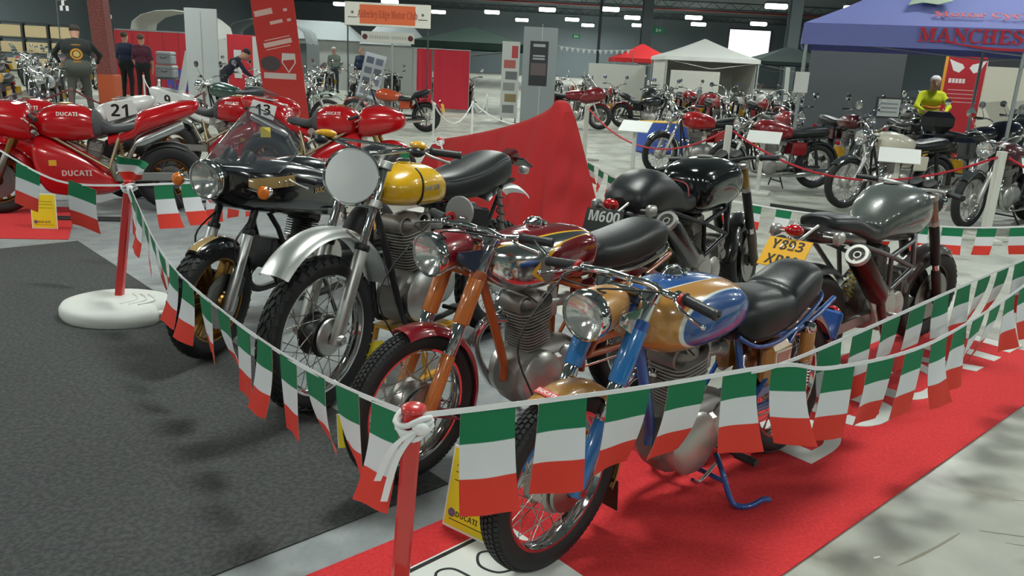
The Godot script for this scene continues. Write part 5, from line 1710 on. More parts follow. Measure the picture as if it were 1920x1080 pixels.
func info_card(label: String, at: Vector3, turn: float, w: float, h: float, tilt: float, lines: bool):
	var p := thing("information_card", label, "card", at, turn)
	var bs := Basis(Vector3.RIGHT, -tilt)
	var cy := h / 2 * cos(tilt)
	obj("board", boxm(Vector3(w, h, 0.006), 0.001), flat("e4e3dc", 0.5), p, Transform3D(bs, Vector3(0, cy + 0.002, 0)))
	obj("yellow_sheet", boxm(Vector3(w * 0.93, h * 0.94, 0.001)), flat("e9cf1c", 0.5), p, Transform3D(bs, Vector3(0, cy + 0.002, 0) + bs * Vector3(0, 0, 0.0036)))
	if lines:
		var ink := flat("2a2410", 0.6)
		lettering("DUCATI", h * 0.07, 0.0004, ink, p, Transform3D(bs, Vector3(0, cy, 0) + bs * Vector3(0.0, -h * 0.3, 0.0045)))
		var mb := MB.new()
		for q in [-0.38, 0.1, 0.2, 0.28]: mb.box(Vector3(0, h * q, 0.0043), Vector3(w * 0.75, 0.003, 0.0004))
		obj("text_lines", mb, ink, p, Transform3D(bs, Vector3(0, cy, 0)))
		mb = MB.new()
		mb.lathe([Vector2(0.001, 0.0005), Vector2(h * 0.055, 0.0005), Vector2(h * 0.055, 0)], Vector3(-w * 0.33, -h * 0.3, 0.004), Vector3.BACK, 16)
		obj("round_emblem", mb, flat("6a5470", 0.5), p, Transform3D(bs, Vector3(0, cy, 0)))
# ---------------------------------------------------------------- bikes behind the stand
func digits(parent: Node, text: String, at: Vector3, side: float, size: float, turn := 0.0, tilt := 0.0):
	lettering(text, size, 0.002, flat("141414", 0.5), parent, Transform3D(Basis(Vector3.UP, (0.0 if side > 0 else PI) + turn) * Basis(Vector3.RIGHT, -tilt), at))

# fully faired race bike; parts are lofted shells
func race_bike(label: String, o: Dictionary) -> Node3D:
	var root := thing("race_bike", label, "motorcycle")
	var wb := 1.4
	var R := 0.3
	var fa := Vector3(wb / 2, R, 0)
	var ra := Vector3(-wb / 2, R + 0.01, 0)
	var rake := deg_to_rad(24.0)
	var d := Vector3(-sin(rake), cos(rake), 0)
	var red := paint("b60d16", 0.22)
	var white := paint("dcdcda", 0.3)
	var dark := flat("1a1a1c", 0.45)
	wheel(root, "front_wheel", Transform3D(Basis(), fa), R, 0.12, {"hi": 1, "tread": 0, "kind": "cast", "arms": 3, "rim": o.get("rim", metalm("8a5a2c", 0.4)), "disc": 0.155})
	wheel(root, "rear_wheel", Transform3D(Basis(), ra), R + 0.01, 0.17, {"hi": 1, "tread": 0, "kind": "cast", "arms": 3, "rim": o.get("rim", metalm("8a5a2c", 0.4)), "disc": 0.11})
	fork(root, Transform3D(), fa, rake, 0.105, [[-0.04, 0.25, 0.03, 0.03, metalm("8f8a80", 0.35), "fork_slider"], [0.25, 0.62, 0.026, 0.026, metalm("a08a52", 0.35), "fork_tube"]], 12)
	var mb := MB.new()
	guard(mb, fa, R + 0.02, 0.14, 35, 165, 0.06, 22, 0.004, 0.35)
	obj("front_mudguard", mb, red, root)
	# upper fairing and belly
	mb = MB.new()
	body(mb, [[0.385, 0.7, 0.86, 0.2, 2.8, 2.4], [0.4, 0.64, 0.95, 0.23, 2.8, 2.4], [0.5, 0.64, 0.99, 0.225, 2.6, 2.2], [0.66, 0.68, 0.98, 0.18, 2.4, 2.2], [0.8, 0.73, 0.93, 0.11], [0.86, 0.79, 0.87, 0.03]], 4, 26)
	var fair := obj("upper_fairing", mb, red, root)
	for s in [-1.0, 1.0]:
		mb = MB.new()
		mb.ball(Vector3(0.74, 0.83, s * 0.09), Vector3(0.05, 0.028, 0.04), 12, Basis(Vector3.UP, -s * 0.6))
		obj("lamp_lens", mb, metalm("c8c8c8", 0.15), fair)
	mb = MB.new()
	body(mb, [[-0.26, 0.2, 0.3, 0.1, 3, 3], [-0.18, 0.17, 0.42, 0.19, 3, 3], [0.0, 0.15, 0.56, 0.215, 3, 3], [0.2, 0.16, 0.66, 0.225, 3, 3], [0.32, 0.2, 0.7, 0.225, 3, 3], [0.38, 0.34, 0.68, 0.21, 3, 3], [0.4, 0.45, 0.62, 0.15, 3, 3]], 4, 26)
	var belly := obj("belly_fairing", mb, red, root)
	if o.get("lower_white", false):
		for s in [-1.0, 1.0]: digits(belly, o.get("num", "13"), Vector3(0.12, 0.42, s * 0.2255), s, 0.12)
	for s in [-1.0, 1.0]:
		lettering("DUCATI", 0.05, 0.003, flat("d8b8b4", 0.4), belly, Transform3D(Basis(Vector3.UP, 0.0 if s > 0 else PI), Vector3(0.06, 0.38, s * 0.2245)))
		mb = MB.new()
		mb.box(Vector3(0.24, 0.47, s * 0.227), Vector3(0.06, 0.05, 0.003), 0.001)
		obj("sticker", mb, flat("d9a32a", 0.5), belly)
	# screen
	var sc := []
	for i in 7:
		var t := i / 6.0
		var row := []
		for j in 13:
			var u := lerpf(-1, 1, j / 12.0)
			row.append(Vector3(lerpf(0.66, 0.34, t) - 0.12 * u * u, 0.965 + 0.13 * pow(t, 0.8) - 0.05 * u * u, u * lerpf(0.14, 0.17, t)))
		sc.append(row)
	mb = MB.new()
	mb.grid(sc)
	obj("windscreen", mb, screen_m, root)
	# tank, seat, tail
	mb = MB.new()
	body(mb, [[-0.17, 0.72, 0.8, 0.06], [-0.14, 0.68, 0.87, 0.13, 3, 2.6], [-0.02, 0.65, 0.95, 0.17, 3, 2.4], [0.14, 0.64, 0.965, 0.19, 3, 2.4], [0.28, 0.66, 0.93, 0.18, 3, 2.4], [0.36, 0.72, 0.86, 0.12]], 4, 28)
	var tank := obj("fuel_tank", mb, red, root)
	mb = MB.new()
	mb.lathe([Vector2(0.055, 0), Vector2(0.055, 0.01), Vector2(0.03, 0.014), Vector2(0.001, 0.015)], Vector3(0.12, 0.962, 0), Vector3.UP, 20)
	obj("fuel_cap", mb, metalm("b09a6a", 0.35), tank)
	mb = MB.new()
	body(mb, [[-0.178, 0.73, 0.8, 0.07], [-0.15, 0.69, 0.875, 0.136, 3, 2.6], [-0.09, 0.672, 0.925, 0.157, 3, 2.5], [-0.085, 0.75, 0.8, 0.1, 3, 2.5]], 3, 24)
	obj("tank_pad", mb, flat("4a4b4d", 0.7), tank)
	for s in [-1.0, 1.0]:
		lettering("DUCATI", 0.035, 0.004, flat("e4d6d0", 0.4), tank, Transform3D(Basis(Vector3.UP, 0.0 if s > 0 else PI) * Basis(Vector3.RIGHT, -0.35), Vector3(0.1, 0.885, s * 0.174)))
	mb = MB.new()
	body(mb, [[-0.48, 0.77, 0.82, 0.1, 3, 3], [-0.42, 0.74, 0.81, 0.15, 3, 3], [-0.25, 0.71, 0.79, 0.15, 3, 3], [-0.15, 0.7, 0.84, 0.13, 3, 3]], 4, 22)
	obj("seat", mb, flat("3c3d40", 0.6), root)
	mb = MB.new()
	body(mb, [[-0.98, 0.97, 1.0, 0.03], [-0.93, 0.9, 1.02, 0.1, 3, 2.4], [-0.78, 0.83, 1.01, 0.15, 3, 2.4], [-0.6, 0.76, 0.96, 0.17, 3, 2.4], [-0.46, 0.7, 0.9, 0.165, 3, 2.6], [-0.4, 0.66, 0.78, 0.15, 3, 3], [-0.2, 0.6, 0.7, 0.14, 3, 3]], 4, 26)
	var tail := obj("tail_unit", mb, white if o.get("white_tail", false) else red, root)
	if o.has("num"):
		for s in [-1.0, 1.0]:
			mb = MB.new()
			mb.plate([Vector2(-0.15, -0.05), Vector2(0.13, -0.095), Vector2(0.15, 0.065), Vector2(-0.12, 0.085)], 0.004, Transform3D(Basis(Vector3.BACK, -0.15), Vector3(-0.68, 0.885, s * 0.172)))
			var pn := obj("number_panel", mb, white, tail)
			digits(pn, o.num, Vector3(-0.68, 0.88, s * 0.1755), s, 0.12, 0.0, 0.0)
		mb = MB.new()
		mb.box(Vector3(-0.7, 0.992, 0), Vector3(0.2, 0.006, 0.18), 0.002, Basis(Vector3.BACK, -0.12))
		var tp := obj("top_number_panel", mb, white, tail)
		lettering(o.num, 0.13, 0.002, flat("141414", 0.5), tp, Transform3D(Basis(Vector3(0, 0, -1), Vector3(1, 0, 0), Vector3(0, 1, 0)), Vector3(-0.7, 0.997, 0)))
	# frame, engine, exhaust
	mb = MB.new()
	for s in [-1.0, 1.0]:
		for q in [[Vector3(0.42, 0.8, s * 0.1), Vector3(-0.2, 0.42, s * 0.232)], [Vector3(-0.2, 0.42, s * 0.2), Vector3(-0.3, 0.72, s * 0.12)], [Vector3(-0.3, 0.72, s * 0.12), Vector3(-0.85, 0.86, s * 0.09)], [Vector3(-0.2, 0.42, s * 0.2), Vector3(-0.24, 0.3, s * 0.13)]]: mb.tube(q, 0.014, 8)
	obj("trellis_frame", mb, metalm("a3937a", 0.4), root)
	engine_twin(root, Vector3(-0.04, 0.36, 0), 0.9, cast, cast, alloy, 1)
	mb = MB.new()
	for s in [-1.0, 1.0]: mb.box(Vector3((ra.x - 0.2) / 2, R + 0.03, s * 0.125), Vector3(0.56, 0.08, 0.03), 0.01)
	mb.box(Vector3(-0.28, R + 0.03, 0), Vector3(0.1, 0.07, 0.26), 0.01)
	obj("swingarm", mb, metalm("a8a7a4", 0.4), root)
	shock(root, Vector3(-0.28, 0.68, 0.02), Vector3(-0.32, 0.36, 0.02), dark, chrome, flat("c9a037", 0.4), false)
	for s in [-1.0, 1.0]:
		mb = MB.new()
		mb.lathe([Vector2(0.024, 0), Vector2(0.045, 0.06), Vector2(0.047, 0.1), Vector2(0.047, 0.42), Vector2(0.04, 0.45), Vector2(0.03, 0.44)], Vector3(-0.42, 0.62, s * 0.12), Vector3(-0.9, 0.42, 0), 18)
		var can := obj("silencer", mb, metalm("c6c6c6", 0.3), root)
		mb = MB.new()
		mb.tube(curve([Vector3(0.0, 0.3, s * 0.1), Vector3(-0.25, 0.35, s * 0.12), Vector3(-0.42, 0.62, s * 0.12)], 4), 0.022, 8)
		obj("pipe", mb, metalm("9a948a", 0.35), can)
	mb = MB.new()
	guard(mb, ra, R + 0.03, 0.17, 50, 120, 0.04, 14, 0.003)
	obj("rear_hugger", mb, dark, root)
	var hc := fa + d * 0.64
	handlebar(root, Transform3D(), [hc, hc + Vector3(-0.01, 0.0, -0.1), hc + Vector3(-0.04, -0.01, -0.16), hc + Vector3(-0.12, -0.04, -0.31)], 0.011, dark, grip_m, alloy, 0)
	mb = MB.new()
	for s in [-1.0, 1.0]: mb.tube([Vector3(-0.28, 0.42, s * 0.14), Vector3(-0.28, 0.42, s * 0.26)], 0.012, 8)
	obj("foot_peg_bar", mb, alloy, root)
	# paddock stand lifts the rear wheel
	mb = MB.new()
	for s in [-1.0, 1.0]:
		mb.tube(curve([ra + Vector3(0, -0.03, s * 0.16), ra + Vector3(-0.06, -0.2, s * 0.19), Vector3(ra.x - 0.2, 0.03, s * 0.2), Vector3(ra.x - 0.35, 0.05, s * 0.18)], 4), 0.013, 8)
	mb.tube([Vector3(ra.x - 0.2, 0.03, -0.2), Vector3(ra.x - 0.2, 0.03, 0.2)], 0.013, 8)
	obj("rear_stand", mb, dark, root)
	return root

# ordinary road bikes: one of each kind is built, then copied with other paint
var kinds := {}
func road_bike(kind: String, hi: int) -> Node3D:
	var key := kind + str(hi)
	if kinds.has(key): return kinds[key]
	var root := Node3D.new()
	root.name = kind
	kinds[key] = root
	var wb := 1.38
	var R := 0.31
	var w := 0.09
	var rk := 25.0
	var cast_wheels := kind in ["touring_motorcycle", "sports_motorcycle"]
	if kind == "trail_motorcycle": R = 0.33
	if kind == "cruiser_motorcycle":
		wb = 1.55
		rk = 31.0
		w = 0.12
	if cast_wheels: w = 0.13
	var rake := deg_to_rad(rk)
	var fa := Vector3(wb / 2, R, 0)
	var ra := Vector3(-wb / 2, R, 0)
	var d := Vector3(-sin(rake), cos(rake), 0)
	var dark := flat("1b1c1e", 0.42)
	var body_p := paint("7a1a1e", 0.28)
	var seg := 14 if hi else 8
	wheel(root, "front_wheel", Transform3D(Basis(), fa), R, w, {"hi": hi, "hub_r": 0.075, "rim": chrome if not cast_wheels else alloy, "kind": "cast" if cast_wheels else "spoke", "arms": 5, "disc": 0.14})
	wheel(root, "rear_wheel", Transform3D(Basis(), ra), R, w + 0.015, {"hi": hi, "hub_r": 0.085, "rim": chrome if not cast_wheels else alloy, "kind": "cast" if cast_wheels else "spoke", "arms": 5, "disc": 0.12})
	var ln := 0.66 if kind != "cruiser_motorcycle" else 0.74
	fork(root, Transform3D(), fa, rake, 0.095, [[-0.03, 0.34, 0.028, 0.027, alloy, "fork_slider"], [0.34, ln, 0.021, 0.021, chrome, "fork_tube"]], seg)
	yoke(root, Transform3D(), fa + d * (ln - 0.02), rake, 0.095, alloy, "top_yoke")
	var mb := MB.new()
	if kind == "trail_motorcycle": guard(mb, fa + Vector3(0, 0.06, 0), R + 0.08, 0.13, 40, 150, 0.03, 16)
	else: guard(mb, fa, R + 0.025, w + 0.03, 45, 190, 0.035, 16)
	obj("front_mudguard", mb, body_p if kind != "classic_motorcycle" else chrome, root)
	mb = MB.new()
	guard(mb, ra, R + 0.045, w + 0.05, 25, 170 if kind != "trail_motorcycle" else 140, 0.04, 16)
	obj("rear_mudguard", mb, body_p if kind == "cruiser_motorcycle" else dark, root)
	head_lamp(root, Transform3D(Basis(), fa + d * (ln - 0.06) + Vector3(0.13, 0.0, 0)), 0.09 if kind != "sports_motorcycle" else 0.07, 0.13, dark if hi == 0 else chrome, chrome, 1)
	var hc := fa + d * (ln + 0.03)
	var hb := {"classic_motorcycle": Vector3(-0.14, 0.09, -0.36), "trail_motorcycle": Vector3(-0.12, 0.13, -0.4), "cruiser_motorcycle": Vector3(-0.24, 0.16, -0.42), "touring_motorcycle": Vector3(-0.16, 0.1, -0.36), "sports_motorcycle": Vector3(-0.12, -0.04, -0.32)}
	var he: Vector3 = hb[kind]
	handlebar(root, Transform3D(), [hc, hc + Vector3(0, 0.01, -0.07), hc + Vector3(he.x * 0.3, he.y * 0.9, -0.2), hc + he], 0.011, chrome, grip_m, alloy, 0)
	if kind in ["classic_motorcycle", "touring_motorcycle"]:
		for s in [-1.0, 1.0]:
			mb = MB.new()
			var q := hc + Vector3(he.x * 0.5, he.y, s * 0.25)
			mb.tube([q, q + Vector3(0.02, 0.16, s * 0.09)], 0.005, 5)
			mb.lathe([Vector2(0.001, 0.01), Vector2(0.055, 0.006), Vector2(0.055, -0.006), Vector2(0.001, -0.008)], q + Vector3(0.02, 0.19, s * 0.09), Vector3(1, 0, 0), 14)
			obj("mirror", mb, chrome, root)
	mb = MB.new()
	var ty := 0.02 if kind == "trail_motorcycle" else (-0.08 if kind == "cruiser_motorcycle" else 0.0)
	body(mb, [[-0.24, 0.72 + ty, 0.8 + ty, 0.05], [-0.22, 0.69 + ty, 0.84 + ty, 0.1, 3, 2.4], [-0.05, 0.67 + ty, 0.9 + ty, 0.145, 3, 2.3], [0.14, 0.67 + ty, 0.93 + ty, 0.15, 3, 2.3], [0.27, 0.7 + ty, 0.9 + ty, 0.12, 3, 2.3], [0.32, 0.76 + ty, 0.84 + ty, 0.04]], 3 if hi else 2, 20 if hi else 12)
	obj("fuel_tank", mb, body_p, root)
	mb = MB.new()
	if kind == "cruiser_motorcycle": body(mb, [[-0.85, 0.8, 0.86, 0.06], [-0.8, 0.75, 0.88, 0.13, 3, 2.6], [-0.55, 0.68, 0.82, 0.15, 3, 2.6], [-0.48, 0.62, 0.72, 0.17, 3, 2.6], [-0.3, 0.6, 0.7, 0.17, 3, 2.6], [-0.2, 0.61, 0.74, 0.1, 3, 2.6]], 2, 14)
	else: body(mb, [[-0.8, 0.75, 0.8, 0.05], [-0.76, 0.72, 0.86, 0.11, 3.4, 2.8], [-0.5, 0.7, 0.84, 0.135, 3.4, 2.8], [-0.3, 0.69, 0.81, 0.13, 3.4, 2.8], [-0.18, 0.71, 0.82, 0.09, 3.4, 2.8]], 3 if hi else 2, 18 if hi else 12)
	obj("seat", mb, leather, root)
	mb = MB.new()
	var hd := fa + d * 0.58 - Vector3(0.06, 0, 0)
	for s in [-1.0, 1.0]:
		mb.tube([hd, Vector3(0.27, 0.4, s * 0.06), Vector3(0.2, 0.24, s * 0.09), Vector3(-0.2, 0.24, s * 0.1), Vector3(-0.25, 0.62, s * 0.09), hd], 0.015, 6)
		mb.tube([Vector3(-0.2, 0.66, s * 0.09), Vector3(-0.78, 0.72, s * 0.1)], 0.012, 6)
		mb.tube([Vector3(-0.2, 0.32, s * 0.1), ra + Vector3(0, 0, s * 0.11)], 0.018, 6)
		mb.tube([Vector3(-0.55, 0.7, s * 0.12), ra + Vector3(0.05, 0.02, s * 0.12)], 0.026 if hi == 0 else 0.022, 8)
	obj("frame", mb, dark, root)
	if hi > 0: engine_single(root, Vector3(0.02, 0.32, 0), 1.1, cast, alloy, alloy, 1)
	else:
		mb = MB.new()
		mb.box(Vector3(-0.02, 0.32, 0), Vector3(0.4, 0.2, 0.24), 0.06)
		mb.lathe([Vector2(0.1, -0.15), Vector2(0.1, 0.15), Vector2(0.001, 0.16)], Vector3(0.05, 0.32, 0), Vector3.BACK, 12)
		obj("crankcase", mb, alloy, root)
		mb = MB.new()
		cylinder_fins(mb, Vector3(0.05, 0.42, 0), Vector3(0.2, 1, 0), 0.2, 0.24, 7, 0.03)
		obj("cylinder", mb, cast, root)
	for s in ([1.0] if kind == "trail_motorcycle" else [-1.0, 1.0]):
		mb = MB.new()
		mb.tube(curve([Vector3(0.17, 0.52, s * 0.05), Vector3(0.27, 0.45, s * 0.1), Vector3(0.2, 0.2, s * 0.14), Vector3(-0.25, 0.2, s * 0.16)], 4), 0.021, 8)
		mb.lathe([Vector2(0.021, 0), Vector2(0.042, 0.1), Vector2(0.045, 0.45), Vector2(0.03, 0.58), Vector2(0.001, 0.57)], Vector3(-0.25, 0.2, s * 0.16), Vector3(-1, 0.1, 0), 14)
		obj("exhaust", mb, chrome, root)
		mb = MB.new()
		mb.tube([Vector3(-0.15, 0.26, s * 0.1), Vector3(-0.15, 0.26, s * 0.24)], 0.014, 6)
		obj("foot_rest", mb, rubber, root)
	for s in [-1.0, 1.0]:
		mb = MB.new()
		mb.box(Vector3(-0.34, 0.55, s * 0.11), Vector3(0.22, 0.18, 0.03), 0.012)
		obj("side_panel", mb, body_p, root)
	mb = MB.new()
	mb.box(ra + Vector3(-0.31, 0.33, 0), Vector3(0.05, 0.06, 0.08), 0.015)
	obj("tail_lamp", mb, red_lens, root)
	mb = MB.new()
	mb.box(ra + Vector3(-0.36, 0.2, 0), Vector3(0.006, 0.17, 0.23), 0.002, Basis(Vector3.BACK, -0.25))
	obj("number_plate", mb, flat("d6a21c", 0.5), root)
	mb = MB.new()
	for s in [-1.0, 1.0]:
		mb.tube([Vector3(-0.1, 0.2, s * 0.08), Vector3(-0.12, 0.012, s * 0.19)], 0.011, 6)
	mb.tube([Vector3(-0.11, 0.1, -0.14), Vector3(-0.11, 0.1, 0.14)], 0.01, 6)
	obj("centre_stand", mb, dark, root)
	if kind == "touring_motorcycle":
		mb = MB.new()
		body(mb, [[0.22, 0.62, 0.8, 0.2, 3, 2.6], [0.38, 0.6, 0.98, 0.25, 2.8, 2.4], [0.56, 0.64, 1.02, 0.23, 2.6, 2.2], [0.72, 0.7, 0.98, 0.15, 2.4, 2.2], [0.8, 0.78, 0.9, 0.05]], 3, 18)
		obj("fairing", mb, body_p, root)
		var sc := []
		for i in 5:
			var row := []
			for j in 9:
				var u := lerpf(-1, 1, j / 8.0)
				row.append(Vector3(0.6 - 0.07 * i - 0.14 * u * u, 0.98 + 0.08 * i - 0.04 * u * u, u * 0.2))
			sc.append(row)
		mb = MB.new()
		mb.grid(sc)
		obj("windscreen", mb, screen_m, root)
		for s in [-1.0, 1.0]:
			mb = MB.new()
			mb.box(Vector3(-0.62, 0.62, s * 0.27), Vector3(0.46, 0.3, 0.2), 0.06)
			obj("pannier", mb, body_p, root)
		mb = MB.new()
		mb.box(Vector3(-0.86, 0.98, 0), Vector3(0.36, 0.28, 0.42), 0.08)
		obj("top_box", mb, dark, root)
	if kind == "sports_motorcycle":
		mb = MB.new()
		body(mb, [[-0.12, 0.3, 0.5, 0.18, 3, 3], [0.1, 0.2, 0.66, 0.22, 3, 3], [0.3, 0.3, 0.86, 0.235, 3, 2.6], [0.42, 0.58, 0.95, 0.22, 3, 2.4], [0.62, 0.66, 0.96, 0.17, 2.4, 2.2], [0.78, 0.76, 0.88, 0.05]], 3, 18)
		obj("fairing", mb, body_p, root)
		mb = MB.new()
		body(mb, [[-0.9, 0.86, 0.92, 0.04], [-0.85, 0.8, 0.95, 0.11], [-0.6, 0.72, 0.9, 0.15], [-0.45, 0.68, 0.8, 0.14]], 3, 14)
		obj("tail_unit", mb, body_p, root)
	return root
func bike_at(kind: String, hi: int, label: String, at: Vector3, yaw_deg: float, colour: String, group := "", plate := "") -> Node3D:
	var src := road_bike(kind, hi)
	var o: Node3D = src.duplicate()
	o.name = numbered(kind)
	add_child(o)
	o.position = at
	o.rotation.y = deg_to_rad(yaw_deg)
	tag(o, label, "motorcycle", group)
	var p := paint(colour, 0.28)
	for ch in o.get_children():
		for nm in ["fuel_tank", "fairing", "pannier", "tail_unit", "side_panel"]:
			if String(ch.name).begins_with(nm): ch.material_override = p
		if String(ch.name).begins_with("front_mudguard") and kind != "classic_motorcycle": ch.material_override = p
		if plate and String(ch.name).begins_with("number_plate"): ch.material_override = flat(plate, 0.5)
	return o

func back_bikes():
	# red race bikes beside the stand
	var r1 := race_bike("fully faired red bike behind the yellow card, nearest of the red bikes", {})
	place(r1, Vector3(-4.55, 0.008, -6.95), -157.0, 1.4)
	var r2 := race_bike("red bike with a white tail numbered 21 behind the nearest red bike", {"num": "21", "white_tail": true})
	place(r2, Vector3(-5.2, 0.0035, -7.5), -160.0, 1.4)
	var r3 := race_bike("red bike with a white panel numbered 9 on its tail", {"num": "9", "white_tail": true})
	place(r3, Vector3(-2.8, 0, -9.75), -4.0, 1.4)
	var r4 := race_bike("red bike with a white tail panel numbered 13 beyond the black screen", {"num": "13"})
	place(r4, Vector3(-1.42, 0, -8.95), -4.0, 1.4)
	# roped-off bikes to the right
	bike_at("classic_motorcycle", 1, "black roadster with a small red tank beside the blue cloth", Vector3(2.72, 0, -12.35), -154.0, "b3141a")
	bike_at("classic_motorcycle", 1, "classic with a dark red tank and long black seat at the gazebo's corner pole", Vector3(3.5, 0, -11.2), -166.0, "86141f")
	bike_at("classic_motorcycle", 1, "classic with a cream tank next to the slanted white board", Vector3(4.6, 0, -9.95), -158.0, "d9d2c0")
	bike_at("classic_motorcycle", 1, "maroon classic with a big round headlamp by the white rope post", Vector3(5.5, 0, -9.1), -146.0, "4a161a")
	bike_at("classic_motorcycle", 1, "classic with a bright blue tank at the picture's edge by the rope post", Vector3(6.35, 0, -8.55), -150.0, "2a93d0")
	bike_at("touring_motorcycle", 1, "black tourer carrying a large black top box under the blue gazebo", Vector3(6.9, 0, -12.3), 20.0, "17181b", "", "d6a21c")
	bike_at("touring_motorcycle", 1, "tourer with a tall clear screen before the pale wall", Vector3(8.9, 0, -14.6), -120.0, "2c3a3c")
	bike_at("touring_motorcycle", 1, "dark red faired tourer beyond the red dust sheet", Vector3(1.3, 0, -20.4), -22.0, "7c0f1b")
	bike_at("cruiser_motorcycle", 1, "black cruiser standing just behind the dark red tourer", Vector3(3.3, 0, -20.9), -30.0, "15161c")
	bike_at("cruiser_motorcycle", 1, "cruiser with an orange tank before the red hanging cloths", Vector3(-2.75, 0, -17.2), 172.0, "b2431b")
	bike_at("trail_motorcycle", 1, "green and white trail bike beyond the numbered red bikes", Vector3(-4.3, 0, -15.2), 25.0, "9fb3a4")
	bike_at("classic_motorcycle", 1, "dark green roadster beside the tall grey panel", Vector3(-5.1, 0, -14.2), 165.0, "22423a")
	# rows of show bikes across the hall: [first place, step, yaw, bikes as kind/colour/label]
	var k := {"c": "classic_motorcycle", "r": "cruiser_motorcycle", "t": "touring_motorcycle", "x": "trail_motorcycle", "s": "sports_motorcycle"}
	var names := {"c": "classic", "r": "cruiser", "t": "tourer", "x": "trail bike", "s": "sports bike"}
	var hue := {"r": ["8c1620", "red"], "m": ["521318", "maroon"], "b": ["14161a", "black"], "g": ["214a3a", "green"], "w": ["cfcec8", "white"], "s": ["8d9294", "silver"], "u": ["2b4f8e", "blue"], "y": ["d3a417", "yellow"], "o": ["b9501f", "orange"]}
	var nth := ["first", "second", "third", "fourth", "fifth", "sixth", "seventh", "eighth", "ninth", "tenth", "eleventh", "twelfth", "thirteenth"]
	var rows := [
		[Vector3(4.9, 0, -20.5), Vector3(1.15, 0, 0.05), -84.0, "cr xr cb rm cs tb", "%s %s, %s from the aisle in the row behind the blue gazebo"],
		[Vector3(4.6, 0, -14.3), Vector3(1.15, 0, -0.05), -82.0, "cr cm cb", "%s %s, %s in the short row under the blue gazebo"],
		[Vector3(3.9, 0, -23.0), Vector3(1.15, 0, 0.0), -84.0, "cb sr cw rb cm xg tb cr", "%s %s, %s from the aisle in the row before the white gazebo"],
		[Vector3(1.6, 0, -25.3), Vector3(1.15, 0, 0.0), -86.0, "xo cr sb cr rs cw xu cb cr sm", "%s %s, %s from the grey poster panel in the row under the pennants"],
		[Vector3(1.5, 0, -34.0), Vector3(1.25, 0, 0.0), -85.0, "cb cs xr cb rm", "%s %s, %s in the farthest row under the pennants"],
		[Vector3(-5.7, 0, -17.5), Vector3(1.1, 0, 0.0), -80.0, "cb cs", "%s %s, %s of a pair beyond the green and white trail bike"],
		[Vector3(-6.4, 0, -20.6), Vector3(1.15, 0, 0.12), -84.0, "cb cw rb", "%s %s, %s in the row behind the leaning photo board"],
		[Vector3(-8.8, 0, -25.4), Vector3(1.2, 0, 0.05), -80.0, "cs cb xg cw sb cb cr", "%s %s, %s from the red booth in the row before the pale tents"],
		[Vector3(-17.2, 0, -26.8), Vector3(1.15, 0, 0.0), -80.0, "cs cb cs cg", "%s %s, %s in the last row before the lit shelves"],
		[Vector3(-19.9, 0, -31.0), Vector3(1.2, 0, 0.0), -80.0, "cb cs cb", "%s %s, %s nearest the lit shelves"],
		[Vector3(-9.2, 0, -28.5), Vector3(1.2, 0, 0.0), -86.0, "cb cs cb rs cb", "%s %s, %s in the far row beneath the club signs"],
		[Vector3(-9.35, 0, -14.5), Vector3(1.05, 0, 0.2), -75.0, "xy cs", "%s %s, %s in the roped row beside the man in the patched waistcoat"],
		[Vector3(-11.7, 0, -18.0), Vector3(1.1, 0, 0.0), -75.0, "cg cs", "%s %s, %s in the second roped row before the lit shelves"],
		[Vector3(-14.6, 0, -22.6), Vector3(1.15, 0, 0.0), -75.0, "cs cb cg", "%s %s, %s in the rear row before the lit shelves"],
	]
	for r in rows:
		var i := 0
		for q in String(r[3]).split(" "):
			bike_at(k[q[0]], 0, String(r[4]) % [hue[q[1]][1], names[q[0]], nth[i]], r[0] + r[1] * i, r[2] + [0.0, 6.0, -5.0, 3.0][i % 4], hue[q[1]][0])
			i += 1
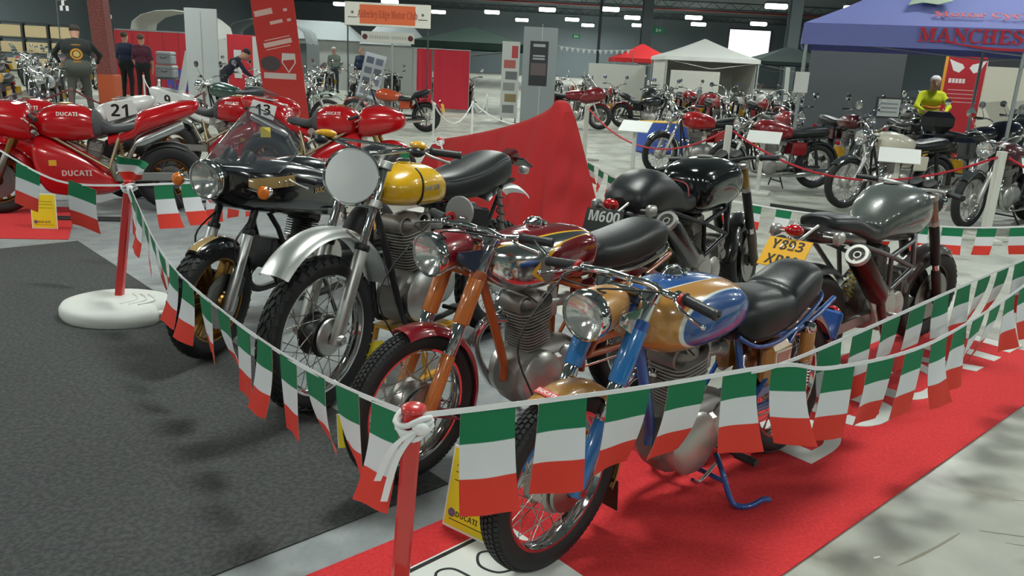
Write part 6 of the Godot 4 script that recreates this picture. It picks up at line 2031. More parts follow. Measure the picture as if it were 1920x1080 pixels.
# ---------------------------------------------------------------- tents, panels, signs, ropes
func gazebo(label: String, c: Vector3, sx: float, sz: float, eave: float, val: float, rise: float, roof: Material, inner: Material, legs: Array, turn := 0.0) -> Node3D:
	var g := thing("gazebo", label, "gazebo", c, turn)
	var hx := sx / 2
	var hz := sz / 2
	var top := eave + val
	var rl := maxf(0.0, hx - hz)
	var cs := [Vector3(-hx, top, hz), Vector3(hx, top, hz), Vector3(hx, top, -hz), Vector3(-hx, top, -hz)]
	var ridge := [Vector3(-rl, top + rise, 0), Vector3(rl, top + rise, 0)]
	var tips := [[ridge[0], ridge[1]], [ridge[1], ridge[1]], [ridge[1], ridge[0]], [ridge[0], ridge[0]]]
	for k in 4:
		var a: Vector3 = cs[k]
		var b: Vector3 = cs[(k + 1) % 4]
		var rows := []
		for i in 7:
			var t := i / 6.0
			var row := []
			for j in 9:
				var u := j / 8.0
				var lo := a.lerp(b, u)
				var hi: Vector3 = tips[k][0].lerp(tips[k][1], u)
				row.append(lo.lerp(hi, t) - Vector3(0, 0.14 * rise * sin(t * PI) * (0.4 + 0.6 * sin(u * PI)), 0))
			rows.append(row)
		var mb := MB.new()
		mb.sheet(rows, 0.004)
		obj("roof_panel", mb, roof, g)
		mb = MB.new()
		rows = []
		for i in 4:
			var t := i / 3.0
			var row := []
			for j in 13:
				var u := j / 12.0
				row.append(a.lerp(b, u) - Vector3(0, val * t, 0) + (a.lerp(b, u) * Vector3(1, 0, 1)).normalized() * (0.012 + 0.014 * t * sin(u * 19 + k)))
			rows.append(row)
		mb.sheet(rows, 0.004)
		obj("valance", mb, roof, g)
	for q in legs:
		var mb := MB.new()
		mb.box(Vector3(q.x * hx * 0.98, top / 2, q.y * hz * 0.98), Vector3(0.045, top, 0.045), 0.006)
		mb.box(Vector3(q.x * hx * 0.98, 0.006, q.y * hz * 0.98), Vector3(0.11, 0.012, 0.11), 0.002)
		obj("leg", mb, flat("9aa0a0", 0.4), g)
	var mb := MB.new()
	for s in [-1.0, 1.0]:
		mb.tube([Vector3(-hx, top - 0.05, s * hz * 0.97), Vector3(hx, top - 0.05, s * hz * 0.97)], 0.015, 6)
		mb.tube([Vector3(s * hx * 0.97, top - 0.05, -hz), Vector3(s * hx * 0.97, top - 0.05, hz)], 0.015, 6)
		mb.tube([Vector3(-hx, top - 0.1, s * hz * 0.95), Vector3(0, top - 0.35, s * hz * 0.95), Vector3(hx, top - 0.1, s * hz * 0.95)], 0.012, 6)
	obj("roof_truss", mb, inner, g)
	return g
func upright(called: String, label: String, category: String, x0: float, x1: float, y0: float, y1: float, z: float, m: Material, th := 0.04, turn := 0.0) -> Node3D:
	var o := thing(called, label, category, Vector3((x0 + x1) / 2, 0, z), turn)
	obj("panel", boxm(Vector3(x1 - x0, y1 - y0, th), 0.004), m, o, Transform3D(Basis(), Vector3(0, (y0 + y1) / 2, 0)))
	var mb := MB.new()
	for s in [-1.0, 1.0]:
		mb.box(Vector3(s * (x1 - x0) * 0.4, y0 / 2 + 0.01, 0), Vector3(0.03, maxf(y0, 0.02), 0.03), 0.003)
		mb.box(Vector3(s * (x1 - x0) * 0.4, 0.01, 0), Vector3(0.05, 0.02, 0.4), 0.003)
	obj("foot", mb, flat("5a5d60", 0.5), o)
	return o
func card_on(parent: Node3D, called: String, x: float, y: float, z: float, w: float, h: float, m: Material) -> MeshInstance3D:
	return obj(called, boxm(Vector3(w, h, 0.004)), m, parent, Transform3D(Basis(), Vector3(x, y, z)))
func rope_stand(label: String, at: Vector3, h: float, m: Material, square := false, group := ""):
	var p := thing("rope_stand", label, "post", at, 0.0, group)
	var mb := MB.new()
	if square:
		mb.box(Vector3(0, h / 2, 0), Vector3(0.075, h, 0.075), 0.006)
		obj("post", mb, m, p)
		mb = MB.new()
		mb.box(Vector3(0, 0.02, 0), Vector3(0.5, 0.04, 0.1), 0.006)
		mb.box(Vector3(0, 0.0195, 0), Vector3(0.1, 0.039, 0.5), 0.006)
		obj("foot", mb, m, p)
		return
	mb.lathe([Vector2(0.02, 0.04), Vector2(0.02, h - 0.05), Vector2(0.028, h - 0.045), Vector2(0.03, h - 0.02), Vector2(0.02, h), Vector2(0.001, h + 0.004)], Vector3.ZERO, Vector3.UP, 14)
	obj("post", mb, m, p)
	mb = MB.new()
	mb.lathe([Vector2(0.001, 0), Vector2(0.15, 0), Vector2(0.15, 0.03), Vector2(0.12, 0.05), Vector2(0.03, 0.06), Vector2(0.02, 0.08)], Vector3.ZERO, Vector3.UP, 22)
	obj("foot", mb, m, p)
func rope(label: String, a: Vector3, b: Vector3, sag: float, r: float, m: Material):
	var ins := (b - a).normalized() * (0.034 if r > 0.0135 else 0.05)
	a += ins
	b -= ins
	var mb := MB.new()
	var pts := []
	for i in 17:
		var t := i / 16.0
		pts.append((b - a) * t - Vector3(0, sag * 4 * t * (1 - t), 0))
	mb.tube(pts, r, 6)
	tag(obj("barrier_rope", mb, m, self, Transform3D(Basis(), a)), label, "rope")
func slant_board(label: String, at: Vector3, turn: float, post_h: float):
	var p := thing("reading_board", label, "board", at, turn)
	var mb := MB.new()
	mb.box(Vector3(0, post_h / 2, 0), Vector3(0.05, post_h, 0.05), 0.005)
	mb.box(Vector3(0, 0.02, 0), Vector3(0.3, 0.04, 0.3), 0.006)
	obj("post", mb, flat("c9c9c2", 0.6), p)
	obj("sheet", boxm(Vector3(0.42, 0.012, 0.3), 0.003), flat("e8e9e6", 0.5), p, Transform3D(Basis(Vector3.RIGHT, 0.45), Vector3(0, post_h + 0.02, 0.02)))

func dust_sheet():
	var o := thing("dust_sheet", "red dust sheet draped over a bike, peaked at its front", "sheet", Vector3(0.43, 0, -7.38))
	var axis := Vector3(-1.22, 0, -1.5)
	var across := Vector3(1.5, 0, -1.22).normalized()
	var rows := []
	var n := 44
	for i in 35:
		var s := i / 34.0
		var h := lerpf(1.2, 0.66, pow(clampf((s - 0.06) / 0.94, 0, 1), 0.62))
		if s < 0.06: h = 1.2 - 0.1 * pow((0.06 - s) / 0.06, 2)
		var row := []
		for j in n + 1:
			var u := lerpf(-1, 1, float(j) / n)
			var a := absf(u)
			var y := h * (1.0 - pow(maxf(0.0, (a - 0.08) / 0.92), 1.15))
			var wtop := 0.05 + 0.1 * s
			var wd := lerpf(0.36, 0.44, s)
			var k := 1.0 - y / h
			var fold := (0.1 * pow(absf(sin(s * 15.0 + u)), 1.5) - 0.05 + 0.03 * sin(s * 55.0 + 1.0)) * pow(k, 0.8)
			var off := signf(u) * (wtop * minf(a / 0.08, 1.0) + (wd - wtop) * pow(k, 0.8) + fold)
			row.append(axis * s + across * off + Vector3(0, maxf(y, 0.008), 0) - axis.normalized() * (0.16 * k * (1.0 - s) - 0.16 * k * s))
		rows.append(row)
	var mb := MB.new()
	mb.sheet(rows, 0.004)
	# front and rear hang closed
	for e in [0, 34]:
		var fr := []
		var src: Array = rows[e]
		for i in 9:
			var t := i / 8.0
			var row := []
			for j in n + 1:
				var q: Vector3 = src[j]
				var mid := Vector3(src[n / 2].x, q.y, src[n / 2].z)
				row.append(q.lerp(mid, t) - axis.normalized() * (1.0 if e == 0 else -1.0) * (0.14 * sin(t * PI / 2) * (1.0 - q.y / 1.2) + 0.03 * sin(j * 0.9) * sin(t * PI) * (1.0 - q.y / 1.2)))
			fr.append(row)
		mb.grid(fr, false)
	obj("draped_cloth", mb, cloth("a81f22"), o)

func furniture():
	var white := flat("d8d9d6", 0.6)
	dust_sheet()
	# blue gazebo with red letters
	var blue := cloth("7c83c6", 0.35)
	var bg := gazebo("blue gazebo with red lettering over the roped classics", Vector3(4.12 + 2.84 + 0.49, 0, -12.5 + 0.97 - 1.42), 6.0, 3.0, 1.98, 0.3, 0.85, blue, flat("b9bcc2", 0.5), [Vector2(-1, 1), Vector2(-0.03, 1), Vector2(1, 1), Vector2(-1, -1), Vector2(-0.03, -1), Vector2(1, -1)], -0.33)
	var redink := flat("c62a3a", 0.7)
	lettering("MANCHESTER", 0.19, 0.006, redink, bg, Transform3D(Basis(), Vector3(-0.55, 2.16, 1.54)), true, 1.0)
	lettering("Motor Cycle", 0.15, 0.006, redink, bg, Transform3D(Basis(Vector3.RIGHT, -1.06), Vector3(-0.6, 2.475, 1.13)), true, 1.1)
	var mb := MB.new()
	var sw := []
	for i in 13:
		var t := i / 12.0
		sw.append([Vector3(lerpf(-1.2, 0.6, t), 2.1 - 0.08 * sin(t * PI), 1.55), Vector3(lerpf(-1.2, 0.6, t), 2.1 - 0.08 * sin(t * PI) - 0.03 * sin(t * PI) - 0.005, 1.55)])
	mb.sheet(sw, 0.005)
	obj("red_swash", mb, redink, bg)
	mb = MB.new()
	mb.plate([Vector2(-0.3, -0.12), Vector2(-0.1, -0.02), Vector2(0.1, -0.08), Vector2(0.3, 0.05), Vector2(0.28, 0.25), Vector2(0.0, 0.3), Vector2(-0.2, 0.2)], 0.006, Transform3D(Basis(Vector3.RIGHT, -1.06), Vector3(-1.3, 2.66, 0.84)))
	obj("roof_emblem", mb, flat("9fb29c", 0.7), bg)
	card_on(bg, "notice", -2.93, 1.43, 1.52, 0.2, 0.3, flat("e2e3e0", 0.5))
	# white gazebo with walls
	var wc := cloth("e6e6e2", 0.4)
	var wg := gazebo("white gazebo with closed white walls in the far row", Vector3(6.1, 0, -28.4), 3.05, 3.0, 1.82, 0.12, 0.62, wc, white, [Vector2(-1, 1), Vector2(1, 1), Vector2(-1, -1), Vector2(1, -1)])
	for q in [[Vector3(0, 0.95, -1.44), 0.0], [Vector3(-1.44, 0.95, 0), PI / 2], [Vector3(1.44, 0.95, 0), PI / 2]]:
		obj("side_wall", boxm(Vector3(2.85, 1.78, 0.01)), cloth("cfcec6"), wg, Transform3D(Basis(Vector3.UP, q[1]), q[0]))
	obj("front_wall", boxm(Vector3(1.6, 1.5, 0.01)), cloth("cfcec6"), wg, Transform3D(Basis(), Vector3(-0.5, 0.76, 1.4)))
	var ww := upright("tent_wall", "long low white tent wall beside the white gazebo", "tent wall", 2.3, 4.3, 0.1, 1.6, -29.2, cloth("c4c4bd"), 0.03)
	gazebo("small red gazebo far behind the white gazebo", Vector3(6.3, 0, -44.5), 3.2, 3.0, 1.78, 0.2, 0.75, cloth("c9282c"), white, [Vector2(-1, 1), Vector2(1, 1), Vector2(-1, -1), Vector2(1, -1)])
	gazebo("dark green gazebo above the red hanging cloths", Vector3(-1.55, 0, -25.2), 3.3, 3.0, 1.78, 0.2, 0.45, cloth("193029"), flat("8f9694", 0.4), [Vector2(-1, 1), Vector2(1, 1), Vector2(-1, -1), Vector2(1, -1)])
	var dg := gazebo("dark green gazebo with white curtains behind the blue gazebo", Vector3(10.0, 0, -31.6), 3.3, 3.0, 1.86, 0.12, 0.55, cloth("1d2f2e"), flat("8f9694", 0.4), [Vector2(-1, 1), Vector2(1, 1), Vector2(-1, -1), Vector2(1, -1)])
	for x in [-0.4, 0.9, 1.2]: obj("curtain", boxm(Vector3(0.16, 1.3, 0.03), 0.01), cloth("c9ccc8"), dg, Transform3D(Basis(Vector3.BACK, 0.05), Vector3(x, 1.15, 1.46)))
	mb = MB.new()
	mb.lathe([Vector2(0.001, 0.01), Vector2(0.3, 0.01), Vector2(0.3, 0)], Vector3(0.35, 1.2, 1.42), Vector3.BACK, 20, false, Vector2(1, 1.5))
	obj("oval_banner", mb, cloth("a99a94"), dg)
	# red cloths hung below the green gazebo
	for q in [[-3.0, -2.58, "narrow red cloth hung at the green gazebo's corner"], [-2.52, -1.52, "wide red cloth hung before the green gazebo"]]:
		var rows := []
		for i in 9:
			var row := []
			for j in 15: row.append(Vector3(lerpf(0, q[1] - q[0], j / 14.0), 1.74 - 1.62 * i / 8.0, 0.02 * sin(j * 1.1 + q[0])))
			rows.append(row)
		mb = MB.new()
		mb.sheet(rows, 0.004)
		var hc := thing("hanging_cloth", q[2], "cloth", Vector3(q[0], 0, -23.4))
		obj("cloth", mb, cloth("cf3345"), hc)
		mb = MB.new()
		mb.tube([Vector3(-0.03, 1.75, 0), Vector3(q[1] - q[0] + 0.03, 1.75, 0)], 0.015, 6)
		for x in [0.0, q[1] - q[0]]: mb.tube([Vector3(x, 0, -0.03), Vector3(x, 1.75, -0.03)], 0.015, 6)
		obj("rail", mb, flat("9aa0a0", 0.4), hc)
	# exhibition panels
	var p1 := upright("poster_stand", "tall grey double panel with a black poster beyond the red dust sheet", "display panel", -0.02, 0.72, 0.06, 2.26, -18.2, flat("7c8284", 0.7))
	card_on(p1, "seam", 0.03, 1.2, 0.022, 0.012, 2.26, flat("a8acae", 0.6))
	card_on(p1, "poster", -0.02, 1.5, 0.024, 0.4, 0.94, flat("202226", 0.5))
	for q in [[1.88, 0.1], [1.66, 0.06], [1.6, 0.06]]: card_on(p1, "print", -0.02, q[0], 0.027, 0.26, q[1] * 0.6, flat("8f9296", 0.6))
	card_on(p1, "picture", -0.02, 1.38, 0.027, 0.34, 0.26, flat("54484a", 0.6))
	var p2 := upright("poster_stand", "white poster board with small pictures beside the tall grey panel", "display panel", -0.55, -0.1, 0.1, 2.0, -21.2, flat("c6c8c4", 0.6))
	for i in 5: card_on(p2, "picture", -0.02 + 0.05 * (i % 2), 1.45 - 0.28 * i, 0.023, 0.3, 0.2, flat(["b0605c", "6d6f70", "8c8f8c", "8a7c58", "77797a"][i], 0.6))
	card_on(p2, "red_disc_print", 0.1, 1.75, 0.023, 0.16, 0.3, flat("b4464a", 0.6))
	var p3 := upright("poster_stand", "tall plain grey panel beside the red booth", "display panel", -6.5, -5.88, 0.04, 2.2, -16.0, flat("a9adae", 0.7))
	card_on(p3, "seam", 0.0, 1.1, 0.022, 0.01, 2.1, flat("8d9294", 0.6))
	# leaning red banner
	var rb := thing("pull_up_banner", "tall red banner with two round badges, leaning over the red bikes", "banner", Vector3(-3.82, 0, -13.0), 0.05)
	var lean := Basis(Vector3.BACK, 0.11)
	obj("banner_cloth", boxm(Vector3(0.66, 2.3, 0.01), 0.002), cloth("c43a36"), rb, Transform3D(lean, Vector3(0, 1.42, 0)))
	var wi := flat("d8b4ac", 0.7)
	for q in [[-0.18, 2.35, 0.16, 0.1], [0.1, 2.28, 0.14, 0.045], [-0.16, 2.08, 0.28, 0.085], [0.18, 2.1, 0.06, 0.04], [0.02, 1.93, 0.2, 0.05], [0.22, 1.95, 0.06, 0.04], [0.0, 1.62, 0.44, 0.07], [0.0, 1.69, 0.4, 0.012], [0.0, 1.55, 0.38, 0.012]]: obj("faded_print", boxm(Vector3(q[2], q[3], 0.002)), wi, rb, Transform3D(lean * Basis(Vector3.BACK, 0.14), lean * Vector3(q[0], q[1] - 1.42, 0.007) + Vector3(0, 1.42, 0)))
	mb = MB.new()
	mb.lathe([Vector2(0.001, 0.004), Vector2(0.13, 0.004), Vector2(0.13, 0)], Vector3(-0.14, 1.3, 0.006), Vector3.BACK, 22, false, Vector2(1.2, 0.9))
	obj("round_badge", mb, flat("4a3f42", 0.6), rb)
	mb = MB.new()
	mb.plate([Vector2(-0.1, 0.14), Vector2(0.1, 0.14), Vector2(0.11, 0.0), Vector2(0.0, -0.16), Vector2(-0.11, 0.0)], 0.004, Transform3D(Basis(), Vector3(0.14, 1.33, 0.008)))
	obj("shield_badge", mb, flat("cfc4c0", 0.6), rb)
	mb = MB.new()
	mb.plate([Vector2(-0.085, 0.03), Vector2(0.085, 0.05), Vector2(0.09, 0.0), Vector2(0.0, -0.13), Vector2(-0.09, 0.0)], 0.004, Transform3D(Basis(), Vector3(0.14, 1.33, 0.011)))
	obj("shield_field", mb, flat("b32c2a", 0.6), rb)
	card_on(rb, "caption_strip", 0.0, 1.12, 0.007, 0.5, 0.09, flat("c9b8b4", 0.6))
	mb = MB.new()
	mb.box(Vector3(0, 0.03, 0), Vector3(0.72, 0.06, 0.2), 0.01)
	mb.tube([Vector3(0.1, 0.05, -0.03), Vector3(-0.12, 2.56, -0.03)], 0.012, 6)
	obj("foot", mb, flat("6a6c6e", 0.4), rb)
	# club signs on poles
	var s1 := thing("club_sign", "white sign with orange centre and dark lettering hung high on poles", "sign", Vector3(-2.95, 0, -18.0), -0.05)
	obj("board", boxm(Vector3(1.86, 0.48, 0.03), 0.006), flat("d9d6cc", 0.6), s1, Transform3D(Basis(), Vector3(0, 2.34, 0)))
	card_on(s1, "orange_field", 0.0, 2.34, 0.017, 1.2, 0.39, flat("d8663c", 0.6))
	lettering("Alderley Edge Motor Club", 0.15, 0.003, flat("a4452c", 0.6), s1, Transform3D(Basis(), Vector3(0, 2.34, 0.02)), true, 0.5)
	for x in [-0.76, 0.76]:
		mb = MB.new()
		mb.lathe([Vector2(0.001, 0.004), Vector2(0.03, 0.004), Vector2(0.03, 0)], Vector3(x, 2.37, 0.015), Vector3.BACK, 12)
		mb.box(Vector3(x, 2.27, 0.016), Vector3(0.2, 0.02, 0.004))
		obj("emblem", mb, flat("6b6a66", 0.6), s1)
		mb = MB.new()
		mb.tube([Vector3(x * 1.15, 0, -0.03), Vector3(x * 1.15, 2.58, -0.03)], 0.016, 8)
		mb.box(Vector3(x * 1.15, 0.015, -0.03), Vector3(0.3, 0.03, 0.3), 0.005)
		obj("pole", mb, flat("3f4446", 0.5), s1)
	var s2 := thing("club_sign", "narrow white sign with a dark roundel at each end on one pole", "sign", Vector3(-3.27, 0, -20.0), -0.05)
	obj("board", boxm(Vector3(1.28, 0.25, 0.03), 0.006), flat("d6d4cc", 0.6), s2, Transform3D(Basis(), Vector3(0, 1.92, 0)))
	for i in 15: card_on(s2, "faded_letter", -0.42 + 0.06 * i, 1.92, 0.016, 0.04 if i != 8 else 0.01, 0.075, flat("b4b4ae", 0.6))
	for x in [-0.55, 0.55]:
		mb = MB.new()
		mb.lathe([Vector2(0.001, 0.004), Vector2(0.065, 0.004), Vector2(0.065, 0)], Vector3(x, 1.92, 0.016), Vector3.BACK, 16)
		obj("roundel", mb, flat("5c2830", 0.6), s2)
	mb = MB.new()
	mb.tube([Vector3(0.1, 0, -0.03), Vector3(0.1, 1.85, -0.03)], 0.025, 8)
	mb.box(Vector3(0.1, 0.015, -0.03), Vector3(0.4, 0.03, 0.4), 0.005)
	obj("pole", mb, flat("a4a8a8", 0.4), s2)
	# photo board on an easel
	var eb := thing("photo_board", "grey photo board leaning back on its easel below the club signs", "board", Vector3(-3.55, 0, -19.4), 0.15)
	var tb := Basis(Vector3.BACK, -0.22) * Basis(Vector3.RIGHT, -0.15)
	obj("board", boxm(Vector3(0.5, 1.05, 0.02), 0.004), flat("b8bcc2", 0.6), eb, Transform3D(tb, Vector3(0, 1.02, 0)))
	for i in 4:
		for j in 2: obj("photograph", boxm(Vector3(0.17, 0.15, 0.004)), flat(["5a6478", "707684", "636a74", "7a808c"][(i + j) % 4], 0.6), eb, Transform3D(tb, Vector3(0, 1.02, 0) + tb * Vector3(-0.11 + 0.22 * j, 0.36 - 0.24 * i, 0.012)))
	mb = MB.new()
	for x in [-0.2, 0.2]: mb.tube([Vector3(x + 0.02, 0, 0.12), Vector3(x, 1.2, -0.08)], 0.014, 6)
	mb.tube([Vector3(0, 0, -0.45), Vector3(0, 1.2, -0.1)], 0.014, 6)
	obj("easel", mb, flat("6b5a44", 0.6), eb)
	# red booth walls and tents at the left
	var b1 := upright("booth_wall", "long red booth wall behind the two standing men", "booth wall", -12.0, -9.86, 0.0, 1.88, -24.4, flat("bb2330", 0.6), 0.05)
	for i in 5: card_on(b1, "panel_joint", -1.0 + 0.45 * i, 0.94, 0.027, 0.012, 1.86, flat("8f1c26", 0.6))
	card_on(b1, "top_rail", 0.0, 1.86, 0.027, 2.1, 0.04, flat("8a8d90", 0.5))
	card_on(b1, "blue_and_red_poster", 0.72, 0.5, 0.03, 0.66, 0.62, flat("5148a0", 0.6))
	for i in 9: card_on(b1, "red_blot", 0.48 + 0.06 * (i * 5 % 9), 0.3 + 0.05 * (i * 4 % 10), 0.034, 0.09, 0.07, flat("b3343c", 0.6))
	var b2 := upright("booth_wall", "short red booth wall beside the leaning red banner", "booth wall", -8.7, -7.7, 0.0, 1.88, -24.4, flat("bb2330", 0.6), 0.05)
	card_on(b2, "white_wall", 0.4, 0.95, 0.03, 0.3, 1.8, flat("b9bcbc", 0.6))
	card_on(b2, "white_garment", -0.2, 1.05, 0.035, 0.22, 0.8, flat("c6c8ca", 0.7))
	for q in [["white domed tent roof behind the long red booth wall", Vector3(-11.2, 0, -27.4), 1.35, "cfd0ca"], ["clear grey domed tent beside the leaning red banner", Vector3(-9.3, 0, -30.8), 1.5, "868d8f"]]:
		var t := thing("domed_tent", q[0], "tent", q[1])
		var rows := []
		for i in 9:
			var a := PI * i / 8.0
			var row := []
			for j in 9: row.append(Vector3(-cos(a) * q[2], 1.75 + 0.8 * pow(sin(a), 0.7) + 0.03 * sin(j * 2.0), lerpf(0.9, -0.9, j / 8.0)))
			rows.append(row)
		mb = MB.new()
		mb.sheet(rows, 0.01)
		obj("roof", mb, cloth(q[3], 0.2), t)
		mb = MB.new()
		mb.box(Vector3(0, 0.88, -0.9), Vector3(q[2] * 2, 1.75, 0.02))
		for s in [-1.0, 1.0]: mb.box(Vector3(s * q[2], 0.88, 0), Vector3(0.02, 1.75, 1.8))
		obj("walls", mb, cloth(q[3]), t)
	for q in [["folding white tent pavilion beyond the club signs", Vector3(-5.2, 0, -33.0), 2.6, 1.9], ["grey pavilion wall behind the far row of bikes", Vector3(-8.6, 0, -34.5), 3.6, 2.0]]:
		var t := thing("pavilion", q[0], "tent", q[1])
		obj("wall", boxm(Vector3(q[2], q[3], 0.04)), cloth("a9aca8"), t, Transform3D(Basis(), Vector3(0, q[3] / 2, 0)))
		mb = MB.new()
		mb.loft([[Vector3(-q[2] / 2, q[3], 0.2), Vector3(q[2] / 2, q[3], 0.2), Vector3(q[2] / 2, q[3], -2.2), Vector3(-q[2] / 2, q[3], -2.2)], [Vector3(-q[2] / 4, q[3] + 0.75, -0.4), Vector3(q[2] / 4, q[3] + 0.75, -0.4), Vector3(q[2] / 4, q[3] + 0.75, -1.6), Vector3(-q[2] / 4, q[3] + 0.75, -1.6)]], true, [0])
		obj("roof", mb, cloth("8f9698"), t)
	lettering_board()
	# cases on a trolley and a leaning board before the red booth
	var tr := thing("trolley", "low steel trolley carrying grey cases before the red booth", "trolley", Vector3(-9.75, 0, -22.6))
	mb = MB.new()
	mb.box(Vector3(0, 0.6, 0), Vector3(0.6, 0.03, 0.4), 0.005)
	obj("top", mb, flat("5c6062", 0.4), tr)
	for x in [-0.26, 0.26]:
		for z in [-0.17, 0.17]: obj("leg", boxm(Vector3(0.03, 0.585, 0.03), 0.003), flat("5c6062", 0.4), tr, Transform3D(Basis(), Vector3(x, 0.2925, z)))
	for q in [[0.8, 0.5, "lower grey case on the trolley before the red booth"], [1.16, 0.42, "upper grey case on the trolley before the red booth"]]:
		var cs := thing("tool_case", q[2], "case", Vector3(-9.75, 0, -22.6))
		obj("case_body", boxm(Vector3(q[1], 0.24, 0.34), 0.03), flat("8d9396", 0.5), cs, Transform3D(Basis(), Vector3(0, q[0] - 0.06, 0)))
		obj("case_lid", boxm(Vector3(q[1] * 1.02, 0.1, 0.35), 0.03), flat("9aa0a2", 0.5), cs, Transform3D(Basis(), Vector3(0, q[0] + 0.11, 0)))
		mb = MB.new()
		mb.tube(curve([Vector3(-0.08, q[0] + 0.02, 0.17), Vector3(-0.06, q[0] - 0.01, 0.21), Vector3(0.06, q[0] - 0.01, 0.21), Vector3(0.08, q[0] + 0.02, 0.17)], 4), 0.01, 6)
		obj("handle", mb, flat("3a3c3e", 0.5), cs)
	var lb := thing("leaning_board", "narrow white board leaning beside the grey cases", "board", Vector3(-9.2, 0, -22.4))
	obj("board", boxm(Vector3(0.2, 1.35, 0.03), 0.004), flat("c9cccc", 0.5), lb, Transform3D(Basis(Vector3.BACK, -0.24), Vector3(0, 0.69, 0)))
	obj("prop", boxm(Vector3(0.03, 1.2, 0.03), 0.003), flat("8a6a44", 0.6), lb, Transform3D(Basis(Vector3.BACK, 0.24), Vector3(0.18, 0.6, -0.05)))
	# lit shelving at the far left
	var sh := thing("shelf_rack", "tall rack of pale boxes on dark shelves along the side", "rack", Vector3(-20.6, 0, -35.2), 0.3)
	mb = MB.new()
	for x in [-1.4, -0.5, 0.45, 1.4]: mb.box(Vector3(x, 1.05, 0), Vector3(0.06, 2.1, 0.5), 0.005)
	for y in [0.12, 0.85, 1.45, 2.08]: mb.box(Vector3(0, y, 0), Vector3(2.86, 0.06, 0.5), 0.005)
	obj("frame", mb, flat("33363a", 0.6), sh)
	for i in 3:
		for j in 3: obj("carton", boxm(Vector3(0.82, 0.48, 0.4), 0.02), flat("c9b48c", 0.7), sh, Transform3D(Basis(), Vector3(-0.95 + 0.95 * i, 0.4 + 0.67 * j if j else 0.41, 0.03)))
	# wrapped column
	mb = MB.new()
	mb.box(Vector3(0, 1.2, 0), Vector3(0.36, 2.5, 0.36), 0.03)
	var wr := thing("wrapped_pillar", "brownish red wrapped pillar beside the man in the patched waistcoat", "pillar", Vector3(-9.85, 0, -19.6))
	obj("wrap", mb, grainy("pillar_wrap", Color("6e3a38"), Color("85504a"), 0.04, 51, 1.0), wr, Transform3D(Basis(Vector3.BACK, 0.05), Vector3.ZERO))
	obj("orange_skirt", boxm(Vector3(0.4, 0.75, 0.4), 0.02), flat("b5532f", 0.7), wr, Transform3D(Basis(), Vector3(0.0, 0.38, 0)))
	# chequered flags
	for q in [[-9.6, -17.2, 0.1], [-10.9, -21.6, -0.05]]:
		var f := thing("chequered_flag", "small black and white chequered flag on a tall stick, %s the pillar" % ("nearer than" if q[1] > -18 else "beyond"), "flag", Vector3(q[0], 0, q[1]))
		mb = MB.new()
		mb.tube([Vector3.ZERO, Vector3(0, 2.5, 0)], 0.012, 6)
		mb.box(Vector3(0, 0.01, 0), Vector3(0.3, 0.02, 0.3), 0.004)
		obj("stick", mb, flat("55585a", 0.5), f)
		for i in 4:
			for j in 3: obj("check", boxm(Vector3(0.06, 0.1, 0.004)), flat("d9dadb" if (i + j) % 2 else "26282b", 0.8), f, Transform3D(Basis(), Vector3(0.03 + 0.06 * j + 0.02 * i, 2.42 - 0.1 * i, 0)))
	# white rope stands and ropes
	var st := [[Vector3(-0.97, 0, -16.36), 0.72, "white rope stand left of the poster panel, nearer one"], [Vector3(-0.87, 0, -20.9), 0.72, "white rope stand beneath the poster panel, farther one"], [Vector3(-1.45, 0, -13.6), 0.8, "white rope stand beyond the numbered red bikes"], [Vector3(0.95, 0, -15.4), 0.85, "white rope stand just behind the red dust sheet"], [Vector3(-9.4, 0, -20.4), 0.75, "white rope stand beside the two standing men"], [Vector3(-7.6, 0, -17.2), 0.8, "white rope stand before the tall plain grey panel"]]
	for q in st: rope_stand(q[2], q[0], q[1], white)
	rope("white rope from the nearer stand towards the red bikes", st[0][0] + Vector3(0, 0.68, 0), st[2][0] + Vector3(0, 0.76, 0), 0.35, 0.014, white)
	rope("white rope between the two stands by the poster panel", st[0][0] + Vector3(0, 0.68, 0), st[1][0] + Vector3(0, 0.68, 0), 0.3, 0.014, white)
	rope("white rope behind the red dust sheet", st[0][0] + Vector3(0, 0.68, 0), st[3][0] + Vector3(0, 0.8, 0), 0.4, 0.014, white)
	rope("white rope sagging before the blue and red poster", st[4][0] + Vector3(0, 0.7, 0), st[5][0] + Vector3(0, 0.75, 0), 0.25, 0.014, white)
	var pw := flat("c6c6be", 0.6)
	rope_stand("white square post behind the dust sheet with the red rope's end", Vector3(1.08, 0, -13.4), 0.9, pw, true)
	rope_stand("white square post in the middle of the red rope", Vector3(2.62, 0, -10.25), 0.88, pw, true)
	rope_stand("white square post in a cross foot near the grey twin", Vector3(4.79, 0, -8.07), 0.9, pw, true)
	rope_stand("white square post past the picture's edge that ends the red rope", Vector3(7.2, 0, -7.2), 0.9, pw, true)
	var rr := flat("b81e30", 0.6)
	rope("red rope sagging before the black roadster with red tank", Vector3(1.08, 0.84, -13.36), Vector3(2.62, 0.82, -10.21), 0.42, 0.013, rr)
	rope("red rope sagging across the classics to the cross-footed post", Vector3(2.62, 0.82, -10.21), Vector3(4.79, 0.84, -8.03), 0.4, 0.013, rr)
	rope("red rope running off the picture's edge", Vector3(4.79, 0.84, -8.03), Vector3(7.2, 0.84, -7.16), 0.35, 0.013, rr)
	# dark red ropes behind the red bikes
	var dk := flat("7a5a56", 0.6)
	var rs := [Vector3(-8.3, 0, -11.2), Vector3(-6.45, 0, -11.7), Vector3(-4.85, 0, -12.5)]
	var rn := ["slim brown rope post at the picture's edge beyond the red bikes", "slim brown rope post before the man in the patched waistcoat", "slim brown rope post below the tall plain grey panel"]
	for i in 3: rope_stand(rn[i], rs[i], 0.85, dk)
	var dr := flat("6e1626", 0.6)
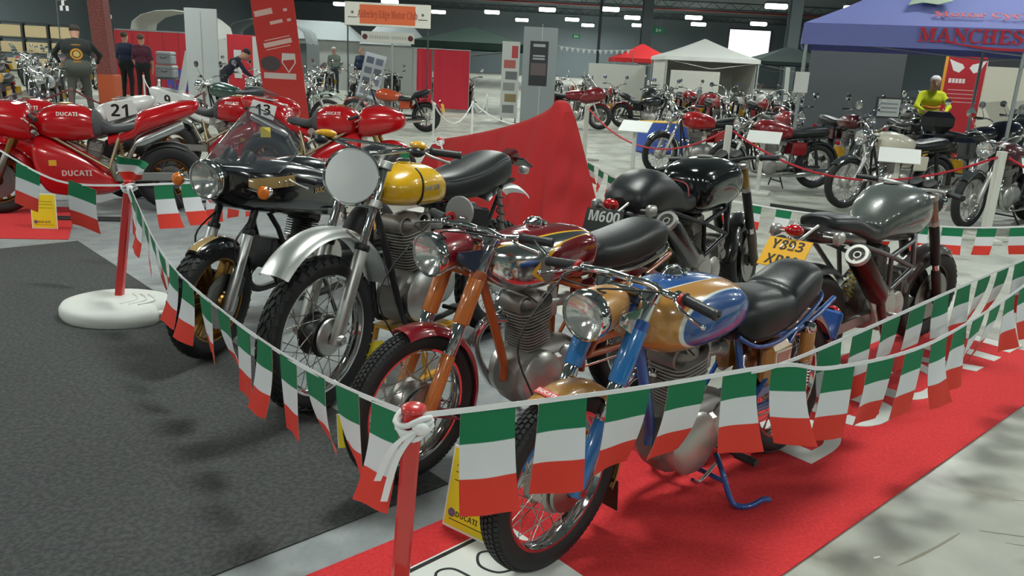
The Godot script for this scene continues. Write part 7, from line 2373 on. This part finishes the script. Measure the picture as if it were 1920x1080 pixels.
	rope("dark red rope before the roped yellow trail bike", rs[0] + Vector3(0, 0.82, 0), rs[1] + Vector3(0, 0.82, 0), 0.25, 0.014, dr)
	rope("dark red rope above the white tail numbered 21", rs[1] + Vector3(0, 0.82, 0), rs[2] + Vector3(0, 0.82, 0), 0.3, 0.014, dr)
	# reading boards
	slant_board("white slanted board before the black roadster's wheel", Vector3(1.6, 0, -11.3), -0.4, 0.72)
	slant_board("white slanted board beside the middle rope post", Vector3(3.15, 0, -10.5), -0.4, 0.72)
	slant_board("white slanted board below the cream tank", Vector3(4.15, 0, -8.85), -0.4, 0.72)
	slant_board("white slanted board at the cross-footed post", Vector3(5.4, 0, -8.3), -0.4, 0.72)
	# blue cloth table
	var bt := thing("display_table", "low table under a blue cloth with yellow rim by the rope", "table", Vector3(2.75, 0, -15.3), 0.3)
	mb = MB.new()
	var rg := []
	for lv in [[0.02, 1.1], [0.3, 1.04], [0.52, 1.0], [0.56, 0.97]]:
		var ring := []
		for j in 24:
			var a := TAU * j / 24
			ring.append(Vector3(signf(cos(a)) * pow(absf(cos(a)), 0.4) * 0.5 * (lv[1] + 0.05 * sin(j * 2.6) * (0.56 - lv[0])), lv[0], signf(sin(a)) * pow(absf(sin(a)), 0.4) * 0.3 * lv[1]))
		rg.append(ring)
	mb.loft(rg)
	obj("cloth", mb, cloth("3c56a4"), bt)
	obj("yellow_runner", boxm(Vector3(0.9, 0.012, 0.5), 0.004), cloth("d2aa4c"), bt, Transform3D(Basis(), Vector3(0, 0.567, 0)))
	# steel ramp bars on the floor
	for q in [[Vector3(3.35, 0, -9.3), -0.6, 0.75, "dark flat wheel ramp on the concrete beneath the red rope"], [Vector3(-3.72, 0, -6.85), 0.15, 0.62, "dark flat wheel ramp under the nearest red bike"]]:
		mb = MB.new()
		mb.box(Vector3(0, 0.016, 0), Vector3(q[2], 0.03, 0.09), 0.006)
		mb.box(Vector3(0, 0.036, 0.035), Vector3(q[2], 0.02, 0.012), 0.003)
		tag(obj("wheel_ramp", mb, flat("2c2c2c", 0.5), self, Transform3D(Basis(Vector3.UP, q[1]), q[0])), q[3], "ramp")
	# red winged banner and pale wall under the blue gazebo
	var wb := upright("banner", "red banner with a pair of pale wings and orange edge under the blue gazebo", "banner", 8.56, 9.4, 0.3, 2.08, -17.0, cloth("a8222c"), 0.02)
	card_on(wb, "orange_edge", -0.4, 1.19, 0.014, 0.06, 1.76, flat("d2902a", 0.6))
	for s in [-1.0, 1.0]:
		mb = MB.new()
		mb.plate([Vector2(0, -0.02), Vector2(s * 0.1, -0.12), Vector2(s * 0.22, -0.08), Vector2(s * 0.33, 0.14), Vector2(s * 0.16, 0.08), Vector2(s * 0.05, 0.05)] if s > 0 else [Vector2(0, -0.02), Vector2(-0.05, 0.05), Vector2(-0.16, 0.08), Vector2(-0.33, 0.14), Vector2(-0.22, -0.08), Vector2(-0.1, -0.12)], 0.004, Transform3D(Basis(), Vector3(0.03 + s * 0.05, 1.86, 0.014)))
		obj("wing", mb, flat("d2cfcb", 0.6), wb)
	for i in 5: card_on(wb, "faded_letter", -0.27 + 0.07 * i, 1.58, 0.014, 0.055, 0.09, flat("d9c9c4", 0.6))
	for i in 4: card_on(wb, "text_line", 0.03, 1.4 - 0.08 * i, 0.013, 0.62, 0.018, flat("c48a88", 0.6))
	var pwall := upright("partition_board", "pale beige partition board at the picture's edge", "board", 10.3, 12.6, 0.05, 2.05, -18.6, flat("c8c4b4", 0.7))
	card_on(pwall, "dark_rail", 0, 2.0, 0.025, 2.3, 0.14, flat("2b2d30", 0.5))
	var nb := upright("notice_board", "small grey framed notice low under the blue gazebo", "board", 7.12, 7.66, 0.78, 1.2, -16.6, flat("34383a", 0.5), 0.03)
	card_on(nb, "sheet", 0, 0.99, 0.018, 0.44, 0.34, flat("a8acac", 0.6))
	for i in 3: card_on(nb, "text_line", 0, 1.07 - 0.08 * i, 0.021, 0.34, 0.03, flat("7c8080", 0.6))
	var gw := upright("partition_board", "dark grey partition behind the notice under the blue gazebo", "board", 6.3, 8.4, 0.05, 2.1, -18.4, flat("4e5256", 0.7))
	# pennants
	var pn := thing("pennant_string", "string of small white pennants high before the dark far wall", "pennants", Vector3(1.19, 0, -31.2))
	mb = MB.new()
	var ps := []
	for i in 15: ps.append(Vector3(2.9 * i / 14.0, 2.16 - 0.08 * sin(PI * i / 14.0), 0))
	mb.tube(ps, 0.006, 4)
	obj("string", mb, white, pn)
	mb = MB.new()
	for x in [0.0, 2.9]:
		mb.tube([Vector3(x, 0, 0), Vector3(x, 2.17, 0)], 0.018, 6)
		mb.box(Vector3(x, 0.015, 0), Vector3(0.3, 0.03, 0.3), 0.004)
	obj("pole", mb, flat("6f7678", 0.5), pn)
	var tri := MB.new()
	tri.plate([Vector2(-0.07, 0), Vector2(0.07, 0), Vector2(0, -0.16)], 0.004)
	var tm := tri.done()
	for i in 13: obj("pennant", tm, cloth("d4d6d6"), pn, Transform3D(Basis(), ps[i + 1] + Vector3(0, -0.004, 0)))
	# information cards
	info_card("yellow information card leaning by the blue café racer's front wheel", Vector3(-0.1, 0.0108, -2.34), -0.62, 0.19, 0.28, 0.2, true)
	info_card("yellow information card behind the trail bike's front wheel", Vector3(-0.66, 0.0085, -3.56), 0.35, 0.15, 0.21, 0.35, true)
	info_card("yellow information card beside the dark red roadster's front wheel", Vector3(-0.62, 0.0, -2.92), 0.35, 0.1, 0.14, 0.35, false)
	info_card("yellow information card standing on red carpet before the nearest red bike", Vector3(-3.86, 0.008, -6.42), 0.1, 0.2, 0.29, 0.06, true)

func lettering_board():
	var b := thing("name_board", "small black board lettered BD beside the leaning red banner", "sign", Vector3(-8.75, 0, -33.6))
	obj("board", boxm(Vector3(0.6, 0.4, 0.03), 0.005), flat("222426", 0.5), b, Transform3D(Basis(), Vector3(0, 1.6, 0)))
	lettering("BD", 0.2, 0.004, flat("c2c4c2", 0.6), b, Transform3D(Basis(), Vector3(0, 1.6, 0.018)))
	var mb := MB.new()
	mb.tube([Vector3(0, 0, -0.03), Vector3(0, 1.6, -0.03)], 0.02, 6)
	mb.box(Vector3(0, 0.015, -0.03), Vector3(0.4, 0.03, 0.4), 0.005)
	obj("pole", mb, flat("5a5d60", 0.5), b)
# ---------------------------------------------------------------- people: one smooth skin round a skeleton
func skin(bones: Array, cell: float, k: float) -> MB:
	# bones: [a, b, ra, rb, colour]; surface nets over the field of their smooth union
	var lo := Vector3.ONE * 1e9
	var hi := -lo
	for b in bones:
		var r: float = maxf(b[2], b[3]) + 0.05
		lo = lo.min(b[0] - Vector3.ONE * r).min(b[1] - Vector3.ONE * r)
		hi = hi.max(b[0] + Vector3.ONE * r).max(b[1] + Vector3.ONE * r)
	var n := Vector3i(((hi - lo) / cell).ceil()) + Vector3i.ONE
	var f := PackedFloat32Array()
	f.resize(n.x * n.y * n.z)
	f.fill(1.0)
	var near := PackedInt32Array()
	near.resize(f.size())
	var best := PackedFloat32Array()
	best.resize(f.size())
	best.fill(9.0)
	for bi in bones.size():
		var b: Array = bones[bi]
		var a: Vector3 = b[0]
		var ab: Vector3 = b[1] - a
		var l2 := maxf(ab.length_squared(), 1e-6)
		var pad: float = maxf(b[2], b[3]) + k + cell * 1.5
		var i0 := Vector3i(((a.min(b[1]) - Vector3.ONE * pad - lo) / cell).floor()).clamp(Vector3i.ZERO, n - Vector3i.ONE)
		var i1 := Vector3i(((a.max(b[1]) + Vector3.ONE * pad - lo) / cell).ceil()).clamp(Vector3i.ZERO, n - Vector3i.ONE)
		for z in range(i0.z, i1.z + 1):
			for y in range(i0.y, i1.y + 1):
				for x in range(i0.x, i1.x + 1):
					var p := lo + Vector3(x, y, z) * cell
					var t := clampf((p - a).dot(ab) / l2, 0, 1)
					var d: float = (p - a - ab * t).length() - lerpf(b[2], b[3], t)
					var at := x + n.x * (y + n.y * z)
					if d < best[at]:
						best[at] = d
						near[at] = bi
					var o := f[at]
					var h := clampf(0.5 + 0.5 * (o - d) / k, 0, 1)
					f[at] = lerpf(o, d, h) - k * h * (1.0 - h)
	var verts := {}
	var cols := {}
	var mb := MB.new()
	var step := [1, n.x, n.x * n.y]
	for z in n.z - 1:
		for y in n.y - 1:
			for x in n.x - 1:
				var at := x + n.x * (y + n.y * z)
				var inside := 0
				for c in 8:
					if f[at + (c & 1) + n.x * ((c >> 1) & 1) + n.x * n.y * ((c >> 2) & 1)] < 0: inside += 1
				if inside == 0 or inside == 8: continue
				var sum := Vector3.ZERO
				var cnt := 0
				for e in 12:
					var ax := e / 4
					var u := (ax + 1) % 3
					var v := (ax + 2) % 3
					var c0 := Vector3i.ZERO
					c0[u] = e & 1
					c0[v] = (e >> 1) & 1
					var c1 := c0
					c1[ax] = 1
					var f0 := f[at + c0.x + n.x * (c0.y + n.y * c0.z)]
					var f1 := f[at + c1.x + n.x * (c1.y + n.y * c1.z)]
					if (f0 < 0) != (f1 < 0):
						sum += Vector3(c0).lerp(Vector3(c1), f0 / (f0 - f1))
						cnt += 1
				verts[at] = lo + (Vector3(x, y, z) + sum / cnt) * cell
				cols[at] = bones[near[at]][4]
	mb.g += 1
	for at in verts:
		for ax in 3:
			var u := (ax + 1) % 3
			var v := (ax + 2) % 3
			var f0 := f[at]
			var f1 := f[at + step[ax]]
			if (f0 < 0) == (f1 < 0): continue
			var q := [at, at - step[u], at - step[u] - step[v], at - step[v]]
			var ok := true
			for w in q: ok = ok and verts.has(w)
			if not ok: continue
			if f0 < 0: q.reverse()
			for w in [0, 1, 2, 0, 2, 3]:
				mb.st.set_color(cols[q[w]])
				mb.p(verts[q[w]])
	return mb
var person_m: StandardMaterial3D
func lin(hex: String) -> Color:
	return Color(hex).srgb_to_linear()
# o: colours and pose; the figure faces +x, y up, feet on the ground
func person(label: String, at: Vector3, yaw_deg: float, o: Dictionary) -> Node3D:
	var r := thing("person", label, "person", at, deg_to_rad(yaw_deg))
	var s: float = o.get("h", 1.75) / 1.75
	var fat: float = o.get("fat", 1.0)
	var top := lin(o.top)
	var leg := lin(o.legs)
	var sk := lin("b58a74")
	var shoe := lin("1c1a19")
	var slv: Color = top if o.get("sleeves", true) else sk
	var ln: float = o.get("lean", 0.0)
	var hip := Vector3(0, 0.93, 0)
	var up := Vector3(sin(ln), cos(ln), 0)
	var fw := Vector3(cos(ln), -sin(ln), 0)
	var waist := hip + up * 0.14
	var chest := hip + up * 0.36
	var neck := hip + up * 0.53
	var hl: float = ln + o.get("nod", 0.0)
	var hu := Vector3(sin(hl), cos(hl), 0)
	var hf := Vector3(cos(hl), -sin(hl), 0)
	var head := neck + hu * 0.15 + hf * 0.015
	var b := []
	b.append([hip + Vector3(0, 0, -0.07), hip + Vector3(0, 0, 0.07), 0.125 * fat, 0.125 * fat, leg])
	b.append([waist + Vector3(0.01, 0, -0.06), waist + Vector3(0.01, 0, 0.06), 0.12 * fat, 0.12 * fat, top])
	b.append([chest + Vector3(0, 0, -0.08), chest + Vector3(0, 0, 0.08), 0.125 * fat, 0.125 * fat, top])
	b.append([neck - up * 0.06 + Vector3(0, 0, -0.13), neck - up * 0.06 + Vector3(0, 0, 0.13), 0.07, 0.07, top])
	b.append([neck - up * 0.03, head, 0.055, 0.06, sk])
	b.append([head - hu * 0.02 + hf * 0.01, head + hu * 0.05 - hf * 0.01, 0.078, 0.092, sk])
	b.append([head - hu * 0.07 + hf * 0.045, head - hu * 0.04 + hf * 0.03, 0.035, 0.05, sk])
	b.append([head - hu * 0.0 + hf * 0.1, head - hu * 0.02 + hf * 0.112, 0.012, 0.016, sk])
	var wrists := []
	for i in 2:
		var sd := -1.0 if i == 0 else 1.0
		var sh := neck - up * 0.07 + Vector3(0, 0, sd * 0.19 * lerpf(1, fat, 0.5))
		var el: Vector3 = sh + o.get("arm" + str(i), [Vector3(0.02, -0.3, sd * 0.06), Vector3(0.1, -0.25, 0.0)])[0]
		var wr: Vector3 = el + o.get("arm" + str(i), [Vector3(0.02, -0.3, sd * 0.06), Vector3(0.1, -0.25, 0.0)])[1]
		b.append([sh, el, 0.058, 0.047, top])
		b.append([el, wr, 0.046, 0.03, slv])
		var hd := (wr - el).normalized()
		b.append([wr, wr + hd * 0.07, 0.028, 0.036, sk])
		wrists.append([wr, hd, sd])
		var hj := hip + Vector3(0, -0.03, sd * 0.09)
		var st: Vector3 = o.get("leg" + str(i), Vector3.ZERO)
		var kn := Vector3(0.03, 0.5, sd * 0.11) + st * 0.5
		var an := Vector3(-0.02, 0.09, sd * 0.12) + st
		b.append([hj, kn, 0.088 * lerpf(1, fat, 0.6), 0.062, leg])
		b.append([kn, an, 0.062, 0.05, leg])
		b.append([an + Vector3(0, -0.045, 0), an + Vector3(0.15, -0.055, sd * 0.02), 0.042, 0.032, shoe])
	for q in b:
		q[0] *= s
		q[1] *= s
		q[2] *= s
		q[3] *= s
	var mb := skin(b, 0.026, 0.035)
	# fingers
	for w in wrists:
		var base: Vector3 = (w[0] + w[1] * 0.09) * s
		var d: Vector3 = w[1]
		var side := d.cross(Vector3(0, 0, 1)).normalized()
		mb.st.set_color(sk)
		for k in 4: mb.tube([base + side * (k - 1.5) * 0.018, base + side * (k - 1.5) * 0.02 + d * (0.045 + 0.008 * (1.5 - absf(k - 1.5))), base + side * (k - 1.5) * 0.02 + d * 0.075 - Vector3(0, 0, w[2]) * 0.02], [0.0095, 0.009, 0.007], 6)
		mb.tube([base - d * 0.04 + side * 0.03, base - d * 0.005 + side * 0.055, base + d * 0.025 + side * 0.055], [0.011, 0.01, 0.008], 6)
	obj("body", mb, person_m, r)
	# hair or cap, ears, eyes
	mb = MB.new()
	mb.ball((head + hu * 0.06 - hf * 0.022) * s, Vector3(0.1, 0.085, 0.095) * s, 16, Basis(Vector3.BACK, -hl))
	obj("hair", mb, flat(o.hair, 0.8), r)
	mb = MB.new()
	for sd in [-1.0, 1.0]: mb.ball((head + hf * 0.09 + hu * 0.012 + Vector3(0, 0, sd * 0.034)) * s, Vector3.ONE * 0.011 * s, 8)
	obj("eyes", mb, flat("2a2320", 0.3), r)
	return r
func people():
	person_m = mat("clothes_and_skin", Color.WHITE, 0.85)
	person_m.vertex_color_use_as_albedo = true
	var dn := [Vector3(0.03, -0.28, -0.05), Vector3(0.12, -0.24, 0.04)]
	var dp := [Vector3(0.03, -0.28, 0.05), Vector3(0.12, -0.24, -0.04)]
	var big := person("large person in dark waistcoat with round yellow back patch, leaning over", Vector3(-8.75, 0, -16.2), 118.0, {"h": 1.84, "fat": 1.42, "top": "23292a", "legs": "4a4c47", "hair": "39302b", "lean": 0.28, "nod": 0.25, "arm0": [Vector3(0.18, -0.2, -0.14), Vector3(0.2, -0.14, 0.06)], "arm1": [Vector3(0.16, -0.2, 0.16), Vector3(0.2, -0.14, -0.04)], "leg0": Vector3(-0.1, 0, -0.05), "leg1": Vector3(0.08, 0, 0.06)})
	# back patches
	var pb := Basis(Vector3.UP, -PI / 2)
	var back := Vector3(0.0, 1.27, 0)
	var mb := MB.new()
	mb.lathe([Vector2(0.075, 0.0), Vector2(0.075, 0.012), Vector2(0.11, 0.012), Vector2(0.11, 0.0)], Vector3(-0.1, 1.24, 0), Vector3(-0.96, 0.28, 0), 24, true)
	obj("ring_patch", mb, flat("b0791f", 0.8), big)
	mb = MB.new()
	mb.lathe([Vector2(0.001, 0.015), Vector2(0.06, 0.015), Vector2(0.06, 0)], Vector3(-0.1, 1.24, 0), Vector3(-0.96, 0.28, 0), 20)
	obj("centre_patch", mb, flat("a58e52", 0.8), big)
	mb = MB.new()
	for i in 7:
		var a := lerpf(-0.7, 0.7, i / 6.0)
		mb.box(Vector3(-0.045 - 0.01 * cos(a), 1.28 + 0.13 * cos(a), 0.17 * sin(a)), Vector3(0.03, 0.04, 0.05), 0.004, Basis(Vector3.RIGHT, a))
	mb.box(Vector3(-0.14, 1.1, 0), Vector3(0.03, 0.035, 0.14), 0.004)
	obj("rocker_patch", mb, flat("9a6c22", 0.8), big)
	person("person in navy jersey with back turned, standing by the red booth", Vector3(-10.62, 0, -22.1), 80.0, {"h": 1.78, "fat": 1.15, "top": "1e2740", "legs": "1a1a1c", "hair": "4a3a30", "arm0": dn, "arm1": dp})
	person("person in red and navy shirt with bare forearms beside the navy jersey", Vector3(-10.0, 0, -21.7), 95.0, {"h": 1.74, "top": "54283a", "legs": "18181a", "hair": "5a4234", "sleeves": false, "arm0": dn, "arm1": dp})
	person("person in dark navy top bending over the dark green roadster", Vector3(-6.75, 0, -18.6), 20.0, {"h": 1.72, "top": "1d2030", "legs": "24262c", "hair": "1f1c1c", "lean": 0.75, "nod": 0.2, "arm0": [Vector3(0.16, -0.24, -0.04), Vector3(0.2, -0.16, 0)], "arm1": [Vector3(0.16, -0.24, 0.04), Vector3(0.2, -0.16, 0)]})
	person("person in grey-green coat with white cap in the far row", Vector3(-7.3, 0, -32.0), -60.0, {"h": 1.72, "top": "6f7a70", "legs": "2c3846", "hair": "c9c8c4", "arm0": dn, "arm1": dp})
	person("person in blue jacket in the far row below the club sign", Vector3(-6.3, 0, -32.2), -110.0, {"h": 1.74, "top": "2c3a52", "legs": "23262c", "hair": "7a5a48", "arm0": dn, "arm1": dp})
	person("person in dark maroon coat beside the white gazebo's corner", Vector3(7.9, 0, -29.6), -120.0, {"h": 1.76, "top": "3a2228", "legs": "1e1e22", "hair": "2a2422", "arm0": dn, "arm1": dp})
	var hv := person("person in yellow high visibility jacket crouched under the blue gazebo", Vector3(7.45, 0, -15.1), -100.0, {"h": 1.66, "top": "c9d022", "legs": "2a2c2e", "hair": "c9ccd0", "lean": 0.2, "arm0": [Vector3(0.14, -0.22, -0.1), Vector3(0.18, -0.08, 0.1)], "arm1": [Vector3(0.14, -0.22, 0.1), Vector3(0.18, -0.08, -0.1)]})
	mb = MB.new()
	mb.tube(curve([Vector3(0.19, 1.1, -0.14), Vector3(0.24, 1.08, 0.0), Vector3(0.19, 1.1, 0.14)], 4), 0.02, 8)
	obj("reflective_band", mb, flat("c6632a", 0.6), hv)

# ---------------------------------------------------------------- roof steel, signs on the walls, litter
func details():
	var steel_grey := flat("4c565a", 0.6)
	for z in [-20.0, -38.0, -56.0, -74.0, -92.0]:
		var t := thing("roof_truss", "grey steel lattice truss", "truss", Vector3(5, 6.75, z), 0.0, "roof trusses")
		t.set_meta("label", "grey steel lattice truss, %s counted from the stand" % {-20.0: "first", -38.0: "second", -56.0: "third", -74.0: "fourth beside the red pipe", -92.0: "fifth nearest the far wall"}[z])
		var mb := MB.new()
		for y in [0.0, 0.55]: mb.box(Vector3(0, y, 0), Vector3(69.6, 0.1, 0.1))
		obj("chord", mb, steel_grey, t)
		mb = MB.new()
		for i in 46:
			var x := -34.5 + 1.5 * i
			mb.tube([Vector3(x, 0.0, 0), Vector3(x + 0.75, 0.55, 0), Vector3(x + 1.5, 0.0, 0)], 0.03, 4, false)
		obj("web", mb, steel_grey, t)
	for q in [[Vector3(5.1, 0, -57.5), 0.18], [Vector3(7.4, 0, -51.5), 0.6], [Vector3(12.0, 0, -37.8), 0.5], [Vector3(-18.0, 0, -57.5), 0.4], [Vector3(-29.0, 0, -57.5), 0.4]]:
		var mb := MB.new()
		var w: float = q[1]
		for s in [-1.0, 1.0]: mb.box(Vector3(0, 3.65, s * w * 0.45), Vector3(w, 7.3, w * 0.1), 0.01)
		mb.box(Vector3(0, 3.65, 0), Vector3(w * 0.12, 7.3, w * 0.85), 0.005)
		tag(obj("hall_column", mb, steel_grey, self, Transform3D(Basis(), q[0])), ["thin steel column behind the pennants", "broad steel column behind the small red gazebo", "dark steel column behind the blue gazebo's corner", "steel column beyond the far row under the club signs", "steel column beyond the lit rack"][[5.1, 7.4, 12.0, -18.0, -29.0].find(snappedf(q[0].x, 0.1))], "column")
	# red fire main along the roof
	var mb := MB.new()
	mb.tube([Vector3(-29.8, 0, 0), Vector3(39.8, 0, 0)], 0.09, 8)
	tag(obj("ceiling_pipe", mb, paint("8e2a2c", 0.4), self, Transform3D(Basis(), Vector3(0, 6.6, -74.3))), "long red pipe running below the roof trusses", "pipe")
	for q in [[Vector3(9.5, 4.15, -60.0), "green emergency exit sign hung before the far wall", 0.9, 0.42], [Vector3(4.9, 4.1, -80.0), "smaller green exit sign on the far wall above the pennants", 0.8, 0.35]]:
		var s := thing("hanging_exit_sign", q[1], "sign", q[0])
		obj("green_face", boxm(Vector3(q[2], q[3], 0.06), 0.01), flat("2b8a62", 0.5), s)
		var mm := MB.new()
		mm.box(Vector3(-0.12, 0.0, 0.033), Vector3(0.1, 0.22, 0.004))
		mm.plate([Vector2(0.02, 0.1), Vector2(0.25, 0.0), Vector2(0.02, -0.1)], 0.004, Transform3D(Basis(), Vector3(0, 0, 0.033)))
		obj("running_symbol", mm, flat("d8ece2", 0.5), s)
		mm = MB.new()
		for x in [-0.3, 0.3]: mm.tube([Vector3(x, q[3] / 2, 0), Vector3(x, 7.3 - q[0].y, 0)], 0.01, 4)
		obj("hanger", mm, steel_grey, s)
	# black feather flag poles and door boards at the far left
	mb = MB.new()
	mb.box(Vector3(0, 0.9, 0), Vector3(6.0, 1.8, 0.1), 0.01)
	# tyre marks and scuffs on the concrete
	var i := 0
	for q in [[Vector3(1.75, 0, -2.45), Vector3(2.7, 0, -2.25), 0.02, "918d7f"], [Vector3(1.7, 0, -2.52), Vector3(2.75, 0, -2.36), 0.03, "969284"], [Vector3(1.95, 0, -2.75), Vector3(2.9, 0, -2.7), 0.018, "918c7e"], [Vector3(2.2, 0, -2.95), Vector3(2.33, 0, -2.72), 0.02, "6e6f69"], [Vector3(2.27, 0, -2.98), Vector3(2.42, 0, -2.7), 0.015, "72736c"], [Vector3(2.12, 0, -2.88), Vector3(2.2, 0, -2.7), 0.015, "74746c"], [Vector3(1.3, 0, -2.28), Vector3(1.62, 0, -2.5), 0.03, "908b7c"]]:
		var tm := MB.new()
		var dir: Vector3 = q[1] - q[0]
		var sd := Vector3(-dir.z, 0, dir.x).normalized()
		var rows := []
		for k in 21:
			var t := k / 20.0
			var w: float = q[2] * 0.2 * pow(sin(clampf(t, 0.01, 0.99) * PI), 0.6) * (0.8 + 0.2 * sin(t * 9.0 + i))
			var m: Vector3 = q[0] + dir * t + sd * 0.006 * sin(t * 3.0)
			rows.append([m - sd * w, m + sd * w])
		tm.sheet(rows, 0.0006)
		tag(obj("tyre_mark", tm, flat(q[3], 0.8), self, Transform3D(Basis(), Vector3(0, 0.0009, 0))), ["long thin brown tyre mark on the concrete", "broad brown tyre mark beside the thin one", "thin brown tyre mark nearest the runner's far half", "middle of three short grey scuffs on the concrete", "longest of three short grey scuffs on the concrete", "shortest of three grey scuffs on the concrete", "short brown smear on concrete at the runner's edge"][i], "floor mark")
		i += 1
	# litter on the concrete
	for q in [[Vector3(1.25, 0.001, -2.32), 0.4, "small white paper scrap on the concrete beside the runner"], [Vector3(2.45, 0.001, -2.95), 1.2, "tiny white scrap of paper on the open concrete"]]:
		var lm := MB.new()
		lm.box(Vector3.ZERO, Vector3(0.028, 0.002, 0.008), 0.0)
		tag(obj("paper_scrap", lm, flat("dedfda", 0.7), self, Transform3D(Basis(Vector3.UP, q[1]), q[0] + Vector3(0, 0.001, 0))), q[2], "litter")
